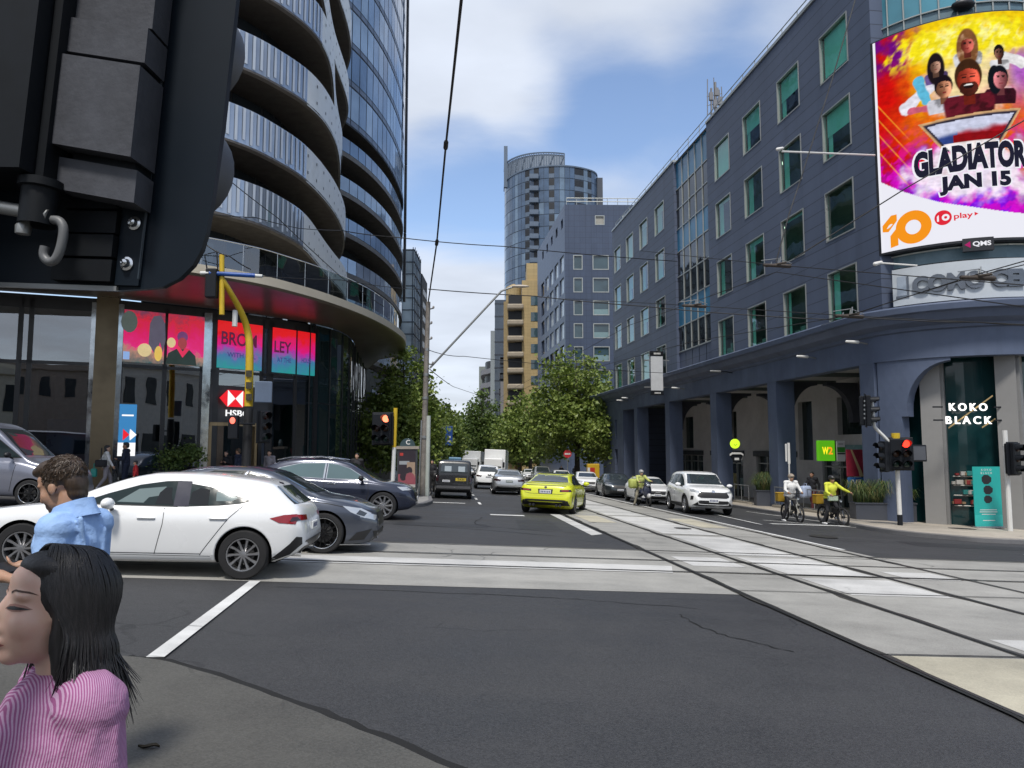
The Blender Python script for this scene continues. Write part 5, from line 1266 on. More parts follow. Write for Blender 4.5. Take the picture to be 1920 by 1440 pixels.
GC.pair('head_lamp', 'F', [(.46, .64), (.74, .70), (.78, .62), (.56, .56)], lamp_m); GC.decal('grille', 'F', [(-.42, .68), (.42, .68), (.36, .46), (-.36, .46)], black_pl, .008); GC.decal('bumper_intake', 'F', [(-.6, .38), (.6, .38), (.55, .22), (-.55, .22)], black_pl, .006)
q = MB(); q.cap((1.5, .86, .15), (2.2, .62, .15), .012, .012, chrome); q.cap((1.5, -.86, .15), (2.2, -.62, .15), .012, .012, chrome); q.obj('splitter_trim', GC.root, world=False); GC.mirror(.8, .95)
# navy SUV behind
npaint = paint('navy paint', (.028, .034, .058), .4, .25)
NS = Car('navy_suv', 'navy blue SUV with silver roof rails crossing towards the utility pole', 'car', (-5.05, 21.1), 4.5, npaint, dict(SUV, top=[(-2.35, .66), (-2.3, .96), (-2.15, 1.06), (-1.8, 1.32), (-1.35, 1.50), (-.8, 1.585), (-.1, 1.60), (.4, 1.52), (.9, 1.27), (1.3, 1.07), (1.85, 1.0), (2.15, .90), (2.29, .78), (2.33, .6)], belt=[(-2.35, .64), (-2.15, .96), (-1.6, 1.06), (0, 1.02), (1.0, 1.0), (1.5, .95), (2.1, .80), (2.33, .58)], wid=[(-2.35, .70), (-2.25, .84), (-2.0, .91), (-1.4, .95), (1.3, .95), (1.85, .89), (2.15, .78), (2.33, .6)], zb=[(-2.35, .46), (-2, .3), (1.7, .24), (2.1, .28), (2.33, .4)], axles=(-1.45, 1.45), r=.375, spokes=10, rr=.74, sw=.045), group=None)
lightgl = dglass('pale reflecting glass', (.10, .16, .17), .04, .8, 0, .05, 1.5)
windows(NS, [[(.98, 1.06), (.5, 1.34), (.15, 1.44), (-.08, 1.46), (-.1, 1.06)], [(-.2, 1.06), (-.18, 1.46), (-.8, 1.44), (-1.35, 1.3), (-1.7, 1.1)]], [(-.7, 1.1), (-.56, 1.48), (.56, 1.48), (.7, 1.1)], None, chrome, lightgl)
for ax in 'LR':
    NS.decal('head_lamp', ax, [(2.2, .82), (2.05, .90), (1.8, .90), (1.95, .8)], lamp_m, .007, .05)
    for pts in (((-.15, 1.03), (-.15, .4)), ((1.02, .98), (1.05, .7), (.95, .35)), ((-1.35, 1.0), (-1.1, .7), (-1.0, .4))): NS.ribbon('door_gap', ax, pts, .012)
    NS.ribbon('sill_trim', ax, [(-1, .33), (1, .32)], .05, black_pl, .003)
NS.handle(.05, .92, m=chrome); NS.handle(-1.05, .94, m=chrome); NS.mirror(.85, 1.05, black_pl); NS.decal('grille', 'F', [(-.6, .74), (.6, .74), (.55, .5), (-.55, .5)], black_pl, .006); NS.plate('F', 0, .58)
q = MB()
for g in (1, -1): q.tube([(-1.5, g * .62, 1.5), (-1.1, g * .6, 1.60), (-.3, g * .6, 1.645), (.3, g * .6, 1.58)], .02, 6, chrome)
q.obj('roof_rail', NS.root, smooth=60, world=False)
# silver van at the left edge
vpaint = paint('silver van paint', (.22, .23, .28), .5, .3)
SV = Car('silver_van', 'silver van with a raked bonnet waiting at the far left edge', 'van', (-14.35, 20.5), 4.5, vpaint, dict(VAN, top=[(-3.2, .8), (-3.15, 1.6), (-3.05, 2.1), (-2.6, 2.2), (0, 2.22), (.35, 2.1), (.95, 1.6), (1.35, 1.28), (1.8, 1.16), (2.2, 1.04), (2.36, .88), (2.42, .6)], belt=[(-3.2, .78), (-3, 1.3), (0, 1.24), (1, 1.18), (1.6, 1.05), (2.42, .58)], wid=[(-3.2, .86), (-3, .93), (1.6, .94), (2.1, .86), (2.42, .66)], zb=[(-3.2, .45), (-2.8, .3), (2, .25), (2.42, .38)], axles=(-1.75, 1.5), r=.36, rr=.72), group=None)
windows(SV, [[(1.15, 1.3), (.55, 1.75), (.3, 1.85), (-.3, 1.85), (-.3, 1.28)]], [(-.74, 1.36), (-.66, 2.05), (.66, 2.05), (.74, 1.36)], None)
for ax in 'LR':
    SV.decal('head_lamp', ax, [(2.28, .84), (2.1, .98), (1.8, 1.02), (1.95, .88)], lamp_d, .007, .05); SV.ribbon('door_gap', ax, [(1.1, 1.15), (1.0, .4)], .012); SV.ribbon('door_gap', ax, [(-.35, 1.9), (-.35, .4)], .012)
    SV.decal('bumper_skirt', ax, [(2.36, .62), (1.9, .6), (1.95, .3), (2.3, .38)], black_pl, .006)
SV.mirror(.95, 1.3, black_pl)
# lime yellow coupe driving away
ypaint = paint('lime yellow paint', (.62, .66, .02), 0, .25)
YC = Car('yellow_coupe', 'lime yellow sports coupe driving away along the tram tracks', 'car', (1.62, 27.95), 77.5, ypaint, dict(COUPE, spokes=10, wid=[(-2.36, .74), (-2.3, .84), (-2.1, .92), (-1.5, .955), (-.9, .91), (.6, .91), (1.4, .935), (1.9, .84), (2.15, .70), (2.31, .5)]), group=None)
windows(YC, [[(.95, .98), (.5, 1.2), (.1, 1.315), (-.2, .98)], [(-.3, .98), (0, 1.32), (-.6, 1.29), (-1.2, 1.08), (-1.3, 1.02)]], [(-.66, 1.0), (-.54, 1.32), (.54, 1.32), (.66, 1.0)], [(-.68, 1.085), (-.54, 1.325), (.54, 1.325), (.68, 1.085)], black_pl, cglass)
YC.decal('roof_panel', 'T', [(-.75, -.5), (-.75, .5), (.2, .5), (.2, -.5)], mat('carbon roof', (.015, .016, .018), .2, coat=.7), .004, .1)
YC.pair('tail_lamp', 'B', [(.50, .84), (.86, .86), (.9, .78), (.5, .77)], tail_d, .006); YC.pair('lamp_glow', 'B', [(.56, .825), (.78, .84), (.8, .80), (.56, .79)], tail_m, .01)
YC.decal('diffuser', 'B', [(-.78, .47), (-.66, .50), (.66, .50), (.78, .47), (.84, .30), (-.84, .30)], black_pl, .006); YC.ribbon('boot_gap', 'B', [(-.72, .72), (-.5, .69), (.5, .69), (.72, .72)], .012); YC.decal('boot_lip', 'B', [(-.7, .985), (.7, .985), (.7, .965), (-.7, .965)], black_pl, .004); YC.plate('B', 0, .76, .40, .12); YC.decal('plate_surround', 'B', [(-.26, .85), (.26, .85), (.24, .69), (-.24, .69)], black_pl, .004)
YC.decal('badge', 'B', [(-.06 + .05 * math.cos(t * .628) + .06, .91 + .04 * math.sin(t * .628)) for t in range(10)], black_pl, .006, .03)
q = MB()
for y in (-.52, -.40, .40, .52): q.tube([(-2.1, y, .31), (-2.37, y, .31)], .045, 12, black_pl)
q.obj('exhaust', YC.root, world=False); YC.mirror(.75, .97)
for ax in 'LR':
    YC.ribbon('door_gap', ax, [(.9, .92), (.95, .5), (.8, .25)], .012); YC.ribbon('door_gap', ax, [(-.65, .94), (-.7, .5), (-.6, .25)], .012); YC.decal('sill_trim', ax, [(-.98, .16), (-.98, .24), (.98, .22), (.98, .14)], black_pl, .006); YC.decal('rear_vent', ax, [(-2.15, .62), (-2.1, .62), (-2.08, .42), (-2.13, .40)], black_pl, .006, .03)
# white SUV facing the viewer at the right
def front_suv(name, label, c, hd, pm, sc=1.):
    v = Car(name, label, 'car', c, hd, pm, SUV, sc, group='cars facing the crossing')
    windows(v, [[(.9, 1.1), (.45, 1.4), (.15, 1.52), (-.2, 1.54), (-.2, 1.09)], [(-.3, 1.1), (-.3, 1.54), (-.95, 1.53), (-1.2, 1.16)], [(-1.3, 1.18), (-1.1, 1.5), (-1.5, 1.44), (-1.75, 1.2)]], [(-.72, 1.17), (-.6, 1.56), (.6, 1.56), (.72, 1.17)], [(-.62, 1.16), (-.5, 1.5), (.5, 1.5), (.62, 1.16)])
    v.pair('head_lamp', 'F', [(.46, .90), (.80, .965), (.84, .88), (.55, .85)], lamp_m); v.decal('grille', 'F', [(-.52, .88), (.52, .88), (.62, .72), (.5, .66), (-.5, .66), (-.62, .72)], black_pl, .01); v.decal('lower_grille', 'F', [(-.55, .56), (.55, .56), (.78, .36), (-.78, .36)], black_pl, .008); v.pair('fog_lamp', 'F', [(.74, .72), (.82, .72), (.83, .56), (.76, .58)], black_pl, .008); v.plate('F', 0, .56, .36, .14)
    v.decal('badge', 'F', [(.07 * math.cos(t * .628), .91 + .045 * math.sin(t * .628)) for t in range(10)], chrome, .012, .03)
    for ax in 'LR':
        v.decal('head_lamp', ax, [(2.16, .9), (2.0, .97), (1.8, .95), (1.95, .87)], lamp_m, .007, .05); v.ribbon('arch_trim', ax, [(1.35 + .42 * math.cos(R(t)), .355 + .42 * math.sin(R(t))) for t in range(-8, 189, 10)], .06, black_pl, .006); v.ribbon('arch_trim', ax, [(-1.35 + .42 * math.cos(R(t)), .355 + .42 * math.sin(R(t))) for t in range(-8, 189, 10)], .06, black_pl, .006); v.decal('sill_trim', ax, [(-.95, .25), (-.95, .40), (.95, .40), (.95, .25)], black_pl, .006, .1)
        for pts in (((-.25, 1.05), (-.25, .4)), ((.98, 1.0), (1.0, .4)), ((-1.15, 1.1), (-.98, .5))): v.ribbon('door_gap', ax, pts, .012)
    v.mirror(.85, 1.08); v.handle(.0, .95); v.handle(-1.0, .97)
    return v
hd_ = -90 - 10
front_suv('white_suv', 'white SUV with black grille stopped beside the tram lane by the blue arcade', (7.75, 31.2), 271, wpaint)
def simple_car(name, label, c, hd, pm, spec, rear=False, sc=1., tl=tail_m, plate=True, group='cars facing the crossing', lampm=lamp_m):
    v = Car(name, label, 'car', c, hd, pm, dict(spec, n=36), sc, group=group)
    k = spec['top']; hmax = max(p[1] for p in k); bz = pch(spec['belt'])(0)
    windows(v, [[(.85, bz + .06), (.4, hmax - .26), (.1, hmax - .13), (-.25, hmax - .12), (-.25, bz + .06)], [(-.35, bz + .06), (-.35, hmax - .12), (-.85, hmax - .15), (-1.2, bz + .12)]], [(-.66, bz + .1), (-.54, hmax - .1), (.54, hmax - .1), (.66, bz + .1)], [(-.64, bz + .16), (-.52, hmax - .12), (.52, hmax - .12), (.64, bz + .16)])
    if rear:
        v.pair('tail_lamp', 'B', [(.46, bz - .1), (.82, bz - .06), (.84, bz - .17), (.5, bz - .2)], tl, .008); v.decal('bumper_skirt', 'B', [(-.7, .46), (.7, .46), (.76, .3), (-.76, .3)], black_pl, .006); v.plate('B', 0, bz - .2, .38, .12, plate_d if rear == 2 else plate_m, rear == 2)
    else:
        v.pair('head_lamp', 'F', [(.44, bz - .2), (.76, bz - .14), (.80, bz - .24), (.52, bz - .28)], lampm); v.decal('grille', 'F', [(-.42, bz - .22), (.42, bz - .22), (.36, bz - .38), (-.36, bz - .38)], black_pl, .008); v.decal('lower_grille', 'F', [(-.6, .42), (.6, .42), (.66, .26), (-.66, .26)], black_pl, .006); v.plate('F', 0, .46, .36, .11)
        for ax in 'LR': v.decal('head_lamp', ax, [(2.12, bz - .24), (1.95, bz - .15), (1.7, bz - .13), (1.88, bz - .24)], lampm, .007, .05)
    v.mirror(.8, bz + .03); return v
dgpaint = paint('dark sedan paint', (.035, .045, .05), .5); silv_p = paint('silver paint', (.45, .46, .47), .6)
simple_car('white_hatchback', 'white hatchback tucked behind the white SUV and the scooter rider', (7.0, 38.6), 272, wpaint, dict(HATCH, rim=rimd))
simple_car('dark_sedan', 'dark grey green sedan in the oncoming queue behind the scooter', (6.2, 45.3), 271, dgpaint, COUPE)
simple_car('white_sedan', 'white sedan in the oncoming queue just right of the yellow coupe', (5.3, 54.2), 272, wpaint, dict(COUPE, rim=rimm))
simple_car('silver_sedan', 'silver sedan with dark tail lamps driving away left of the yellow coupe', (-.3, 43.4), 93, silv_p, dict(COUPE, rim=rimm), rear=2, group='cars driving away', tl=tail_d)
simple_car('white_crossover', 'white crossover with a black lower body driving away beside the black taxi', (-1.75, 51.4), 94, wpaint, dict(SUV, rim=rimd), rear=1, group='cars driving away', sc=.95, tl=tail_d)
simple_car('white_sedan', 'white sedan far up the oncoming lane above the yellow coupe roof', (4.3, 66), 273, wpaint, COUPE)
simple_car('grey_suv', 'grey SUV further back in the oncoming queue', (2.9, 74), 274, silv_p, SUV)
simple_car('white_hatchback', 'white hatchback far back in the oncoming queue', (2.0, 86), 274, wpaint, HATCH)
simple_car('blue_hatchback', 'small blue car driving away above the black taxi roof', (-4.6, 66), 95, paint('sky blue paint', (.12, .25, .38)), HATCH, rear=1, group='cars driving away')
simple_car('silver_hatchback', 'silver car far ahead in the departing lane', (-5.4, 88), 95, silv_p, HATCH, rear=1, group='cars driving away')
simple_car('white_suv', 'white SUV far ahead in the departing lane before the trucks', (-5.3, 104), 95, wpaint, SUV, rear=1, group='cars driving away')
# black taxi van
TV = Car('black_taxi', 'black taxi van with yellow rear lettering beside the left kerb', 'taxi', (-2.83, 36.0), 94, paint('black van paint', (.012, .012, .013)), VAN, .95, group='cars driving away')
windows(TV, [[(.9, 1.2), (.5, 1.55), (.3, 1.65), (-.2, 1.66), (-.2, 1.18)], [(-.3, 1.18), (-.3, 1.66), (-1.9, 1.65), (-1.95, 1.2)]], None, [(-.66, 1.24), (-.6, 1.68), (.6, 1.68), (.66, 1.24)])
TV.pair('tail_lamp', 'B', [(.72, 1.1), (.84, 1.1), (.84, .82), (.74, .82)], tail_d); TV.decal('yellow_lettering_field', 'B', [(.02 - .6 + 0, 1.0), (-.08, 1.0), (-.08, .86), (-.58, .86)], mat('taxi yellow', (.5, .38, .03), .5), .006, .1); TV.plate('B', .36, .84, .36, .1); TV.decal('bumper', 'B', [(-.8, .62), (.8, .62), (.82, .5), (-.82, .5)], mat('grey bumper', (.08, .08, .085), .5), .008)
for y in (-.35, .3): TV.decal('window_sticker', 'B', [(y - .16, 1.3), (y + .16, 1.3), (y + .16, 1.55), (y - .16, 1.55)], mat('pale sticker', (.42, .48, .52), .4), .009, .1)
q = MB(); q.rbox(-.3, .1, -.32, .32, 1.86, 2.0, .04, mat('taxi roof sign', (.15, .3, .45), .4)); q.obj('roof_sign', TV.root, world=False); TV.mirror(1.0, 1.15, black_pl)
b = MB()
for k, w_ in enumerate((.1, .1, .1)): pass
lt_ = MB(); X_ = frame_x(TV.hit('B', (-.33, .93), .012), (0, -1, 0)); add_text(lt_, 'TAXI', .1, X_, black_pl, .02, 1.1); lt_.obj('lettering', TV.root, world=False)
# white box trucks in the distance
def truck(label, x, y, hd, k=1., front=True):
    t = thing('white_truck', label, 'truck', on(x, y, 0), R(hd), 'white trucks far up the street', tilt=True)
    wm = wpaint; q = MB(); q.rbox(-3.6, .9, -1.15, 1.15, .9, 3.3, .05, wm); q.obj('cargo_box', t, world=False)
    q = MB(); q.rbox(1.0, 2.7, -1.0, 1.0, .5, 2.35, .12, wm); q.box(-3.4, 2.4, -.9, .9, .45, .8, black_pl); q.obj('cab', t, world=False)
    q = MB(); q.add([(2.72, -.88, 1.35), (2.72, .88, 1.35), (2.60, .84, 2.2), (2.60, -.84, 2.2)], [(0, 1, 2, 3)], cglass_l); q.obj('windscreen', t, world=False)
    q = MB(); q.box(2.7, 2.75, -.7, .7, .75, 1.1, black_pl); q.obj('grille', t, world=False)
    for g in (1, -1):
        q = MB(); q.box(2.5, 2.65, g * 1.12 - .1, g * 1.12 + .1, 1.4, 1.95, black_pl); q.obj('wing_mirror', t, world=False); q = MB(); q.box(2.71, 2.75, g * .8 - .14, g * .8 + .14, .8, 1.0, lamp_m); q.obj('head_lamp', t, world=False)
        for x_ in (-2.6, 1.7): wheel(t, x_, g * .9, .42, .25, g, rimm, 6, .6)
    return t
truck('white box truck with cab facing the crossing far up the street', -1.9, 82, 266); truck('second white box truck further up the street left of the first', -5.2, 96, 266)
# delivery scooter is ridden, see people
# ================================================================ people
skin = mat('skin', (.50, .30, .21), .5, var=.12, scale=9, sub=.12); skin2 = mat('tan skin', (.42, .235, .15), .5, var=.12, scale=9, sub=.12); skin_f = mat('fair skin', (.66, .46, .36), .45, var=.07, scale=14, col2=(.66, .40, .32), sub=.15)
def hair_mat(name, col, hi):
    m, t, o = nodes_of(name); oc = N(t, 'ShaderNodeTexCoord').outputs['Object']
    mp_ = N(t, 'ShaderNodeMapping', {'Vector': oc, 'Scale': (160, 160, 9)}).outputs[0]; f = noise(t, mp_, 1.0, 4, .7)
    p = N(t, 'ShaderNodeBsdfPrincipled', {'Base Color': mixc(t, mapr(t, f, .4, .7), col, hi), 'Roughness': .42, 'Specular IOR Level': .5, 'Normal': N(t, 'ShaderNodeBump', {'Height': f, 'Strength': .5, 'Distance': .004}).outputs[0]})
    t.links.new(p.outputs[0], o.inputs[0]); MATS[name] = m; return m
hair_k = hair_mat('black hair', (.006, .006, .007), (.022, .020, .022)); hair_b = hair_mat('brown hair', (.035, .02, .011), (.06, .037, .02)); 
def cloth(name, col, var=.2, wr=.5): return mat(name, col, .85, var=var, scale=5, bump=wr, bscale=11)
dk = cloth('dark cloth', (.018, .018, .022)); navy_c = cloth('navy cloth', (.012, .018, .042)); white_c = cloth('white cloth', (.70, .70, .69), .08); hiv = cloth('hi vis yellow cloth', (.62, .66, .06), .1); greyc = cloth('grey leggings', (.28, .26, .28)); redc = cloth('red cloth', (.45, .02, .025)); shoe_w = mat('white shoe', (.7, .7, .7), .5); shoe_k = mat('dark shoe', (.02, .02, .02), .5); silv_t = mat('reflective tape', (.55, .58, .5), .4)
STAND = dict(pel=(0, 0, .93), che=(.01, 0, 1.26), nek=(.0, 0, 1.445), hed=(.025, 0, 1.575), lsh=(0, .18, 1.405), rsh=(0, -.18, 1.405), lel=(-.02, .235, 1.13), rel=(-.02, -.235, 1.13), lwr=(.06, .235, .89), rwr=(.06, -.235, .89), lhi=(0, .09, .91), rhi=(0, -.09, .91), lkn=(.03, .1, .50), rkn=(.03, -.1, .50), lan=(0, .1, .085), ran=(0, -.1, .085), look=(1, 0, 0))
WALK = dict(lkn=(.17, .09, .51), lan=(.2, .09, .1), rkn=(-.02, -.09, .49), ran=(-.24, -.1, .15), lel=(-.14, .23, 1.15), lwr=(-.1, .24, .91), rel=(.08, -.23, 1.14), rwr=(.2, -.22, .93))
def hand(b, wr, el, side, m, curl=.5, k=1.):
    wr, el = Vector(wr), Vector(el); d = (wr - el).normalized(); up = Vector((0, 0, 1)); lat = d.cross(Vector((1, 0, 0))); lat = lat.normalized() if lat.length > .2 else Vector((1, 0, 0)); n_ = d.cross(lat).normalized()
    fwd = Vector((1, 0, 0)) - d * d.x; fwd = fwd.normalized() if fwd.length > .1 else lat
    inw = d.cross(fwd).normalized() * (1 if side == 'l' else -1)
    b.cap(wr, wr + d * .06 * k, .027 * k, .036 * k, m, 8)
    for i, (o, L) in enumerate(((-.028, .062), (-.009, .072), (.010, .068), (.028, .052))):
        p = wr + d * .085 * k + fwd * (-o) * k; q = p + (d * (1 - curl * .5) + inw * curl * .6).normalized() * L * .5 * k; r_ = q + (d * (1 - curl) + inw * curl * 1.2).normalized() * L * .5 * k
        b.cap(wr + d * .05 * k - fwd * o * .8 * k, p, .0125 * k, .0105 * k, m, 6); b.cap(p, q, .0105 * k, .0095 * k, m, 6); b.cap(q, r_, .0095 * k, .008 * k, m, 6)
    p = wr + d * .03 * k + fwd * .03 * k; q = p + (d * .7 + fwd * .7 + inw * .2).normalized() * .04 * k; b.cap(p, q, .013 * k, .011 * k, m, 6); b.cap(q, q + (d + fwd * .2 + inw * .3).normalized() * .028 * k, .011 * k, .009 * k, m, 6)
def head_shape(b, X, m, k=1., fem=False):
    e = lambda c, r: b.ell(X @ (Vector(c) * k), [q * k for q in r], m, X.to_3x3(), 16, 12)
    e((-.012, 0, .035), (.096, .074, .088)); e((.028, 0, -.02), (.066, .060, .092)); e((.02, 0, -.055), (.062, .052 if fem else .056, .055)); e((.058, 0, -.092), (.026, .025 if fem else .03, .022))
    for g in (1, -1):
        e((.050, g * .034, -.028), (.034, .028, .036)); e((.070, g * .028, .026), (.018, .027, .011)); e((-.004, g * .074, -.008), (.02, .009, .03)); e((.088, g * .011, -.042), (.011, .009, .009)); e((.066, g * .03, .002), (.016, .017, .011))
    b.cap(X @ (Vector((.086, 0, .018)) * k), X @ (Vector((.106, 0, -.034)) * k), .0085 * k, .0125 * k, m, 8)
    e((.083, 0, -.066), (.013, .021, .0055)); e((.081, 0, -.076), (.013, .018, .0062)); e((.06, 0, .05), (.03, .05, .04))
def person(label, loc, rz, H=1.70, pose=None, top=dk, bot=dk, shoe=shoe_k, sk=skin, hr=hair_k, long_hair=False, group='pedestrians', vox=.012, sleeve=True, helmet=None, name='person', bulk=1., kz=None, cap_=None, zoff=0.):
    J = dict(STAND); J.update(pose or {}); k = H / 1.70; J = {a: Vector(v) * (k if a != 'look' else 1) for a, v in J.items()}
    t = thing(name, label, 'person', Vector(loc) + Vector((0, 0, zoff)), R(rz), group)
    look = J['look'].normalized(); hx = frame_head(J['hed'], look)
    b = MB(); tor(b, J, k, 0, sk, bulk); b.cap(J['nek'] - Vector((0, 0, .05 * k)), J['hed'] - Vector((0, 0, .06 * k)), .058 * k, .05 * k, sk); head_shape(b, hx, sk, k)
    for s in 'lr':
        b.cap(J[s + 'sh'], J[s + 'el'], .047 * k, .038 * k, sk); b.cap(J[s + 'el'], J[s + 'wr'], .038 * k, .026 * k, sk); hand(b, J[s + 'wr'], J[s + 'el'], s, sk, .55, k)
        b.cap(J[s + 'hi'], J[s + 'kn'], .082 * k, .053 * k, sk); b.cap(J[s + 'kn'], J[s + 'an'], .054 * k, .035 * k, sk); b.cap(J[s + 'an'] - Vector((.02, 0, .03)) * k, J[s + 'an'] + Vector((.13, 0, -.045)) * k, .038 * k, .03 * k, sk)
    remeshed(b, vox, 'body', t, sk, 3)
    b = MB(); tor(b, J, k, .02 * k, top, bulk)
    b.cap(J['che'] - Vector((0, 0, .02)), J['pel'] + Vector((0, 0, .02)), .135 * k * bulk, .14 * k * bulk, top); b.cap(J['che'].lerp(J['pel'], .6) + Vector((0, .07, 0)), J['che'].lerp(J['pel'], .6) - Vector((0, .07, 0)), .12 * k * bulk, .12 * k * bulk, top)
    for s in 'lr':
        b.cap(J[s + 'sh'], J[s + 'el'], .064 * k, .054 * k, top)
        if sleeve: b.cap(J[s + 'el'], J[s + 'wr'] * .92 + J[s + 'el'] * .08, .053 * k, .042 * k, top)
    remeshed(b, vox * 1.25, 'jacket', t, top, 2)
    b = MB(); b.ell(J['pel'] + Vector((0, 0, .0)), (.125 * k * bulk, .165 * k * bulk, .12 * k), bot)
    for s in 'lr': b.cap(J[s + 'hi'], J[s + 'kn'], .095 * k, .068 * k, bot); b.cap(J[s + 'kn'], J[s + 'an'] + Vector((0, 0, .02)), .067 * k, .052 * k, bot)
    remeshed(b, vox * 1.25, 'trousers', t, bot, 2)
    for s in 'lr':
        b = MB(); a = J[s + 'an']; b.cap(a - Vector((.03, 0, .035)) * k, a + Vector((.14, 0, -.045)) * k, .05 * k, .038 * k, shoe); b.obj('shoe', t, smooth=60, world=False)
    b = MB(); e = lambda c, r: b.ell(hx @ (Vector(c) * k), [q * k for q in r], hr, hx.to_3x3(), 14, 10)
    if helmet:
        e((-.012, 0, .055), (.135, .105, .10)); e((.06, 0, .06), (.09, .085, .03)); remeshed(b, .012, 'helmet', t, helmet, 2)
    else:
        e((-.022, 0, .05), (.098, .081, .088)); e((.02, 0, .088), (.075, .07, .045)); e((-.06, 0, -.0), (.055, .068, .075))
        if long_hair: e((-.05, 0, -.09), (.06, .085, .13)); e((-.04, .05, -.06), (.05, .035, .12)); e((-.04, -.05, -.06), (.05, .035, .12))
        remeshed(b, .012, 'hair', t, hr, 1)
    return t, J, hx, k
def frame_head(o, look):
    x = Vector(look).normalized(); y = Vector((0, 0, 1)).cross(x).normalized(); z = x.cross(y); m = Matrix((x, y, z)).transposed().to_4x4(); m.translation = o; return m
def tor(b, J, k, g, m, bulk=1.):
    p, c, n = J['pel'], J['che'], J['nek']
    b.ell(c + Vector((0, 0, .0)), (.115 * k * bulk + g, .165 * k * bulk + g, .17 * k), m); b.ell(p.lerp(c, .5), (.105 * k * bulk + g, .14 * k * bulk + g, .19 * k), m); b.ell(p, (.115 * k * bulk + g, .155 * k * bulk + g, .12 * k), m)
    b.cap(J['lsh'], J['rsh'], .062 * k + g, .062 * k + g, m); b.cap(c + Vector((0, 0, .08 * k)), n - Vector((0, 0, .04 * k)), .1 * k + g, .06 * k + g, m)
def fx(px, Y, h=.13): X = (px - 960) / 1387 * Y; return on(X, Y, h)
def bag(name, label, cat, p, size, m, rz=0, strap=None, group=None):
    t = thing(name, label, cat, p, rz, group); q = MB(); q.rbox(-size[0] / 2, size[0] / 2, -size[1] / 2, size[1] / 2, 0, size[2], min(size) * .3, m); q.obj('bag_body', t, smooth=50, world=False)
    q = MB(); q.tube([Vector((-.0, -size[1] * .35, size[2] * .95)), Vector((0, -size[1] * .2, size[2] + (strap or .18))), Vector((0, size[1] * .2, size[2] + (strap or .18))), Vector((0, size[1] * .35, size[2] * .95))], .012, 6, m); q.obj('strap', t, world=False); return t
# by the bank
p = fx(203, 26.6); person('woman in a white jacket and grey leggings walking past the bronze column', p, 35, 1.62, dict(WALK, look=(1, -.2, 0)), white_c, greyc, shoe_w, long_hair=True)
bag('shoulder_bag', 'black shoulder bag carried by the woman in white', 'bag', p + Vector((-.03, -.27, .86)), (.38, .15, .25), dk, R(10), .42); bag('shopping_bag', 'teal shopping bag hanging beside the woman in white', 'bag', p + Vector((-.36, -.1, .5)), (.2, .12, .3), mat('teal bag', (.03, .32, .27), .5))
p = fx(240, 27.0); person('man in a dark navy coat standing before the bank window', p, 190, 1.76, dict(lwr=(.22, .14, 1.12), rwr=(.22, -.14, 1.1), lel=(.02, .24, 1.12), rel=(.02, -.24, 1.12)), navy_c, navy_c, sk=skin2)
p = fx(259, 26.3); person('small child in a red jacket beside the man in navy', p, 205, 1.12, None, redc, dk, vox=.011)
p = fx(427, 30.2); person('woman with a pale collar standing in the bank doorway', p, 262, 1.62, dict(lwr=(.2, .1, 1.2), rwr=(.2, -.1, 1.2)), dk, dk, long_hair=True)
p = fx(450, 29.6); person('man in a navy jacket facing the woman at the bank door', p, 170, 1.72, dict(look=(1, 0, -.15)), navy_c, dk, sk=skin2, hr=hair_b)
p = fx(508, 31.2); person('bearded man whose head shows over the navy SUV roof', p, 255, 1.72, None, greyc, dk)
p = fx(671, 30.5); person('man in a long dark coat walking by the curved glass', p, 268, 1.74, dict(WALK), dk, dk); bag('shopping_bag', 'red shopping bag beside the man in the dark coat', 'bag', p + Vector((.33, -.1, .55)), (.2, .14, .4), mat('red bag', (.45, .02, .03), .5), .2)
p = fx(812, 38.0); person('person in black standing beside a parked motorcycle near the utility pole', p, 250, 1.62, None, dk, dk)
p = fx(1519, 33.0); person('courier in dark clothes walking under the arcade with a pale bag', p, 215, 1.74, WALK, dk, mat('dark red trousers', (.10, .015, .02), .8), sk=skin2); bag('delivery_bag', 'pale blue delivery bag tilted beside the courier under the arcade', 'bag', p + Vector((-.42, -.25, .62)), (.5, .3, .52), mat('pale blue bag', (.40, .48, .66), .6, var=.25), .4, .1)
for px, Y_, lab in ((1077, 80, 'pedestrian in grey on the far right footpath'), (1052, 84, 'pedestrian in dark clothes on the far right footpath'), (921, 118, 'pedestrian in a white shirt far up the street')):
    person(lab, fx(px, Y_), 250, 1.72, WALK, white_c if 'white' in lab else greyc if 'grey' in lab else dk, dk, vox=.03)
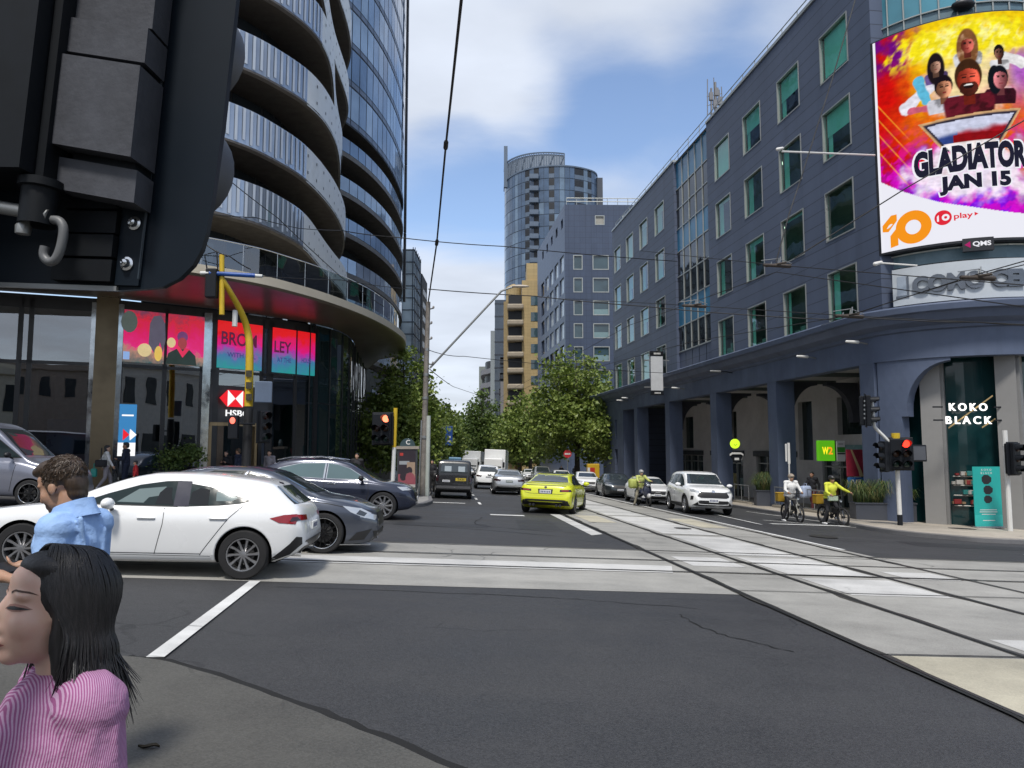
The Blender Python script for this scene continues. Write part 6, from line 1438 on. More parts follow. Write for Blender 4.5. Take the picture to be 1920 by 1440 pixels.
# ---- bicycles and their riders
def tyre(b, c, r, m, wd=.028, ax=(0, 1, 0)):
    X = Matrix.Translation(c) @ Vector((0, 0, 1)).rotation_difference(Vector(ax)).to_matrix().to_4x4(); b.lathe([(r + wd * math.cos(a), wd * math.sin(a)) for a in [2 * pi * i / 8 for i in range(9)]], 28, m, X)
def bicycle(label, loc, rz, col):
    t = thing('delivery_bicycle', label, 'bicycle', loc, R(rz), 'delivery bicycles waiting at the line'); fm = mat('bike frame ' + label[:6], col, .35, metal=.3); bm_ = black_pl
    for x, nm in ((-.52, 'wheel'), (.56, 'wheel')):
        b = MB(); tyre(b, (x, 0, .31), .275, tyre_m, .035); o = b.obj('wheel', t, smooth=50, world=False); b = MB(); b.tube([(x, -.05, .31), (x, .05, .31)], .05, 10, bm_)
        for i in range(14): a = 2 * pi * i / 14; b.tube([(x, .03 * (-1) ** i, .31), (x + .265 * math.cos(a), 0, .31 + .265 * math.sin(a))], .0045, 4, rimm)
        b.obj('spokes', o, world=False)
    b = MB(); B_ = (-.05, 0, .3); S = (-.2, 0, .78); Hd = (.38, 0, .82); Hl = (.42, 0, .64)
    for a, c, r in ((B_, S, .022), (B_, Hl, .035), (S, Hd, .02), (Hd, Hl, .026), (B_, (-.52, 0, .31), .016), (S, (-.52, 0, .31), .013)): b.tube([a, c], r, 8, fm)
    for g in (-.05, .05): b.tube([(.42, g, .66), (.56, g, .31)], .018, 8, fm)
    b.box(.02, .3, -.05, .05, .42, .58, bm_); b.obj('frame', t, smooth=50, world=False)
    b = MB(); b.tube([(.38, 0, .82), (.36, 0, 1.0)], .018, 6, bm_); b.tube([(.28, -.31, 1.02), (.37, -.2, 1.03), (.37, .2, 1.03), (.28, .31, 1.02)], .014, 6, bm_); b.obj('handlebar', t, smooth=60, world=False)
    b = MB(); b.tube([(-.2, 0, .78), (-.22, 0, .88)], .015, 6, bm_); b.rbox(-.36, -.08, -.08, .08, .87, .93, .03, bm_); b.obj('saddle', t, smooth=60, world=False)
    b = MB(); b.lathe([(.09, -.01), (.09, .01), (.02, .01)], 20, bm_, Matrix.Translation(B_) @ Matrix.Rotation(pi / 2, 4, 'X')); b.tube([(-.05, .07, .3), (.06, .07, .17)], .012, 6, bm_); b.tube([(-.05, -.07, .3), (-.16, -.07, .43)], .012, 6, bm_); b.box(.02, .1, .07, .16, .155, .175, bm_); b.box(-.2, -.12, -.16, -.07, .42, .44, bm_); b.obj('pedals', t, world=False)
    b = MB(); b.box(-.75, -.25, -.09, .09, .66, .68, bm_); b.tube([(-.7, .09, .67), (-.52, .05, .31)], .01, 5, bm_); b.tube([(-.7, -.09, .67), (-.52, -.05, .31)], .01, 5, bm_); b.obj('rack', t, world=False)
    b = MB(); b.lathe([(.001, 0), (.04, 0), (.045, .03)], 12, lamp_m, Matrix.Translation((.45, 0, .86)) @ Matrix.Rotation(pi / 2, 4, 'Y')); b.obj('lamp', t, world=False)
    return t
RIDE = dict(pel=(-.14, 0, .93), che=(-.04, 0, 1.25), nek=(.0, 0, 1.43), hed=(.03, 0, 1.56), lsh=(-.02, .19, 1.39), rsh=(-.02, -.19, 1.39), lel=(.1, .28, 1.14), rel=(.1, -.28, 1.14), lwr=(.25, .26, 1.06), rwr=(.25, -.26, 1.06), lhi=(-.12, .09, .9), rhi=(-.12, -.1, .9), lkn=(.1, .13, .58), rkn=(.02, -.2, .49), lan=(.02, .13, .27), ran=(-.1, -.28, .085), look=(1, .1, 0))
ybox = mat('yellow delivery box', (.36, .22, .015), .6, var=.2)
for nm, px, Yq, rz, tp, hl, pose, lab, col in (('a', 1479, 27.1, 277, white_c, mat('pale cap', (.3, .25, .2), .7), {}, 'cyclist in a white hooded jacket waiting astride a delivery bicycle', (.35, .34, .30)), ('b', 1554, 26.3, 284, hiv, mat('black helmet', (.02, .02, .022), .35), dict(lel=(.14, .36, 1.22), lwr=(.2, .56, 1.12)), 'cyclist in a yellow hi-vis jacket and black helmet pointing ahead', (.03, .03, .03))):
    X = (px - 960) / 1387 * Yq; p = on(X, Yq, .0)
    bk_ = bicycle(('bare metal' if nm == 'a' else 'black') + ' delivery bicycle ridden by the cyclist in ' + ('white' if nm == 'a' else 'yellow'), p, rz, col)
    person(lab, p, rz, 1.72, dict(RIDE, **pose), tp, dk, shoe_w, sk=skin2, helmet=hl, group='cyclists waiting at the line', bulk=1.28)
    rot = Matrix.Rotation(R(rz), 3, 'Z'); bx = thing('delivery_box', 'yellow insulated box on the rack behind the ' + ('white' if nm == 'a' else 'hi-vis') + ' cyclist', 'box', p + rot @ Vector((-.6, -.12, .68)), R(rz), 'delivery boxes on the bicycles'); q = MB(); q.rbox(-.13, .13, -.15, .15, 0, .32, .03, ybox); q.obj('box_body', bx, world=False); q = MB(); q.rbox(-.14, .14, -.16, .16, .30, .34, .02, mat('box lid', (.42, .25, .015), .6)); q.obj('lid', bx, world=False)
    if nm == 'b': q = thing('number_bib', 'pale printed sash across the hips of the hi-vis cyclist', 'sash', p + rot @ Vector((.04, 0, .93)), R(rz)); w_ = MB(); w_.rbox(-.02, .04, -.2, .2, -.1, .08, .015, mat('pale green sash', (.45, .55, .42), .7, var=.4, scale=20)); w_.obj('sash_band', q, world=False)
# scooter and rider
p = fx(1203, 34.6, 0.0); sc_ = thing('motor_scooter', 'dark blue motor scooter stopped between the lanes beside the white SUV', 'scooter', p, R(283)); q = MB()
smb = paint('scooter navy', (.02, .025, .05)); q.ell((.5, 0, .72), (.16, .22, .34), smb); q.ell((-.35, 0, .62), (.48, .2, .2), smb); q.box(-.2, .45, -.18, .18, .3, .4, smb); q.ell((.55, 0, 1.02), (.14, .17, .12), smb); remeshed(q, .02, 'body', sc_, smb, 3)
for x in (-.55, .68): q = MB(); tyre(q, (x, 0, .25), .19, tyre_m, .06); q.obj('wheel', sc_, smooth=50, world=False)
q = MB(); q.tube([(.42, -.34, 1.12), (.5, -.12, 1.1), (.5, .12, 1.1), (.42, .34, 1.12)], .02, 6, black_pl); q.obj('handlebar', sc_, world=False); q = MB(); q.ell((.66, 0, .98), (.05, .1, .06), lamp_m); q.obj('head_lamp', sc_, world=False); q = MB(); q.ell((.74, 0, .5), (.12, .1, .12), mat('pale mudguard', (.5, .5, .5), .4)); q.obj('mudguard', sc_, world=False)
person('scooter rider in a pale hi-vis vest and helmet in the tram lane gap', p, 283, 1.72, dict(RIDE, pel=(-.28, 0, .86), che=(-.2, 0, 1.18), nek=(-.16, 0, 1.36), hed=(-.13, 0, 1.5), lsh=(-.18, .19, 1.32), rsh=(-.18, -.19, 1.32), lwr=(.3, .3, 1.12), rwr=(.3, -.3, 1.12), lhi=(-.26, .09, .82), rhi=(-.26, -.1, .82), rkn=(.0, -.3, .5), ran=(-.02, -.4, .085), lkn=(.15, .16, .62), lan=(.1, .16, .42)), cloth('faded hi vis', (.48, .52, .16)), cloth('khaki', (.22, .2, .15)), helmet=mat('white helmet', (.4, .4, .4), .3), group=None)
bag('delivery_bag', 'yellow green courier bag on the scooter seat beside the rider', 'bag', p + Vector((-.42, .1, .8)), (.42, .36, .45), mat('lime bag', (.42, .47, .12), .7), .3, .1)
p = fx(816, 36.5); mc = thing('parked_motorcycle', 'dark motorcycle parked on the left footpath behind the taxi', 'motorcycle', p, R(280)); q = MB(); q.ell((0, 0, .6), (.5, .16, .25), black_pl); q.ell((.4, 0, .85), (.2, .2, .2), mat('white fairing', (.5, .5, .5), .4)); remeshed(q, .025, 'body', mc, black_pl, 2)
for x in (-.62, .68): q = MB(); tyre(q, (x, 0, .31), .24, tyre_m, .06); q.obj('wheel', mc, smooth=50, world=False)
q = MB(); q.tube([(.3, -.36, 1.05), (.42, 0, 1.02), (.3, .36, 1.05)], .02, 6, black_pl); q.obj('handlebar', mc, world=False)
# ---- the two people close to the viewer
def hero(label, loc, rz, H, J, look, sk, fem, vox=.0065):
    k = H / 1.7; J = {a: Vector(v) * k for a, v in dict(STAND, **J).items() if a != 'look'}
    t = thing('person', label, 'person', loc, R(rz)); hx = frame_head(J['hed'], look); b = MB(); tor(b, J, k, -.01, sk, .95 if fem else 1.05)
    b.cap(J['nek'] - Vector((0, 0, .06)), J['hed'] + hx.to_3x3() @ Vector((-.025, 0, -.055)), .056 if fem else .062, .05 if fem else .058, sk, 14); head_shape(b, hx, sk, 1.0 if fem else 1.04, fem)
    for s in 'lr':
        b.cap(J[s + 'sh'], J[s + 'el'], .045 * k, .036 * k, sk, 14); b.cap(J[s + 'el'], J[s + 'wr'], .037 * k, .025 * k, sk, 14); hand(b, J[s + 'wr'], J[s + 'el'], s, sk, .6, k)
        b.cap(J[s + 'hi'], J[s + 'kn'], .082 * k, .053 * k, sk); b.cap(J[s + 'kn'], J[s + 'an'], .054 * k, .035 * k, sk); b.cap(J[s + 'an'] - Vector((.02, 0, .03)), J[s + 'an'] + Vector((.13, 0, -.045)), .038, .03, sk)
    body = remeshed(b, vox, 'body', t, sk, 7, fac=.5); bm_ = bmesh.new(); bm_.from_mesh(body.data); bv = BVHTree.FromBMesh(bm_); bm_.free()
    return t, J, hx, k, bv
def face_decal(t, bv, hx, name, poly, m, off=.0012, res=.004, dirn=(1, 0, 0), k=1.):
    """poly in head (y, z) drawn onto the skin from in front of the face"""
    v, f = cdt(poly, res); pts = []; d = -(hx.to_3x3() @ Vector(dirn))
    for p in v:
        o = hx @ (Vector((0, p[0], p[1])) * k) - d * .3; h = bv.ray_cast(o, d); pts.append(h[0] + (h[1] if h[1].dot(d) < 0 else -h[1]) * off if h[0] else None)
    f = [q for q in f if all(pts[i] is not None for i in q)]
    b = MB(); b.add([p or Vector() for p in pts], f, m); return b.obj(name, t, smooth=180, world=False)
# man in the blue shirt, profile to the left, looking down
mp_ = at(108, 900, 3.5); g0 = gz(mp_.x, mp_.y) + .03; MH = 1.52
mt, MJ, mhx, mk, mbv = hero('man with brown hair in a light blue shirt looking down beside the white hatchback', (mp_.x + .07, 3.52, g0), 172, MH,
    dict(nek=(.005, 0, 1.435), hed=(.075, 0, 1.55), lsh=(-.02, .15, 1.345), rsh=(-.02, -.15, 1.345), lel=(-.03, .215, 1.075), lwr=(.22, .16, 1.10), rel=(.03, -.22, 1.09), rwr=(.26, -.06, 1.12)), (1, .04, -.34), mat('man skin', (.40, .23, .15), .5, var=.15, scale=12, sub=.12), False)
shirt = mat('light blue shirt', (.33, .50, .80), .8, var=.1, scale=6, col2=(.26, .42, .72), bump=.6, bscale=14)
b = MB(); tor(b, MJ, mk, .026, shirt, 1.08); b.ell(MJ['che'] + Vector((-.05, 0, .0)), (.08, .14, .18), shirt); b.ell(MJ['pel'].lerp(MJ['che'], .35) + Vector((-.02, 0, 0)), (.145, .185, .22), shirt)
for s in 'lr':
    b.cap(MJ[s + 'sh'], MJ[s + 'el'].lerp(MJ[s + 'sh'], .12), .072, .066, shirt, 14); q = MJ[s + 'el'].lerp(MJ[s + 'sh'], .13); b.cap(q, q + (MJ[s + 'el'] - MJ[s + 'sh']) * .06, .07, .07, shirt, 14)
    for dz_ in (.06, .13, .2): b.cap(MJ[s + 'sh'] + Vector((-.05, 0, -dz_)), MJ[s + 'sh'] + Vector((.05, (.06 if s == 'l' else -.06), -dz_ - .03)), .012, .01, shirt, 8)
for sy, dz_, r_ in ((.1, .0, .014), (.04, -.1, .012), (-.06, -.06, .014), (.12, -.16, .013)): b.cap(MJ['che'] + Vector((-.125, sy, .12 + dz_)), MJ['che'] + Vector((-.145, sy * .6, -.12 + dz_)), r_, r_ * .6, shirt, 8)
shirt_o = remeshed(b, .0085, 'shirt', mt, shirt, 3)
b = MB(); nb = MJ['nek'] + Vector((-.005, 0, -.03)); rows = []
for z, r_, lean in ((-.01, .088, 0), (.035, .079, .004), (.05, .083, .008), (.02, .095, .0), (-.015, .102, -.004)): rows.append([nb + Vector((r_ * 1.02 * math.cos(a) + .02 * math.cos(a) * (z < .0), r_ * math.sin(a), z - .03 * math.cos(a) + lean)) for a in [R(25 + 310 * i / 26) for i in range(27)]])
b.grid(rows, shirt); b.obj('collar', mt, smooth=60, world=False)
b = MB(); b.ell(MJ['pel'], (.125, .17, .12), dk)
for s in 'lr': b.cap(MJ[s + 'hi'], MJ[s + 'kn'], .095, .068, dk); b.cap(MJ[s + 'kn'], MJ[s + 'an'], .067, .052, dk)
remeshed(b, .015, 'trousers', mt, dk, 2)
for s in 'lr': b = MB(); a = MJ[s + 'an']; b.cap(a - Vector((.03, 0, .035)), a + Vector((.14, 0, -.045)), .05, .038, shoe_k); b.obj('shoe', mt, smooth=60, world=False)
HX = mhx
b = MB(); e = lambda c, r: b.ell(HX @ Vector(c), r, hair_b, HX.to_3x3(), 18, 12)
e((-.026, 0, .052), (.102, .083, .092)); e((.028, 0, .098), (.072, .066, .045)); e((-.075, 0, .0), (.045, .066, .075)); e((-.068, 0, -.05), (.04, .056, .05)); e((.07, 0, .098), (.04, .055, .03)); e((.0, .068, .012), (.03, .014, .045)); e((.0, -.068, .012), (.03, .014, .045)); e((.012, .072, -.01), (.009, .006, .028)); e((.012, -.072, -.01), (.009, .006, .028))
hair_o = remeshed(b, .006, 'hair', mt, hair_b, 2)
def tufts(t, hx, centre, n, seed, m, rad, ln, r0, lo=-.3, flow=Vector((.5, 0, -.4))):
    rnd = random.Random(seed); b = MB()
    for _ in range(n):
        d = Vector((rnd.gauss(0, 1), rnd.gauss(0, 1), rnd.gauss(.3, 1))).normalized()
        if d.z < lo or (d.x > .6 and d.z < .55): continue
        p = Vector(centre) + Vector((d.x * rad[0], d.y * rad[1], d.z * rad[2])); f = (flow + Vector((rnd.gauss(0, .3), rnd.gauss(0, .3), rnd.gauss(0, .2)))); f = f - d * f.dot(d) * .85; f = f.normalized() * ln * rnd.uniform(.6, 1.3)
        b.tube([hx @ p, hx @ (p + f * .5 + d * ln * .22), hx @ (p + f + d * ln * .05)], [r0, r0 * .8, r0 * .15], 5, m)
    b.obj('hair_locks', t, smooth=60, world=False)
tufts(hair_o, HX, (-.026, 0, .052), 1100, 4, hair_b, (.1, .082, .09), .024, .0022)
eyed = mat('eye dark', (.012, .009, .008), .3); brow_m = mat('brow hair', (.03, .018, .012), .8); lip_m = mat('lips', (.38, .13, .12), .45)
for g in (1, -1):
    face_decal(mt, mbv, HX, 'eyebrow', [(g * .014, .024), (g * .03, .032), (g * .052, .026), (g * .05, .021), (g * .03, .025), (g * .015, .018)][::g], brow_m, .002)
    face_decal(mt, mbv, HX, 'eye', [(g * .019, .002), (g * .03, .007), (g * .044, .003), (g * .03, -.002)][::g], eyed)
face_decal(mt, mbv, HX, 'mouth', [(-.022, -.070), (0, -.066), (.022, -.070), (0, -.077)], lip_m)
face_decal(mt, mbv, HX, 'stubble', [(-.05, -.06), (-.03, -.052), (.03, -.052), (.05, -.06), (.035, -.105), (-.035, -.105)], mat('stubble', (.20, .115, .08), .7, var=.4, scale=220), .0008)
ph = thing('mobile_phone', 'dark mobile phone held in both hands by the man in blue', 'phone', mt.matrix_basis @ (MJ['lwr'] + Vector((.09, -.1, .03))), R(172)); q = MB(); q.rbox(-.04, .04, -.075, .075, -.004, .004, .0035, black_pl, Matrix.Rotation(-.5, 4, 'Y')); q.obj('phone_case', ph, world=False)
# woman with black hair, three quarter view, close at the lower left
WHD = 226; EYE = at(36, 1140, 1.52); WLOOK = Vector((1, 0, .17)); hr_ = Matrix.Rotation(R(WHD), 3, 'Z') @ frame_head(Vector(), WLOOK).to_3x3()
wp = EYE - hr_ @ Vector((.072, .034, .003)); WH = 1.44; g0 = gz(wp.x, wp.y) + .03
wk = WH / 1.7; wl = (wp.z - g0) / wk
wt, WJ, whx, wk, wbv = hero('woman with long black hair and a pink striped blouse close to the viewer', (wp.x, wp.y, g0), WHD, WH, dict(hed=(0, 0, wl), nek=(-.045, 0, wl - .175), lsh=(-.05, .14, wl - .222), rsh=(-.05, -.14, wl - .222), lel=(-.05, .165, wl - .46), rel=(-.05, -.165, wl - .46), che=(-.02, 0, wl - .35)), WLOOK, skin_f, True, .0055)
def stripe_mat(name, a, c, pitch):
    m, t, o = nodes_of(name); oc = N(t, 'ShaderNodeTexCoord').outputs['Object']; s = N(t, 'ShaderNodeSeparateXYZ', {0: oc}).outputs
    u_ = M_(t, 'ADD', s[0], M_(t, 'ADD', M_(t, 'MULTIPLY', s[2], .22), M_(t, 'MULTIPLY', noise(t, oc, 5, 2), .012)))
    fr = M_(t, 'FRACT', M_(t, 'DIVIDE', M_(t, 'ADD', u_, 10.0), pitch)); k = M_(t, 'LESS_THAN', fr, .5)
    f2 = noise(t, oc, 9, 4)
    p = N(t, 'ShaderNodeBsdfPrincipled', {'Base Color': mixc(t, k, a, c), 'Roughness': .85, 'Normal': N(t, 'ShaderNodeBump', {'Height': M_(t, 'MULTIPLY_ADD', noise(t, oc, 120, 2), .1, f2), 'Strength': .6, 'Distance': .02}).outputs[0]})
    t.links.new(p.outputs[0], o.inputs[0]); MATS[name] = m; return m
blouse = stripe_mat('pink striped cotton', (.27, .075, .20), (.44, .27, .41), .0042)
b = MB(); tor(b, WJ, wk, .022, blouse, 1.0); b.ell(WJ['che'] + Vector((0, 0, -.02)), (.13, .18, .2), blouse); b.ell(WJ['pel'].lerp(WJ['che'], .3), (.15, .19, .26), blouse)
for s in 'lr':
    b.cap(WJ[s + 'sh'] + Vector((0, 0, .0)), WJ[s + 'el'], .064, .074, blouse, 14); b.ell(WJ[s + 'sh'] + Vector((0, 0, -.012)), (.07, .058, .06), blouse); b.cap(WJ[s + 'el'], WJ[s + 'el'].lerp(WJ[s + 'wr'], .3), .08, .07, blouse, 14)
    for i, a in enumerate((-.5, .2, .9, 1.6)): o_ = WJ[s + 'sh']; sg = 1 if s == 'l' else -1; b.cap(o_ + Vector((.06 * math.sin(a), sg * .065 * math.cos(a), -.03)), o_ + Vector((.085 * math.sin(a + .25), sg * .085 * math.cos(a + .2), -.2 - .03 * i)), .012, .007, blouse, 8)
bl_o = remeshed(b, .007, 'blouse', wt, blouse, 3)
b = MB(); b.ell(WJ['pel'], (.125, .17, .12), dk)
for s in 'lr': b.cap(WJ[s + 'hi'], WJ[s + 'kn'], .09, .068, dk); b.cap(WJ[s + 'kn'], WJ[s + 'an'], .067, .052, dk)
remeshed(b, .015, 'trousers', wt, dk, 2)
for s in 'lr': b = MB(); a = WJ[s + 'an']; b.cap(a - Vector((.03, 0, .035)), a + Vector((.14, 0, -.045)), .05, .038, shoe_k); b.obj('shoe', wt, smooth=60, world=False)
HX = whx
b = MB(); e = lambda c, r: b.ell(HX @ Vector(c), r, hair_k, HX.to_3x3(), 20, 14)
e((-.024, 0, .04), (.1, .083, .09)); e((.01, 0, .082), (.07, .068, .038)); e((-.07, 0, -.03), (.045, .08, .115)); e((-.05, 0, -.085), (.045, .08, .055))
for g in (1, -1): e((-.015, g * .07, -.02), (.034, .013, .1)); e((-.035, g * .072, -.075), (.042, .016, .075))
wh_o = remeshed(b, .006, 'hair', wt, hair_k, 3)
rnd = random.Random(21); b = MB()
for i in range(950):
    a = rnd.uniform(-2.75, 2.75); g = 1 if a > 0 else -1; aa = pi - abs(a); ph_ = rnd.uniform(.0, .25)
    dirx, diry = math.cos(pi - aa) if 0 else -math.cos(aa), math.sin(aa) * g
    xb = -.026 - .0 + .108 * (math.cos(abs(a) * .0 + 0) * 0); px_ = Vector((.03 - .05 * ph_, rnd.uniform(-.012, .012), .138))
    ax_, ay_ = .106, .09
    f_ = abs(a) / 2.75; th = 1.3 + 1.45 * f_; tu = .5 + 2.2 * f_     # side edge behind the cheek .. nape
    cx_, cy_ = math.cos(th), math.sin(th) * g; ux, uy = math.cos(tu), math.sin(tu) * g
    j = lambda s_: rnd.gauss(0, s_)
    low = rnd.choice((rnd.uniform(-.185, -.14), rnd.uniform(-.215, -.12))) - (.02 if th > 1.8 else 0); flick = rnd.uniform(.0, .07) if th > 1.5 else .0
    pts = [Vector((.03 - .07 * f_, 0, .131)), Vector((-.016 + .066 * ux, .06 * uy, .112 + j(.003))), Vector((-.024 + .099 * (ux * .7 + cx_ * .3), .087 * (uy * .7 + cy_ * .3), .05 + j(.004))), Vector((-.026 + .095 * cx_, .093 * cy_, -.03)), Vector((-.034 + .11 * cx_, .098 * cy_ + j(.004), -.085)), Vector((-.04 + (.1 + flick) * cx_ + j(.008), (.1 + flick * .6) * cy_ + j(.006), low))]
    q = crv(pts, 4); n_ = len(q); r0 = rnd.uniform(.0012, .0030)
    b.tube([HX @ p for p in q], [r0 * (.5 + .5 * min(1, k_ / 4)) if k_ < n_ - 6 else r0 * (n_ - k_) / 6.5 for k_ in range(n_)], 5, hair_k)
b.obj('hair_locks', wh_o, smooth=60, world=False)
blush = mat('soft blush', (.62, .36, .30), .5, var=.05)
for g in (1, -1):
    face_decal(wt, wbv, HX, 'eyebrow', [(g * .014, .0325), (g * .03, .0385), (g * .048, .037), (g * .056, .031), (g * .047, .0335), (g * .03, .0345), (g * .015, .0285)][::g], mat('soft brow', (.10, .06, .045), .8), .0012, .003)
    face_decal(wt, wbv, HX, 'eyelid', [(g * .014, -.001), (g * .02, .008), (g * .032, .0115), (g * .045, .009), (g * .053, .003), (g * .045, -.003), (g * .03, -.005)][::g], mat('lid shade', (.40, .21, .165), .6), .0008, .003)
    face_decal(wt, wbv, HX, 'eye', [(g * .016, .0005), (g * .024, .005), (g * .034, .0062), (g * .046, .0042), (g * .052, .002), (g * .044, .0002), (g * .032, -.0012), (g * .022, -.001)][::g], eyed, .0018, .003)
    face_decal(wt, wbv, HX, 'nostril', [(g * .004, -.044), (g * .008, -.0415), (g * .012, -.0435), (g * .008, -.046)][::g], mat('nostril shade', (.12, .05, .04), .7), .001, .003)
face_decal(wt, wbv, HX, 'mouth', [(-.021, -.0705), (-.01, -.0655), (0, -.067), (.01, -.0655), (.021, -.0705), (.01, -.0785), (-.01, -.0785)], lip_m, .0012, .003)
face_decal(wt, wbv, HX, 'mouth_line', [(-.022, -.0705), (0, -.0695), (.022, -.0705), (0, -.0718)], mat('mouth line', (.10, .02, .025), .6), .002, .003)
# ================================================================ signals, poles, wires, signs
yel = mat('pole yellow', (.62, .42, .02), .45, var=.15, scale=4); wht = mat('pole white', (.66, .66, .64), .5, var=.1); sigk = mat('signal black', (.010, .012, .016), .5, var=.2, spec=.25); navyb = mat('target board navy', (.006, .011, .018), .5, var=.12, scale=3, spec=.2); galv = mat('galvanised steel', (.30, .31, .31), .45, metal=.6, var=.25); wirem = mat('overhead wire', (.012, .012, .013), .6)
red_on = emis('red lamp lit', (1, .03, .015), 2.6); amber_off = mat('amber lens off', (.05, .02, .008), .2); green_off = mat('green lens off', (.006, .03, .022), .2); orange_on = emis('orange lamp lit', (1, .20, .10), 2.0)
def cylX(o, ax): m = Vector((0, 0, 1)).rotation_difference(Vector(ax)).to_matrix().to_4x4(); m.translation = Vector(o); return m
# ---- the signal head right beside the viewer, seen from behind
so_ = at(240, 545, 1.25); st = thing('traffic_signal', 'large black traffic signal seen from behind beside the viewer', 'traffic light', (so_.x - .42, so_.y, gz(so_.x, so_.y)))
NX = Matrix.Translation(so_) @ Matrix.Rotation(R(3.4), 4, 'Y') @ Matrix.Rotation(R(-7), 4, 'Z')
pl = [(-.55, 0), (-.02, 0), (.03, .004)] + [(.025 + .108 * math.sin(R(t)), .13 - .128 * math.cos(R(t)) ** .8) for t in (20, 38, 55, 70, 82)] + [(.137, .16), (.143, .30), (.146, .5), (.150, 1.1), (-.55, 1.1)]
def pz(b, poly, y0, y1, m, X): b.prism([(p[0], p[1]) for p in poly], y0, y1, m, X @ Matrix(((1, 0, 0, 0), (0, 0, 1, 0), (0, 1, 0, 0), (0, 0, 0, 1))))
b = MB(); pz(b, pl, .0, .012, navyb, NX); b.box(-.55, -.018, -.006, 0, -.002, .006, galv, NX); b.obj('target_board', st)
b = MB(); b.tube([NX @ Vector((.020, -.004, .02)), NX @ Vector((.031, -.004, 1.1))], .0025, 6, mat('board fold', (.03, .045, .06), .4)); b.box(-.022, .022, -.006, .0, .008, 1.1, navyb, NX); b.obj('board_flange', st)
for x, z in ((.004, .116), (-.002, .045)):
    b = MB(); b.lathe([(.001, .012), (.006, .011), (.008, .004), (.012, .003), (.012, 0)], 14, chrome, NX @ cylX((x, -.006, z), (0, -1, 0))); b.obj('bolt', st, smooth=40)
hg = mat('housing grey', (.078, .082, .096), .55, var=.45, scale=7, streak=.5, spec=.3, bump=.08, bscale=90); hgd = mat('housing dark', (.007, .009, .012), .6, var=.3, scale=8, spec=.2)
b = MB()
for z0, z1, y in ((.135, .19, -.06), (.205, .36, -.08), (.37, .43, -.07), (.435, .62, -.06), (.63, .80, -.075), (.81, 1.1, -.065)):
    vs = [Vector((x, yy, z)) for x, yy, dzz in ((-.108, y, .022), (.036, y - .0, 0), (.03, -.005, 0), (-.108, -.005, .022)) for z in (z0 + dzz, z1 + dzz)]
    b.add([NX @ v for v in vs], [(0, 2, 3, 1), (2, 4, 5, 3), (4, 6, 7, 5), (6, 0, 1, 7), (1, 3, 5, 7), (0, 6, 4, 2)], hg)
b.obj('lamp_housing', st, smooth=20)
b = MB(); b.box(-.122, -.107, -.09, 0, .15, 1.1, hgd, NX); b.box(-.55, -.125, -.12, -.01, .17, 1.1, hgd, NX); b.box(-.09, .024, -.05, -.004, .19, 1.1, hgd, NX); b.obj('side_housing', st)
b = MB()
for k in range(4): b.box(-.135 + .004 * k, -.024, -.016 - .003 * (k % 2), -.001, .012 + .042 * k, .05 + .042 * k, hgd, NX)
b.obj('board_slats', st)
b = MB(); b.lathe([(.028, 0), (.028, .06), (.034, .062), (.034, .075)], 16, hgd, NX @ Matrix.Translation((-.125, -.07, .09))); b.tube([NX @ Vector((-.55, -.08, .125)), NX @ Vector((-.2, -.08, .118)), NX @ Vector((-.1, -.075, .105))], .011, 8, galv); b.lathe([(.001, 0), (.011, .002), (.012, .015), (.009, .02), (.009, .05)], 8, galv, NX @ Matrix.Translation((-.14, -.08, .07)))
jp = [(-.098, .10), (-.085, .098), (-.076, .085), (-.077, .055), (-.084, .034), (-.096, .03), (-.106, .04), (-.106, .055)]; b.tube([NX @ Vector((p[0], -.07, p[1])) for p in crv(jp, 4)], .0075, 8, mat('hook grey', (.14, .145, .15), .5, var=.3)); b.obj('bracket', st, smooth=50)
for z in (.185, .415, .645):
    b = MB(); b.lathe([(.098, 0), (.1, .05), (.101, .12), (.097, .12), (.094, .02)], 28, mat('visor grey', (.07, .075, .088), .55), NX @ cylX((-.004, .016, z + .075), (0, 1, 0))); b.obj('visor', st, smooth=40)
b = MB(); p0 = NX @ Vector((-.42, -.1, 1.1)); b.tube([(p0.x, p0.y, gz(p0.x, p0.y) - .1), (p0.x, p0.y, p0.z)], .06, 14, galv); b.obj('pole', st, smooth=60)
# ---- an ordinary three or six lens head; X: x right, y up, z out towards the driver
def head(t, X, cols=1, board=(.45, 1.15), lit=0, w_=.3, cell=.34, m_on=red_on, fld=None):
    bw, bh = board; b = MB(); b.rbox(-bw, bw, -bh / 2, bh / 2, -.03, 0, .02, sigk, X); b.obj('target_board', t)
    b = MB(); b.rbox(-cols * .16, cols * .16, -.52, .52, 0, .16, .03, sigk, X); b.rbox(-cols * .14, cols * .14, -.5, .5, -.2, -.03, .03, sigk, X); b.obj('lamp_housing', t)
    for c in range(cols):
        for r in range(3):
            x = (c - (cols - 1) / 2) * .32; y = .34 - .34 * r; on_ = (r == 0 and c == cols - 1 and lit); m = m_on if on_ else (amber_off, amber_off, green_off)[r] if r else mat('red lens off', (.04, .006, .005), .2)
            if r == 0 and c == 0 and cols == 2: continue
            b = MB(); b.ell((0, 0, 0), (.125 if on_ else .105, .125 if on_ else .105, .03), m, None, 16, 6); b.v = [X @ (v + Vector((x, y, .17))) for v in b.v]; b.obj('lens', t, smooth=60)
            b = MB(); rows = []
            for zz in (.16, .42): rows.append([X @ Vector((x + .13 * math.cos(R(a)), y + .13 * math.sin(R(a)), zz - (.1 if zz > .3 and (a < 0 or a > 180) else 0))) for a in range(-35, 216, 12)])
            b.grid(rows, sigk); b.obj('visor', t, smooth=60)
def sgn_X(p, rz): return frame_x(p, (math.cos(R(rz)), math.sin(R(rz)), 0))
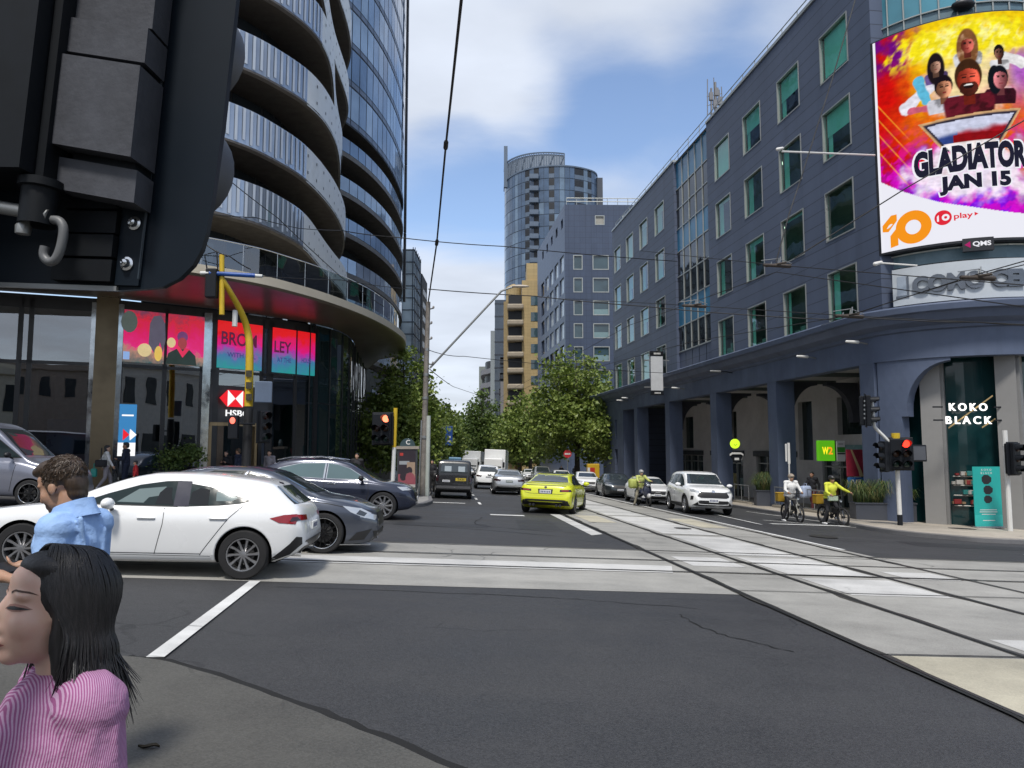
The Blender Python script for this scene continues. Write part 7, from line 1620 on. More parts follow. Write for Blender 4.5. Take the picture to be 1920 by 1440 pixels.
# left corner signal on its yellow and white pole
p = on(-4.03, 25.6, .13); t = thing('traffic_signal', 'red traffic signal on a short yellow and white pole at the left kerb', 'traffic light', p)
zt = 2.98; q = MB(); q.tube([(p.x - .03, p.y, 1.62), (p.x, p.y, zt)], .07, 12, yel); q.obj('yellow_pole_top', t); q = MB(); q.tube([(p.x - .09, p.y, p.z - .2), (p.x - .03, p.y, 1.62)], .07, 12, wht); q.obj('pole', t)
X = sgn_X((p.x - .42, p.y - .12, 2.26), -6); head(t, X, 2, (.38, 1.14), 1, m_on=orange_on)
# tall yellow mast on the left
p = on(-8.95, 25.0, .13); t = thing('signal_mast', 'tall bent yellow mast arm with signals in front of the bank entrance', 'signal mast', p)
pts = [at(x, y, Yq) for x, y, Yq in ((466, 762, 25), (468, 660, 25), (464, 620, 25), (452, 585, 24.7), (430, 545, 24.2), (418, 525, 24))]
q = MB(); q.tube(crv(pts, 5), [.14] * 5 + [.135] * 21 if 0 else [.14 - .0024 * i for i in range(26)], 12, yel); q.tube([at(416, 590, 24), at(416, 478, 24)], .085, 10, yel); q.obj('mast_arm', t, smooth=60)
q = MB(); bt = at(466, 766, 25); q.tube([p - Vector((0, 0, .2)), bt], .15, 12, mat('mast base black', (.02, .02, .022), .5, var=.5, scale=12)); q.obj('pole', t, smooth=60)
q = MB(); 
for k in range(3): a = at(467, 700 + 22 * k, 24.84); q.box(a.x - .1, a.x + .1, a.y - .02, a.y, a.z - .12, a.z + .1, mat('mast sticker', (.07, .06, .03), .6, var=.8, scale=20))
q.obj('sticker', t)
q = MB(); q.tube([at(376, 512, 23.8), at(392, 512, 23.8)], .06, 8, wht); q.tube([at(392, 512, 23.8), at(478, 517, 24.2)], .075, 8, mat('insulator blue', (.02, .09, .36), .4)); q.tube([at(478, 517, 24.2), at(492, 518, 24.2)], .06, 8, wht); q.obj('span_insulator', t, smooth=60)
a = at(399, 528, 23.9); q = MB(); q.rbox(a.x - .2, a.x + .16, a.y - .15, a.y + .15, a.z - .55, a.z + .42, .04, sigk); q.tube([a + Vector((-.2, 0, .4)), a + Vector((-.3, 0, .9)), a + Vector((.1, 0, 1.0)), a + Vector((.15, 0, .4))], .025, 6, sigk); q.obj('camera_box', t)
q = MB(); a = at(388, 592, 24.0); q.tube([at(440, 612, 24.6), at(441, 582, 24.6)], .09, 8, wht); q.obj('white_sleeve', t)
X = sgn_X(at(494, 800, 24.6), 42); head(t, X, 1, (.24, 1.1), 0)
X = sgn_X(at(494, 735, 24.7), 30); q = MB(); q.rbox(-.28, .28, -.36, .36, -.05, .05, .03, mat('sign back blue grey', (.13, .17, .24), .5), X); q.obj('sign_plate', t)
a = at(436, 800, 24.4); q = MB(); q.rbox(a.x - .16, a.x + .16, a.y, a.y + .2, a.z - .4, a.z + .38, .03, sigk); q.tube([a + Vector((.15, .1, .1)), a + Vector((.6, .4, .1))], .03, 6, sigk); q.obj('pedestrian_signal', t)
q = MB(); q.ell(a + Vector((0, -.02, .2)), (.09, .02, .11), emis('red man lamp', (1, .12, .08), 1.8)); q.obj('lens', t)
# right corner signal
p = gnd(1688, 985, .13); t = thing('traffic_signal', 'red traffic signal on a white pole before the planter at the right corner', 'traffic light', p)
top = at(1679, 812, p.y - .05); q = MB(); b0 = at(1687, 965, p.y); q.tube([p - Vector((0, 0, .1)), b0], .085, 12, sigk); q.obj('pole_foot', t); q = MB(); q.tube([b0, at(1680, 830, p.y - .03)], .075, 12, wht); q.obj('pole', t, smooth=60); q = MB(); q.tube([at(1680, 836, p.y - .04), top], .14, 12, yel); q.obj('pole_cap', t)
head(t, sgn_X(at(1687, 851, p.y - .15), -14), 2, (.43, 1.12), 1)
head(t, sgn_X(at(1661, 856, p.y - .1), -72), 1, (.16, .9), 0)
X = sgn_X(at(1722, 849, p.y - .05), 6); q = MB(); q.rbox(-.3, .3, -.3, .27, -.06, .02, .03, sigk, X); q.obj('sign_plate', t); q = MB(); q.rbox(-.25, .25, -.25, .22, .02, .03, .01, mat('sign dull face', (.08, .085, .1), .4), X); q.obj('sign_face', t)
ap = [at(x, y, p.y - .1) for x, y in ((1668, 830), (1657, 818), (1643, 804), (1639, 795), (1637, 770), (1634, 746))]; q = MB(); q.tube(crv(ap, 4), .055, 8, wht); q.obj('outreach_arm', t, smooth=60)
X = sgn_X(at(1624, 770, p.y - .1), 60); head(t, X, 1, (.3, 1.15), 0)
for k in range(5):
    a = at(1621, 752 + 8 * k, p.y - .55); q = MB(); q.box(a.x - .02, a.x + .02, a.y, a.y + .02, a.z - .03, a.z + .03, galv); q.obj('clip', t)
# signal at the right edge of the view
p = on(16.35, 24.6, .13); t = thing('traffic_signal', 'dark traffic signal cut off at the far right beside the shop', 'traffic light', p); q = MB(); q.tube([p, p + Vector((0, 0, 3.3))], .08, 10, wht); q.obj('pole', t); head(t, sgn_X((p.x + .1, p.y - .2, 1.25), 20), 1, (.28, 1.1), 0)
# ---- utility pole
p = on(-3.97, 33.1, .1); t = thing('utility_pole', 'weathered timber utility pole with a long street lamp arm at the left kerb', 'utility pole', p); wood = mat('weathered timber', (.26, .235, .21), .85, var=.55, scale=3, streak=.5, bump=.4); ptop = at(803, 566, 33.1)
mid_ = p.lerp(ptop, .42)
q = MB(); q.tube([p - Vector((0, 0, .3)), mid_, ptop], [.135, .125, .1], 10, wood); q.obj('pole', t, smooth=60)
q = MB(); q.tube([p + Vector((.2, -.03, -.1)), mid_ + Vector((.17, -.03, -.1))], .10, 10, mat('pale steel sleeve', (.48, .52, .48), .5, var=.2)); q.tube([p + Vector((-.16, -.1, -.1)), mid_ + Vector((-.14, -.08, -.3))], .04, 8, galv); q.obj('steel_stub', t, smooth=60)
q = MB(); ae = at(940, 546, 33.0); q.tube([at(806, 690, 33.1), ae, at(955, 540, 33), at(962, 538, 33)], .05, 8, galv); q.obj('lamp_arm', t, smooth=60)
q = MB(); a = at(975, 537, 33); q.ell(a, (.42, .14, .07), mat('lamp cream', (.55, .48, .4), .5)); q.obj('lamp_head', t, smooth=60)
q = MB()
for z, L in ((.96, .25), (.88, .18), (.8, .2), (.67, .3)): a = p.lerp(ptop, z); q.tube([a, a + Vector((L, -.05, .05))], .03, 6, galv); q.ell(a + Vector((L, -.05, .09)), (.05, .05, .07), mat('porcelain insulator', (.3, .28, .26), .3))
q.obj('insulator', t); q = MB()
for z in (.3, .5, .62, .75): a = p.lerp(ptop, z); q.lathe([(.185 - .09 * z, -.06), (.185 - .09 * z, .06)], 12, galv, Matrix.Translation(a))
q.obj('pole_band', t)
# ---- advertising kiosk
p = on(-4.42, 31.3, .13); t = thing('advertising_kiosk', 'dark advertising kiosk with a domed top beside the utility pole', 'kiosk', p); X = sgn_X(p, 4); q = MB(); kb_ = mat('kiosk frame', (.05, .055, .06), .4); q.rbox(-.42, .42, .1, 2.02, -.5, 0, .03, kb_, X); q.obj('kiosk_body', t)
q = MB(); q.box(-.5, .5, 2.0, 2.12, -.55, .04, mat('kiosk ledge', (.32, .28, .24), .6), X); q.obj('kiosk_ledge', t)
q = MB(); q.prism([(-.32, 0)] + [(.32 * math.cos(R(a)), .34 * math.sin(R(a))) for a in range(180, -1, -15)][1:], -.3, -.2, mat('kiosk dome', (.04, .07, .08), .4), X @ Matrix.Translation((0, 2.12, 0))); q.obj('dome_sign', t); q = MB(); add_text(q, 'C', .2, X @ Matrix.Translation((.02, 2.29, -.195)), wht, .03); q.obj('dome_letter', t)
q = MB(); bd = lambda x0, x1, y0, y1, m, z=.004: q.box(x0, x1, y0, y1, z - .004, z, m, X)
bd(-.36, .36, .35, 1.95, mat('poster dark', (.03, .022, .03), .4)); bd(-.36, .36, .45, .95, mat('poster rose', (.28, .07, .09), .5), .008); bd(-.30, -.16, 1.72, 1.84, mat('poster red', (.45, .04, .03), .5), .008); bd(-.32, .1, 1.35, 1.5, mat('poster text', (.3, .32, .34), .5), .008); bd(0, .34, .8, 1.45, mat('poster tan', (.34, .24, .17), .5), .01); bd(-.36, .36, .4, .52, mat('poster pale', (.4, .38, .36), .5), .011)
for x, y, r, m in ((.1, 1.1, .13, 'poster dark'), (.14, .78, .2, 'poster rose'), (-.15, .85, .14, 'poster dark'), (.1, 1.12, .08, 'poster tan')): q.prism([(x + r * math.cos(R(a)), y + r * 1.2 * math.sin(R(a))) for a in range(0, 360, 24)], .012, .014 + r * .01, MATS[m], X)
q.obj('poster', t)
# blue parking sign, stop pole, arcade signs
p = on(-4.5, 47.5, .13); t = thing('blue_sign', 'blue hanging street sign with white marks over the left footpath', 'sign', p); c = at(842, 817, 47.4); q = MB(); q.tube([p, (p.x, p.y, c.z + .7)], .05, 8, galv); q.tube([(p.x, p.y, c.z + .5), (c.x, c.y, c.z + .5)], .03, 6, galv); q.obj('pole', t); X = sgn_X(c, 6); q = MB(); q.rbox(-.22, .22, -.62, .62, -.03, .03, .02, mat('sign blue', (.015, .07, .3), .4), X); q.obj('sign_board', t); q = MB()
for y, h in ((-.08, .12), (-.34, .07)): q.box(-.1, .1, y - h / 2, y + h / 2, .03, .034, wht, X)
q.obj('sign_marks', t)
p = on(11.75, 31.6, .13); t = thing('tram_stop_pole', 'thin white tram stop pole with two narrow plates on the right footpath', 'stop pole', p); a = at(1476, 832, 31.6); q = MB(); q.tube([p, (a.x + .06, a.y, a.z - .1)], .035, 8, wht); q.obj('pole', t); q = MB(); q.box(a.x - .1, a.x - .03, a.y - .03, a.y, a.z - .75, a.z, wht); q.box(a.x + .0, a.x + .1, a.y - .03, a.y, a.z - .85, a.z + .04, wht); q.obj('stop_plate', t)
# banner on the arcade fascia
c = fp(22.3, 6.7, 1.15); t = thing('hanging_banner', 'long white banner sign hanging from the arcade fascia', 'banner', c); X = sgn_X(c, 8); q = MB(); q.rbox(-.43, .43, -1.2, 1.2, -.08, .08, .03, mat('banner white', (.56, .58, .6), .6, var=.15), X); q.obj('banner_face', t); q = MB(); q.box(-.46, .46, 1.2, 1.52, -.1, .1, sigk, X); q.box(-.44, .44, -1.5, -1.2, -.1, .1, sigk, X); q.obj('banner_cap', t); q = MB()
for k in range(5): q.box(-.22 + .1 * k, -.15 + .1 * k, 1.3, 1.42, .1, .104, wht, X); q.box(-.2 + .09 * k, -.14 + .09 * k, -1.4, -1.3, .1, .104, wht, X)
q.obj('banner_marks', t); q = MB(); 
for z in (.9, -.95): q.box(-.9, .9, z - .04, z + .04, -.03, .03, galv, X)
q.obj('bracket', t)
# small cameras and lamps on the fascia
for i, (s, z, L) in enumerate(((12.4, 5.75, .9), (3.6, 5.5, .5), (20, 5.45, .5), (32, 5.6, .6), (33.6, 5.5, .6), (-.2, 5.6, .5))):
    lab = ['curved lamp bracket on the fascia above the third column', 'small white camera on the fascia near the corner column', 'white camera on the fascia right of the hanging banner', 'twin white flood lamp on the fascia at the far end', 'white flood lamp nearest the far end pier', 'small white lamp at the drum end of the fascia'][i]
    c = fp(s, z, .02); t = thing('wall_lamp', lab, 'lamp', c, group='lamps on the arcade fascia'); q = MB(); q.tube([c, c + FN * .35 + Vector((0, 0, .06)), c + FN * L + Vector((0, 0, .05))], .03, 6, sigk if i == 0 else galv); q.obj('lamp_arm', t); q = MB(); q.cap(c + FN * L * .8 + Vector((0, 0, .06)), c + FN * (L + .35) + Vector((0, 0, .08)), .07, .05, wht if i else galv); q.obj('lamp_head', t, smooth=60)
# shop signs in the arcade
c = at(1552, 845, 33.4); t = thing('lightbox_sign', 'green lightbox sign with yellow letters beside the white menu board', 'sign', c); X = sgn_X(c, 12); q = MB(); q.rbox(-.45, .38, -.46, .46, -.2, 0, .03, emis('sign green', (.10, .42, .01), .55), X); q.box(.38, .5, -.46, .46, -.2, -.02, sigk, X); q.obj('sign_box', t); q = MB(); add_text(q, 'W', .34, X @ Matrix.Translation((-.12, 0, .006)), emis('sign yellow', (.9, .75, .02), .8), .05, width=.32); add_text(q, '2', .34, X @ Matrix.Translation((.14, 0, .006)), emis('sign orange', (.85, .3, .02), .7), .05); q.obj('lettering', t)
c = at(1577, 846, 33.2); t = thing('menu_board', 'white and green menu board right of the green lightbox', 'sign', c); X = sgn_X(c, 12); q = MB(); q.rbox(-.2, .22, -.46, .46, -.08, 0, .02, wht, X); q.obj('board', t); q = MB(); q.box(-.19, .2, -.05, .18, .0, .004, mat('menu green', (.05, .3, .04), .5), X); q.box(-.19, .2, -.14, -.08, .0, .004, sigk, X); q.box(-.12, .12, .3, .34, 0, .004, galv, X); q.obj('menu_print', t)
c = at(1378, 832, 40); t = thing('ball_sign', 'round yellow green ball sign over the shop door', 'sign', c); q = MB(); q.lathe([(.001, .07), (.24, .06), (.26, 0), (.24, -.06), (.001, -.07)], 24, emis('ball lime', (.55, .85, .02), .75), cylX(c, (-.2, -1, 0))); q.obj('disc', t, smooth=40); q = MB(); q.tube([c + Vector((-.08, -.075, -.03)), c + Vector((0, -.08, -.09)), c + Vector((.09, -.075, -.02))], .015, 5, mat('ball mark', (.2, .3, .02), .6)); q.obj('smile_mark', t)
c = at(1381, 857, 39.5); t = thing('shield_sign', 'dark shield shaped sign with pale scroll under the ball sign', 'sign', c); X = sgn_X(c, 14); q = MB(); q.prism([(-.38, .25), (.38, .25), (.35, .0), (.2, -.2), (0, -.33), (-.2, -.2), (-.35, 0)], -.04, 0, sigk, X); q.obj('shield', t); q = MB(); q.prism([(-.4, .16), (-.25, .25), (.25, .25), (.4, .16), (.4, .06), (.25, .15), (-.25, .15), (-.4, .06)], .0, .03, wht, X); q.box(-.12, .14, -.16, -.04, 0, .01, wht, X); q.obj('scroll', t)
for i, (px, py, Yq, wd, hh, cl, lab) in enumerate(((1607, 868, 30.6, 1.0, 1.1, (.35, .03, .06), 'red poster with pale stripe in the shop window left of the corner column'), (1716, 930, 28.2, .8, 1.0, (.28, .02, .035), 'red deck chair leaning in the shop window right of the corner column'), (1610, 905, 30.4, 1.0, .42, (.03, .14, .40), 'blue and white sign low in the shop window behind the planter'))):
    c = at(px, py, Yq); t = thing('shop_poster' if i != 1 else 'deck_chair', lab, 'poster' if i != 1 else 'chair', c); X = sgn_X(c, 14) @ Matrix.Rotation(R((0, 20, 0)[i]), 4, 'Z'); q = MB(); q.rbox(-wd / 2, wd / 2, -hh / 2, hh / 2, -.04, 0, .015, mat('poster col %d' % i, cl, .5, var=.5, scale=2), X); q.obj('panel', t); q = MB()
    if i < 2: q.prism([(-.3, .5 * hh), (-.22, .5 * hh), (.2, -.3 * hh), (.28, -.5 * hh), (.1, -.5 * hh), (.05, -.3 * hh)], 0, .006, mat('pale gold stripe', (.5, .38, .2), .5), X); q.obj('stripe', t)
    else: add_text(q, 'IVY', .26, X @ Matrix.Translation((-.1, 0, .006)), wht, .03); q.obj('lettering', t)
# planters with strappy grass
def planter(label, x0, y0, rz, L, wd, h, seed):
    p = on(x0, y0, .13); t = thing('planter', label, 'planter', p, R(rz), 'slate planters on the right footpath'); q = MB(); pm = mat('slate planter', (.055, .062, .08), .6, var=.15, scale=1.2); q.box(-L / 2, L / 2, -wd / 2, wd / 2, -.1, h, pm); q.box(-L / 2 - .03, L / 2 + .03, -wd / 2 - .03, wd / 2 + .03, h, h + .05, pm); q.obj('box', t, world=False)
    rnd = random.Random(seed); q = MB(); gm2 = (mat('strappy blade', (.03, .065, .014), .6, var=.4, scale=8), leaf2, mat('dry grass blade', (.22, .18, .06), .7, var=.4))
    for _ in range(int(L * 1900)):
        bx0, by0 = rnd.uniform(-L / 2 + .1, L / 2 - .1), rnd.uniform(-wd / 2 + .1, wd / 2 - .1); cl = math.sin(bx0 * 5.2 + seed) * .25 + .75; a = rnd.uniform(0, 2 * pi); ln = rnd.uniform(.5, 1.1) * cl; sp2 = rnd.uniform(.15, .8); d = Vector((math.cos(a), math.sin(a), 0)); o = Vector((bx0, by0, h)); w2 = Vector((-d.y, d.x, 0)) * .0075
        p1, p2, p3 = o + d * sp2 * .25 * ln + Vector((0, 0, ln * .55)), o + d * sp2 * .7 * ln + Vector((0, 0, ln * .9)), o + d * sp2 * 1.35 * ln + Vector((0, 0, ln * (.95 - sp2 * .75)))
        q.add([o - w2, o + w2, p1 + w2, p1 - w2, p2 + w2 * .8, p2 - w2 * .8, p3], [(0, 1, 2, 3), (3, 2, 4, 5), (5, 4, 6)], gm2[0 if rnd.random() < .5 else (1 if rnd.random() < .75 else 2)])
    q.obj('grass_clump', t, world=False); q = MB(); q.box(-L / 2 + .03, L / 2 - .03, -wd / 2 + .03, wd / 2 - .03, h + .01, h + .02, mat('soil', (.03, .022, .015), .9)); q.obj('soil', t, world=False)
planter('long slate planter with bushy grass behind the right corner signal', 13.95, 28.15, -6, 2.15, .7, .62, 1)
planter('smaller slate planter with grass behind the white jacketed cyclist', 13.0, 37.2, -8, 1.7, .8, .75, 3)
planter('slate planter with sparse grass at the foot of the corner column', 15.3, 28.9, 4, 1.2, .6, .62, 5)
for i, (x, y) in enumerate(((12.3, 40.0), (12.75, 35.0), (12.95, 32.0))):
    p = on(x, y, .13); t = thing('low_railing', ['low steel railing by the ball sign shop', 'low steel railing behind the cyclists', 'low steel railing left of the long planter'][i], 'railing', p, R(96.8), 'low railings along the arcade'); q = MB()
    for s in (-.9, 0, .9): q.tube([(s, 0, -.05), (s, 0, .95)], .022, 6, galv)
    q.obj('post', t, world=False); q = MB(); q.tube([(-.95, 0, .95), (.95, 0, .95)], .025, 6, galv); q.tube([(-.95, 0, .15), (.95, 0, .15)], .02, 6, galv); q.box(-1, 1, -.12, .12, -.05, .1, mat('railing base', (.3, .27, .22), .8)); q.obj('rail', t, world=False)
# chocolate shop sign and teal pull-up banner
c = at(1817, 776, 25.9); t = thing('shop_sign', 'white illuminated letters hung across the dark glass of the corner shop', 'sign', c); X = sgn_X(c, 3); lw = emis('lit letter white', (1, .98, .95), 1.0); q = MB(); add_text(q, 'KOKO', .27, X @ Matrix.Translation((-.02, .24, 0)), lw, .02, 1.5, .02, width=1.38); add_text(q, 'BLACK', .27, X @ Matrix.Translation((-.02, -.22, 0)), lw, .02, 1.5, .02, width=1.66); q.obj('lettering', t); q = MB()
for y in (.24, -.22):
    for g in (1, -1): q.box(min(g * 1.28, g * .93), max(g * 1.28, g * .93), y - .025, y + .025, -.05, -.01, sigk, X)
q.obj('letter_rail', t); q = MB(); gold = mat('gold strip', (.55, .38, .18), .3, metal=.8)
for a, c2 in (((-.72, -.52), (.95, .62)), ((.5, -.5), (1.0, -.2))): q.prism([a, c2, (c2[0], c2[1] + .055), (a[0], a[1] + .055)], -.09, -.075, gold, X)
q.obj('gold_band', t)
p = on(16.35, 25.75, .13); c = at(1851, 915, 25.75); t = thing('pull_up_banner', 'teal pull-up banner with dark chocolate pieces in the shop doorway', 'banner', p); X = sgn_X((c.x, c.y, p.z), 4); tl = mat('banner teal', (.012, .36, .33), .5, var=.08); q = MB(); q.box(-.5, .5, .04, 2.1, -.02, 0, tl, X); q.box(-.5, .5, .04, .45, 0, .003, mat('banner light teal', (.03, .46, .42), .5), X); q.obj('banner_face', t); q = MB(); q.rbox(-.52, .52, 0, .06, -.12, .1, .02, galv, X); q.obj('banner_base', t); q = MB(); dkc = mat('chocolate print', (.012, .012, .016), .4)
for x, y, r in ((-.02, 1.66, .17), (.02, 1.3, .16), (0, .98, .14)): q.prism([(x + r * 1.1 * math.cos(R(a)) * (1 + .15 * math.cos(R(a * 3))), y + r * math.sin(R(a))) for a in range(20, 380, 45)], .001, .005, dkc, X)
q.obj('chocolate_pieces', t); q = MB(); add_text(q, 'KOKO', .07, X @ Matrix.Translation((0, 1.99, .004)), wht, .01, 1.6); add_text(q, 'BLACK', .07, X @ Matrix.Translation((0, 1.88, .004)), wht, .01, 1.6)
for y, w2 in ((.62, .6), (.55, .64), (.47, .5), (.26, .44)): q.box(-w2 / 2, w2 / 2, y - .012, y + .012, .003, .006, wht, X)
q.obj('lettering', t)
# ---- bank posters and sign
def wallX(px, z, off): 
    a, c2 = W3(px - 5, 0, off), W3(px + 5, 0, off); m = frame_x((0, 0, 0), c2 - a); p = W3(px, z, off); m.translation = p; return m
def art_mat(name, cols, sc=1.3):
    m, t, o = nodes_of(name); oc = N(t, 'ShaderNodeTexCoord').outputs['Object']; s = N(t, 'ShaderNodeSeparateXYZ', {0: oc}).outputs
    f = M_(t, 'ADD', M_(t, 'MULTIPLY_ADD', noise(t, oc, sc * 3.2, 5, .65), .5, M_(t, 'MULTIPLY', noise(t, oc, sc, 4, .6), .5)), M_(t, 'MULTIPLY', M_(t, 'SUBTRACT', s[2], 5.9), .42)); r = N(t, 'ShaderNodeValToRGB', {0: f}); e = r.color_ramp.elements
    for i, (p, c) in enumerate(cols):
        el = e[i] if i < 2 else e.new(p); el.position = p; el.color = (*c, 1)
    p = N(t, 'ShaderNodeBsdfPrincipled', {'Base Color': r.outputs[0], 'Roughness': .4, 'Emission Color': r.outputs[0], 'Emission Strength': .4}); t.links.new(p.outputs[0], o.inputs[0]); MATS[name] = m; return m
artA = art_mat('pink floral screen', ((.0, (.05, .12, .12)), (.22, (.5, .25, .18)), (.34, (.85, .02, .22)), (.55, (.8, .01, .14)), (.75, (.75, .02, .05)), (1, (.12, .06, .12))))
artB = art_mat('red to blue screen', ((.0, (.02, .32, .30)), (.24, (.06, .20, .38)), (.40, (.45, .04, .40)), (.52, (.85, .01, .22)), (.75, (.9, .012, .02)), (1, (.9, .01, .01))), .7)
def screen(px0, px1, z0, z1, m, label, name='window_screen'):
    t = thing(name, label, 'screen', W3((px0 + px1) / 2, z0, .1), group='pink screens in the bank windows'); q = MB(); a, c2 = W3(px0, 0, .075), W3(px1, 0, .075); n_ = Vector((c2.y - a.y, a.x - c2.x, 0)).normalized() * .04
    lo, hi = [V(a, z0), V(c2, z0), V(c2 - n_, z0), V(a - n_, z0)], [V(a, z1), V(c2, z1), V(c2 - n_, z1), V(a - n_, z1)]; q.add(lo + hi, [(0, 1, 5, 4), (3, 2, 1, 0), (4, 5, 6, 7), (1, 2, 6, 5), (0, 4, 7, 3)], m); q.obj('screen_panel', t); return t
s1 = screen(221, 299, 4.86, 6.86, artA, 'pink and red screen with a long haired figure among flowers in the bank window')
s2 = screen(305, 374, 4.86, 6.86, artA, 'pink screen with a dark clothed figure and red scarf beside the first screen')
s3 = screen(400, 484, 4.86, 6.8, artB, 'red to teal screen with large dark lettering above the bank sign')
s4 = screen(504, 548, 4.86, 6.8, artB, 'narrow red and blue screen with the last two dark letters')
s5 = screen(552, 584, 4.86, 6.8, artB, 'narrowest red and blue screen at the right end of the bank windows')
def blob(t, name, px, z, pts, m, off=.09):
    X = wallX(px, z, off); v, f = cdt(pts, .5); q = MB(); q.add([X @ Vector((p.x, p.y, 0)) for p in v], f, m); q.obj(name, t)
em = lambda n, c: mat(n, c, .5, var=.3, scale=3, emit=c, es=.5)
oval = lambda w_, h, cy=0, k=14: [(w_ * math.cos(2 * pi * i / k), cy + h * math.sin(2 * pi * i / k)) for i in range(k)]
blob(s1, 'hair_shape', 285, 5.9, [(-.28, .5), (-.15, .8), (.1, .85), (.26, .55), (.3, -.1), (.22, -.6), (.1, -.2), (-.02, -.75), (-.3, -.3)], em('screen grey hair', (.10, .09, .13))); blob(s1, 'flower_shape', 262, 5.35, oval(.25, .26), em('screen cream flower', (.7, .55, .28)), .094); blob(s1, 'flower_shape', 288, 5.25, oval(.14, .3), em('screen yellow', (.75, .5, .1)), .096); blob(s1, 'leaf_shape', 231, 6.4, oval(.28, .42), em('screen dark leaf', (.08, .10, .09)), .093); blob(s1, 'corner_mark', 227, 5.1, [(-.1, -.15), (.12, -.15), (.12, .15), (-.1, .15)], em('screen blue mark', (.25, .4, .7)), .095)
blob(s2, 'coat_shape', 333, 5.15, [(-.6, -.28), (-.5, .15), (-.2, .35), (.25, .35), (.5, .1), (.55, -.28)], em('screen dark coat', (.02, .035, .03))); blob(s2, 'face_shape', 333, 5.72, oval(.17, .24), em('screen face', (.35, .05, .06)), .094); blob(s2, 'hair_shape', 333, 5.98, oval(.2, .22), em('screen purple hair', (.16, .05, .16)), .093); blob(s2, 'scarf_shape', 334, 5.4, [(-.25, .15), (0, -.25), (.25, .1), (.1, .15), (0, 0), (-.15, .2)], em('screen scarf', (.75, .03, .1)), .096); blob(s2, 'flower_shape', 312, 5.72, oval(.16, .2), em('screen cream flower', (.7, .55, .28)), .094)
ltm = em('screen dark letters', (.10, .012, .05))
for t, px, txt, z, h, wd in ((s3, 440, 'BROM', 6.08, .55, 1.6), (s4, 523, 'LEY', 5.98, .5, .85), (s3, 445, 'WITH ALL', 5.42, .2, 1.3), (s4, 526, 'AT THE', 5.42, .2, .7), (s5, 568, 'HOUSE', 5.5, .22, .5)):
    q = MB(); add_text(q, txt, h, wallX(px, z, .095), ltm if h > .3 else em('screen dark blue letters', (.05, .06, .22)), .03, width=wd); q.obj('lettering', t)
c = W3(436, 3.55, .1); t = thing('bank_sign', 'white bank name under a red and white hexagon emblem over the entrance', 'sign', c); X = wallX(435, 3.62, .09); q = MB(); rd = emis('emblem red', (.75, .01, .02), .7); lw2 = emis('emblem white', (.9, .9, .9), .7)
k = .34
for pl_, m in ((((-k, k), (0, 0), (-k, -k)), lw2), (((-k, k), (k, k), (0, 0)), rd), (((-k, -k), (0, 0), (k, -k)), rd), (((k, k), (k, -k), (0, 0)), lw2), (((-k, k), (-k, -k), (-2 * k, 0)), rd), (((k, k), (2 * k, 0), (k, -k)), rd)): q.prism(list(pl_), 0, .04, m, X)
q.obj('emblem', t); q = MB(); add_text(q, 'HSBC', .26, wallX(440, 3.02, .1), lw2, .02, 1.05, .015, width=1.02); q.obj('lettering', t)
c = W3(236, 2.0, .12); t = thing('window_poster', 'blue pull-up poster with a red and white emblem behind the bank glass', 'poster', c); X = wallX(236, 2.3, .06); q = MB(); q.box(-.3, .3, -1.0, .95, -.02, 0, emis('poster blue', (.05, .28, .62), .45), X); q.obj('poster_sheet', t); q = MB(); k = .22
for pl_, m in ((((-k, k), (0, 0), (-k, -k)), rd), (((0, k), (0, -k), (.02, 0)), lw2), (((.02, k), (.25, 0), (.02, -k)), lw2)): q.prism(list(pl_), .002, .005, m, X @ Matrix.Translation((.08, -.2, 0)))
q.box(-.3, .3, -1.0, -.5, .001, .003, lw2, X); q.box(-.2, .2, .5, .56, .001, .003, lw2, X); q.obj('poster_emblem', t)
# shrub in a concrete trough at the bank window
p = W3(335, 0, .5); p.z = lbase(p); t = thing('planter', 'concrete trough with a leafy shrub at the bank window', 'planter', p, R(36)); q = MB(); q.box(-.95, .95, -.3, .3, 0, .75, mat('trough concrete', (.25, .25, .24), .7)); q.obj('box', t, world=False); q = MB(); crown(q, [(-.3, 0, 1.2, .5, .3, .4), (.4, 0, 1.3, .45, .3, .5)], 900, .13, 40, leaf2); q.obj('shrub', t, world=False)
# ---- overhead wires
WN = [0]
def wire(label, pts, r=.014, sag=0., knobs=(), cat='wire'):
    p = [Vector(q) for q in pts]; o = []
    for a, c2 in zip(p, p[1:]):
        for k in range(6): s = k / 6; o.append(a.lerp(c2, s) - Vector((0, 0, sag * 4 * s * (1 - s))))
    o.append(p[-1]); t = thing('overhead_wire', label, cat, p[0], group='overhead wires'); q = MB(); q.tube(o, r, 6, wirem); q.obj('cable', t, smooth=180)
    for k in knobs: q = MB(); a = o[min(len(o) - 1, int(k * (len(o) - 1)))]; b_ = o[min(len(o) - 1, int(k * (len(o) - 1)) + 1)]; d = (b_ - a).normalized() * (.16 if r > .02 else .1); q.cap(a - d, a + d, r * 2.2, r * 2.2, wirem, 8); q.obj('insulator', t, smooth=60)
    return t
wire('thick span wire dropping from overhead to the top of the utility pole', [at(895, -260, 9), at(865, 0, 12.5), at(836, 272, 20), at(819, 455, 27), ptop], .03, .0, (.5, .75))
wire('long wire crossing above the street from the glass tower to the blue facade', [at(640, 432, 36), at(745, 445, 34), at(945, 462, 36), at(1270, 490, 42)], .022, .05)
wire('wire from the utility pole across to the blue facade', [at(803, 542, 33), at(1000, 555, 34), at(1215, 575, 34), at(1425, 592, 32), at(1600, 600, 30.5)], .022, .03)
wire('low wire from the pole to the banner', [at(800, 655, 33.1), at(870, 668, 40), at(1255, 700, 48)], .018, .1)
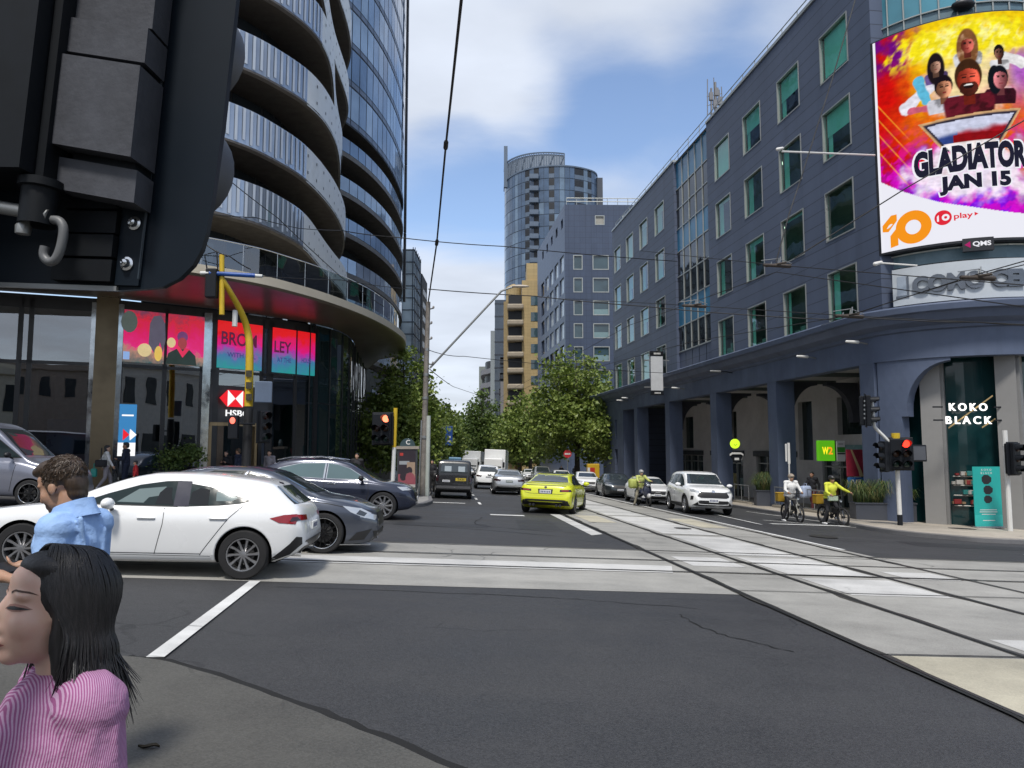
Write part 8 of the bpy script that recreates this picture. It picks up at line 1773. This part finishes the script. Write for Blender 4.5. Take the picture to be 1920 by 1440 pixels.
wire('black feeder wire slanting down from the roof to the tram crossing', [at(1612, -30, 22), at(1560, 150, 21.5), at(1500, 340, 21), at(1480, 400, 20.7), at(1455, 492, 20.4)], .018, .0)
wire('slanting feeder wire in front of the billboard', [at(1990, 190, 19), at(1920, 226, 19), at(1700, 352, 19.6), at(1560, 440, 20.1), at(1490, 484, 20.4)], .018, .0)
wire('tram contact wire passing through the upper crossing frog', [at(1200, 470, 30), at(1330, 484, 25), at(1455, 497, 20.4), at(1640, 512, 17), at(1990, 540, 14)], .012)
wire('tram contact wire passing through the lower crossing frog', [at(1060, 560, 40), at(1300, 573, 24), at(1590, 592, 20), at(1990, 612, 16)], .012)
wire('contact wire running away over the tram tracks', [at(1990, 470, 14), at(1830, 515, 16), at(1590, 592, 20), at(1300, 640, 30), at(1000, 720, 60), at(900, 775, 120)], .012)
wire('second contact wire running away over the tram tracks', [at(1990, 585, 12), at(1455, 497, 20.4) + Vector((0, 0, -.2)), at(1180, 610, 34), at(960, 730, 70), at(890, 780, 130)], .012)
wire('wire from the yellow mast across the bank canopy', [at(492, 518, 24.2), at(640, 525, 27), at(745, 540, 31), at(800, 542, 33)], .014, .02)
wire('wire high across the balconies from the left', [at(380, 400, 22), at(480, 408, 23.5), at(560, 428, 25), at(640, 432, 30)], .014, .02)
wire('wire falling across the balconies to the canopy edge', [at(420, 330, 22), at(520, 408, 23.5), at(640, 520, 27), at(720, 575, 32)], .014, .02)
wire('dark looped cable over the yellow mast', [at(378, 450, 23.5), at(400, 468, 23.5), at(430, 480, 23.5), at(470, 505, 24)], .02, .03)
wire('thin wire near the far trees from the pole', [at(803, 690, 33), at(850, 725, 60), at(960, 760, 100)], .02, .05)
wire('wire over the corner shop fascia', [at(1560, 590, 21), at(1700, 600, 20), at(1830, 604, 19), at(1990, 612, 18)], .014, .02)
wire('wire slanting past the corner name sign', [at(1990, 480, 16), at(1820, 520, 18), at(1690, 560, 21), at(1540, 610, 30)], .012, .0)
for px, py, Yq, lab in ((1455, 497, 20.4, 'dark tram wire frog high before the middle windows'), (1300, 573, 24, 'dark tram wire frog before the recessed glazing'), (1590, 592, 20, 'dark tram wire frog before the lowest near window'), (1830, 520, 16, 'dark tram wire frog in front of the corner name sign')):
    c = at(px, py, Yq); t = thing('wire_frog', lab, 'wire fitting', c, group='tram wire frogs'); fm_ = mat('frog timber', (.06, .045, .035), .7, var=.5, scale=9); q = MB(); q.cap(c + Vector((-.32, 0, 0)), c + Vector((.38, 0, -.03)), .045, .06, fm_); q.cap(c + Vector((-.2, .2, .02)), c + Vector((.2, -.2, .02)), .03, .03, fm_); q.obj('frog_body', t, smooth=60); q = MB()
    for dx_, h in ((-.15, .1), (.05, .18), (.2, .1), (.1, .25)): q.tube([c + Vector((dx_, 0, 0)), c + Vector((dx_ + .05, .05, h))], .016, 5, galv)
    q.tube([c + Vector((-.45, -.1, .1)), c + Vector((.1, .05, .2)), c + Vector((.5, .15, .08))], .012, 5, galv); q.obj('hanger', t)
t = thing('camera_arm', 'white camera on a long arm reaching left from the billboard', 'camera', at(1637, 290, 27.3)); q = MB(); q.tube([at(1640, 291, 27.2), at(1466, 284, 25.5)], .035, 8, wht); q.obj('arm', t); a = at(1463, 281, 25.5); q = MB(); q.cap(a + Vector((-.1, 0, .02)), a + Vector((.08, 0, .06)), .06, .05, wht); q.obj('camera_head', t, smooth=60)
t = thing('camera_arm', 'small white camera bracket under the billboard corner', 'camera', at(1650, 497, 26.5)); q = MB(); q.tube([at(1649, 493, 26.5), at(1720, 498, 26)], .03, 6, wht); q.cap(at(1641, 495, 26.5), at(1652, 492, 26.5), .08, .06, wht); q.obj('arm', t)
c = at(1113, 876, 60); t = thing('street_bin_hood', 'yellow and red street box under the trees by the arcade end pier', 'street box', on(c.x, c.y, .13)); X = sgn_X((c.x, c.y, gz(c.x, c.y) + .13), 8); q = MB(); q.rbox(-.5, .5, 0, 1.9, -.4, 0, .05, mat('street box yellow', (.6, .38, .02), .5), X); q.obj('box_body', t); q = MB(); q.box(-.3, .1, 1.0, 1.6, 0, .01, mat('street box red', (.5, .03, .02), .5), X); q.box(-.5, -.3, 1.0, 1.6, 0, .01, wht, X); q.obj('box_label', t)
c = at(1064, 851, 72); t = thing('no_entry_sign', 'round red and white road sign on a pole under the broad plane tree', 'sign', on(c.x, c.y, .13)); q = MB(); q.tube([on(c.x, c.y, .1), c + Vector((0, 0, .3))], .05, 8, galv); q.obj('pole', t); q = MB(); q.lathe([(.001, .03), (.38, .03), (.38, 0), (.001, 0)], 24, mat('road sign red', (.5, .02, .03), .5), cylX(c + Vector((0, -.06, 0)), (0, -1, 0))); q.obj('disc', t); q = MB(); q.box(c.x - .27, c.x + .27, c.y - .1, c.y - .095, c.z - .07, c.z + .07, wht); q.obj('bar', t)
# fallen leaf on the near footpath
c = gnd(279, 1401, .035); t = thing('fallen_leaf', 'curled brown leaf lying on the near grey footpath', 'leaf', c); q = MB(); lf = mat('dry leaf', (.05, .035, .015), .8, var=.5, scale=30); q.grid([[c + Vector((x, y * (1 - (x / .06) ** 2) * .022, .012 * abs(y) + .006 * math.sin(x * 60))) for y in (-1, 0, 1)] for x in (-.058, -.03, 0, .03, .058)], lf); q.obj('blade', t, smooth=180)
# ================================================================ curved LED billboard and the building name
from mathutils import noise as mnoise
RB = 4.62
def bp(u, z, off=0.): return cyl(212 + math.degrees(u / RB), z, RB + off)
bbt = thing('led_billboard', 'huge curved advertising screen with a bright pink and orange poster on the corner', 'billboard', cyl(240, 8.85, RB))
Z0, Z1, UL = 8.88, 17.1, 9.4
b = MB(); arcs = [UL * i / 60 for i in range(61)]; fr_ = mat('billboard case', (.012, .013, .018), .5)
for off, m in ((-.45, fr_), (-.012, fr_)): b.grid([[bp(u_, Z0 - .08, off) for u_ in arcs], [bp(u_, Z1 + .05, off) for u_ in arcs]], m)
for z in (Z0 - .08, Z1 + .05): b.grid([[bp(u_, z, -.45) for u_ in arcs], [bp(u_, z, -.012) for u_ in arcs]], fr_)
for u_ in (-.1, UL): b.quad(bp(u_, Z0 - .08, -.45), bp(u_, Z1 + .05, -.45), bp(u_, Z1 + .05, -.0), bp(u_, Z0 - .08, -.0), fr_)
b.grid([[bp(-.1, Z0 - .08, 0), bp(0, Z0 - .08, 0)], [bp(-.1, Z1 + .05, 0), bp(0, Z1 + .05, 0)]], fr_)
b.obj('case', bbt)
# the picture is worked out point by point and stored on the screen's own mesh
sst = lambda a, c, x: max(0., min(1., (x - a) / (c - a))) ** 2 * (3 - 2 * max(0., min(1., (x - a) / (c - a))))
def lerp3(a, c, t): return tuple(p + (q - p) * t for p, q in zip(a, c))
edge = pch([(0, 11.66), (1.0, 10.94), (2.33, 10.26), (4.65, 9.72), (7, 9.6), (9.4, 9.9)])
def fb(u, z, s, o=0): return mnoise.fractal(Vector((u * s + o, z * s, o * 1.7)), 1.0, 2.0, 4)
FIG = [  # cx, cz, head w, head h, skin, hair, shirt, hair shape, turn
    (3.14, 16.0, .21, .30, (.42, .12, .09), (.36, .20, .10), (.80, .80, .82), 'long', .1),
    (2.13, 15.42, .17, .25, (.40, .26, .20), (.05, .03, .04), (.30, .22, .45), 'long', -.1),
    (4.14, 15.55, .15, .24, (.20, .09, .06), (.03, .02, .02), (.82, .82, .84), 'short', 0),
    (2.34, 14.55, .25, .36, (.50, .27, .17), (.04, .02, .04), (.75, .75, .80), 'short', .2),
    (4.12, 14.62, .24, .36, (.48, .20, .22), (.02, .03, .05), (.14, .02, .06), 'bun', .25),
    (3.12, 14.72, .37, .56, (.50, .10, .05), (.14, .07, .03), (.28, .04, .08), 'beard', 0)]
def art(u, z):
    if z < edge(u): 
        s = sst(0, .7, edge(u) - z); return (.895, .895, .947)
    n1, n2, n3 = fb(u, z, .55), fb(u, z, 1.6, 7), fb(u * .6 + z * .6, z - u, 2.4, 3)
    t = (z - 10) / 7; x = u / 5
    c = lerp3((.72, .015, .005), (.85, .26, .0), sst(.05, .5, x + n1 * .25)); c = lerp3(c, (.92, .72, .01), sst(.35, .75, t + .25 * n2 - .35 * abs(x - .65)) * sst(.1, .4, x))
    c = lerp3(c, (.30, .0, .36), sst(.35, .0, x + .3 * n2) * sst(.72, .9, t)); c = lerp3(c, (.38, .0, .85), sst(.42, .12, t + .2 * n2) * (1 - sst(.2, .55, abs(x - .55)) * .5))
    c = lerp3(c, (.80, .01, .70), sst(.1, .45, n3 + .25) * sst(.55, .2, t) * .8); c = lerp3(c, (.45, .15, .95), sst(.4, .7, t) * sst(.9, .75, t) * sst(.78, .95, x) * .7)
    d = math.hypot((u - 3.1) / 1.75, (z - 14.6) / 1.9); c = lerp3(c, (.92, .88, .86), sst(.95, .5, d + .5 * n2) * .6)
    wn_ = math.hypot((u - 3.15) / 2.6, (z - 16.1) / .9); c = lerp3(c, lerp3((.95, .85, .05), (.98, .93, .45), sst(-.2, .4, n3)), sst(1.1, .7, wn_ + .5 * n3) * sst(15.2, 16, z))
    d = math.hypot((u - 3.2) / 2.3, (z - 11.35) / 1.15); c = lerp3(c, (.95, .92, .94), sst(1.12, .62, d + .42 * n2) * .9)
    k = (z - 13.4) + 1.55 * (u - .5)
    for o in (0, .55, -.6, -1.3): 
        if u < 1.4: c = lerp3(c, (1., .62, .12), sst(.05, .0, abs(k - o)) * sst(1.4, .7, u) * .9)
    # figures: arms, shirts, heads, one over another
    for (ax, az, bx2, bz2, r, col) in ((1.15, 14.1, 1.95, 14.75, .26, (.85, .84, .9)), (1.3, 13.95, 2.0, 13.9, .15, (.72, .25, .35)), (1.55, 15.0, 1.75, 14.2, .2, (.25, .62, .78)), (4.3, 15.4, 4.9, 15.2, .22, (.86, .85, .85))):
        px_, pz_ = bx2 - ax, bz2 - az; q = max(0, min(1, ((u - ax) * px_ + (z - az) * pz_) / (px_ * px_ + pz_ * pz_))); dd = math.hypot(u - ax - q * px_, z - az - q * pz_); c = lerp3(c, col, sst(r, r * .8, dd + .08 * n2))
    for cx_, cz_, w_, h_, sk_, hr_, sh_, st_, tn in FIG:
        du, dz_ = (u - cx_) / w_, (z - cz_) / h_
        if abs(du) > 3.2 or dz_ < -4 or dz_ > 2: continue
        sw = 2.3 - .35 * (dz_ + 1.3) ** 2 * .4
        if -2.6 < dz_ < -1.05: c = lerp3(c, lerp3(sh_, tuple(q * .55 for q in sh_), sst(-.1, .5, n3 + du * .15)), sst(sw, sw - .25, abs(du) + .25 * max(0, dz_ + 1.35) * 4))
        if st_ == 'long': c = lerp3(c, lerp3(hr_, (.6, .42, .3) if cx_ > 3 else hr_, sst(0, .5, n3)), sst(1.75, 1.5, math.hypot(du, (dz_ + .45) / 1.5)) )
        if abs(du) < .5 and -1.7 < dz_ < -.6: c = lerp3(c, tuple(q * .6 for q in sk_), .95)
        if st_ in ('short', 'beard', 'bun'): c = lerp3(c, hr_, sst(1.18, 1.08, math.hypot(du * .98, (dz_ - .2) / 1.0)))
        if st_ == 'bun': c = lerp3(c, hr_, sst(1.1, 1.0, math.hypot((du + .7) / .9, (dz_ + .1) / 1.4)))
        f_ = math.hypot(du - tn * .3, dz_ + .12)
        if f_ < 1.02 and dz_ < (.58 + .1 * math.cos(du * 3)):
            lit = sst(-.9, .8, du * (1 if cx_ < 3.5 else -1) + .5 * n2); fc = lerp3(tuple(q * .62 for q in sk_), tuple(min(1, q * 1.7 + .12) for q in sk_), lit); c = lerp3(c, fc, sst(1.02, .9, f_))
            ex = du - tn * .4
            if .06 < dz_ < .2 and (.15 < ex < .55 or -.55 < ex < -.15): c = lerp3(c, (.03, .02, .02), .85)
            if .26 < dz_ < .34 and .12 < abs(ex) < .62: c = lerp3(c, (.04, .02, .02), .7)
            if abs(ex) < .1 and -.3 < dz_ < .1: c = lerp3(c, tuple(q * .6 for q in fc), .5)
            if st_ == 'beard':
                if dz_ < -.22 and math.hypot(ex / .8, (dz_ + .62) / .52) < 1: c = lerp3(c, (.09, .035, .02), .85)
                if math.hypot(ex / .42, (dz_ + .48) / .16) < 1: c = (.05, .015, .02) if dz_ < -.45 else (.88, .88, .86)
            elif math.hypot(ex / .28, (dz_ + .52) / .07) < 1: c = lerp3(c, (.35, .04, .06), .8)
    # plain metal chevron shield, a generic emblem
    top = 13.36 + .16 * (u - 1.49) / 3.3; e0 = 1.49 + (top - z) * .62; e1 = 4.79 - (top - z) * .62
    if 12.15 < z < top and e0 < u < e1:
        dd = min(u - e0, e1 - u, top - z)
        c = lerp3((.75, .55, .35), (.10, .09, .14), sst(.05, .12, dd)) if dd < .17 else lerp3((.72, .74, .86), (.10, .16, .40) if u < 2.7 else (.5, .03, .06), sst(12.95, 12.7, z + .1 * n2 - .1 * (u - 3)))
        if dd >= .17 and 12.42 < z < 12.72 and u > 2.55: c = (.42, .01, .03)
        if dd >= .17 and z < 12.45: c = (.92, .86, .86)
    g_ = 1 + .14 * fb(u, z, 5.5, 11) + .08 * fb(u * .5 + z, z * 2, 8, 5)
    return tuple(max(0, min(1, q * g_)) for q in c)
nu_, nv_ = 340, 290; vs, fs, cs_ = [], [], []
for j in range(nv_ + 1):
    z = Z0 + (Z1 - Z0) * j / nv_
    for i in range(nu_ + 1): u_ = UL * i / nu_; vs.append(tuple(bp(u_, z))); cs_.extend((*((.86, .86, .93) if u_ < .09 else [q ** 1.6 for q in art(u_, z)]), 1))
for j in range(nv_):
    for i in range(nu_): a = j * (nu_ + 1) + i; fs.append((a, a + 1, a + nu_ + 2, a + nu_ + 1))
me = bpy.data.meshes.new('screen'); me.from_pydata(vs, [], fs); at_ = me.color_attributes.new('picture', 'FLOAT_COLOR', 'POINT'); at_.data.foreach_set('color', cs_)
m, t_, o_ = nodes_of('led screen'); ca = t_.nodes.new('ShaderNodeVertexColor'); ca.layer_name = 'picture'; LED = .64
p_ = N(t_, 'ShaderNodeBsdfPrincipled', {'Base Color': (.005, .005, .005), 'Roughness': .8, 'Specular IOR Level': .0, 'Emission Color': ca.outputs[0], 'Emission Strength': LED}); t_.links.new(p_.outputs[0], o_.inputs[0]); me.materials.append(m); link('screen', me, bbt)
def led(n, c): return mat('led ' + n, (.004, .004, .004), .8, var=0, emit=c, es=LED, spec=0)
ink, org, rdd = led('ink', (.012, .012, .03)), led('orange', (.92, .30, .01)), led('red', (.75, .02, .04)); whl = led('white', (.88, .88, .94)); dred = led('dark red', (.22, .008, .05))
def btext(name, txt, u0, z0, h, wd, m, bold=.04, off=.006, slant=0., fit=None):
    q = MB(); add_text(q, txt, h, lambda v: bp(u0 + v.x + slant * v.y, z0 + v.y, off), m, bold, 1.0, width=wd); return q.obj(name, bbt)
def halo(txt, u0, z0, h, wd, bold): return btext('lettering_glow', txt, u0, z0, h, wd, whl, bold, .004)
halo('GLADIATORS', 3.2, 11.86, 1.08, 3.98, .13); btext('headline', 'GLADIATORS', 3.2, 11.86, .98, 3.84, ink, .085)
halo('JAN 15', 3.17, 10.92, .78, 2.34, .13); btext('headline_date', 'JAN 15', 3.17, 10.92, .69, 2.24, ink, .085)
q = MB(); ringp = lambda cu, cz, ro, ri, m, o=.006, n=40: q.grid([[bp(cu + r_ * math.cos(2 * pi * k / n), cz + r_ * 1.02 * math.sin(2 * pi * k / n), o) for k in range(n + 1)] for r_ in (ro, ri)], m)
ringp(1.16, 9.62, .60, .26, org); q.add([bp(u_, z, .0065) for u_, z in ((.08, 9.9), (.42, 10.22), (.62, 10.22), (.62, 9.98), (.30, 9.62), (.08, 9.66))], [(0, 1, 2, 3, 4, 5)], org); q.add([bp(u_, z, .0068) for u_, z in ((.36, 9.0), (.64, 9.05), (.64, 9.75), (.36, 9.45))], [(0, 1, 2, 3)], org); q.obj('number_logo', bbt)
q = MB(); q.add([bp(2.12 + .27 * math.cos(2 * pi * k / 24), 9.78 + .27 * math.sin(2 * pi * k / 24), .006) for k in range(24)], [tuple(range(24))], rdd); ringp(2.2, 9.78, .12, .05, whl, .009, 20); q.add([bp(u_, z, .009) for u_, z in ((1.93, 9.66), (1.99, 9.66), (1.99, 9.9), (1.93, 9.84))], [(0, 1, 2, 3)], whl); q.obj('round_logo', bbt)
btext('logo_word', 'play', 2.74, 9.75, .26, .58, rdd, .03); q = MB(); q.add([bp(u_, z, .006) for u_, z in ((3.08, 9.72), (3.08, 9.86), (3.2, 9.79))], [(0, 1, 2)], rdd); q.obj('logo_arrow', bbt)
qt = thing('media_sign', 'small black sign with white letters hung under the billboard', 'sign', cyl(250, 8.5, RB)); q = MB(); us = [2.66 + .96 * i / 8 for i in range(9)]
q.grid([[bp(u_, 8.47, .02) for u_ in us], [bp(u_, 8.93, .02) for u_ in us]], fr_); q.grid([[bp(u_, 8.47, -.15) for u_ in us], [bp(u_, 8.47, .02) for u_ in us]], fr_); q.obj('sign_case', qt); q = MB(); add_text(q, 'QMS', .2, lambda v: bp(3.25 + v.x, 8.7 + v.y, .028), whl, .04, width=.56); q.add([bp(u_, z, .026) for u_, z in ((2.72, 8.7), (2.9, 8.82), (2.9, 8.58))], [(0, 1, 2)], led('magenta', (.4, .02, .14))); q.obj('lettering', qt)
# building name on a curved white fascia
nt_ = thing('name_sign', 'curved pale sign band with raised grey letters below the billboard', 'sign', cyl(240, 6.77, RB)); q = MB(); us = [.38 + 8.6 * i / 50 for i in range(51)]; ns = mat('sign band white', (.50, .54, .58), .35, var=.08)
q.grid([[bp(u_, z, o) for u_ in us] for z, o in ((6.78, -.25), (6.78, .05), (8.14, .05), (8.14, -.25))], ns); q.quad(bp(.38, 6.78, -.25), bp(.38, 8.14, -.25), bp(.38, 8.14, .05), bp(.38, 6.78, .05), ns); q.obj('sign_band', nt_)
q = MB(); lm_ = mat('brushed letter', (.16, .175, .20), .3, metal=.7); add_text(q, 'COMO CENTRE', .62, lambda v: bp(3.55 + v.x, 7.44 + v.y, .10 + v.z), lm_, .085, 1.0, .04, width=4.95); q.obj('lettering', nt_)
q = MB(); q.grid([[bp(u_, 7.1, .07) for u_ in (.55, .7, .86)], [bp(u_, 7.85, .07) for u_ in (.55, .7, .86)]], mat('emblem blue grey', (.36, .42, .50), .3)); q.grid([[bp(u_, 7.05, .075) for u_ in (.5, .7, .95)], [bp(u_, 7.14, .075) for u_ in (.5, .7, .95)]], lm_); q.grid([[bp(u_, 7.05, .076) for u_ in (.88, .95)], [bp(u_, 7.85, .076) for u_ in (.88, .95)]], lm_); q.obj('emblem', nt_)
for i, (u_, r) in enumerate(((2.5, .5),)): pass
sp3 = thing('round_bracket', 'dark round lamp housing on the drum above the billboard', 'lamp', cyl(252, 17.5, 4.5)); q = MB(); c_ = cyl(251, 17.62, 4.35); q.ell(c_, (.42, .3, .16), fr_); q.tube([c_, cyl(251, 17.6, 4.1)], .05, 6, galv); q.obj('housing', sp3, smooth=60)
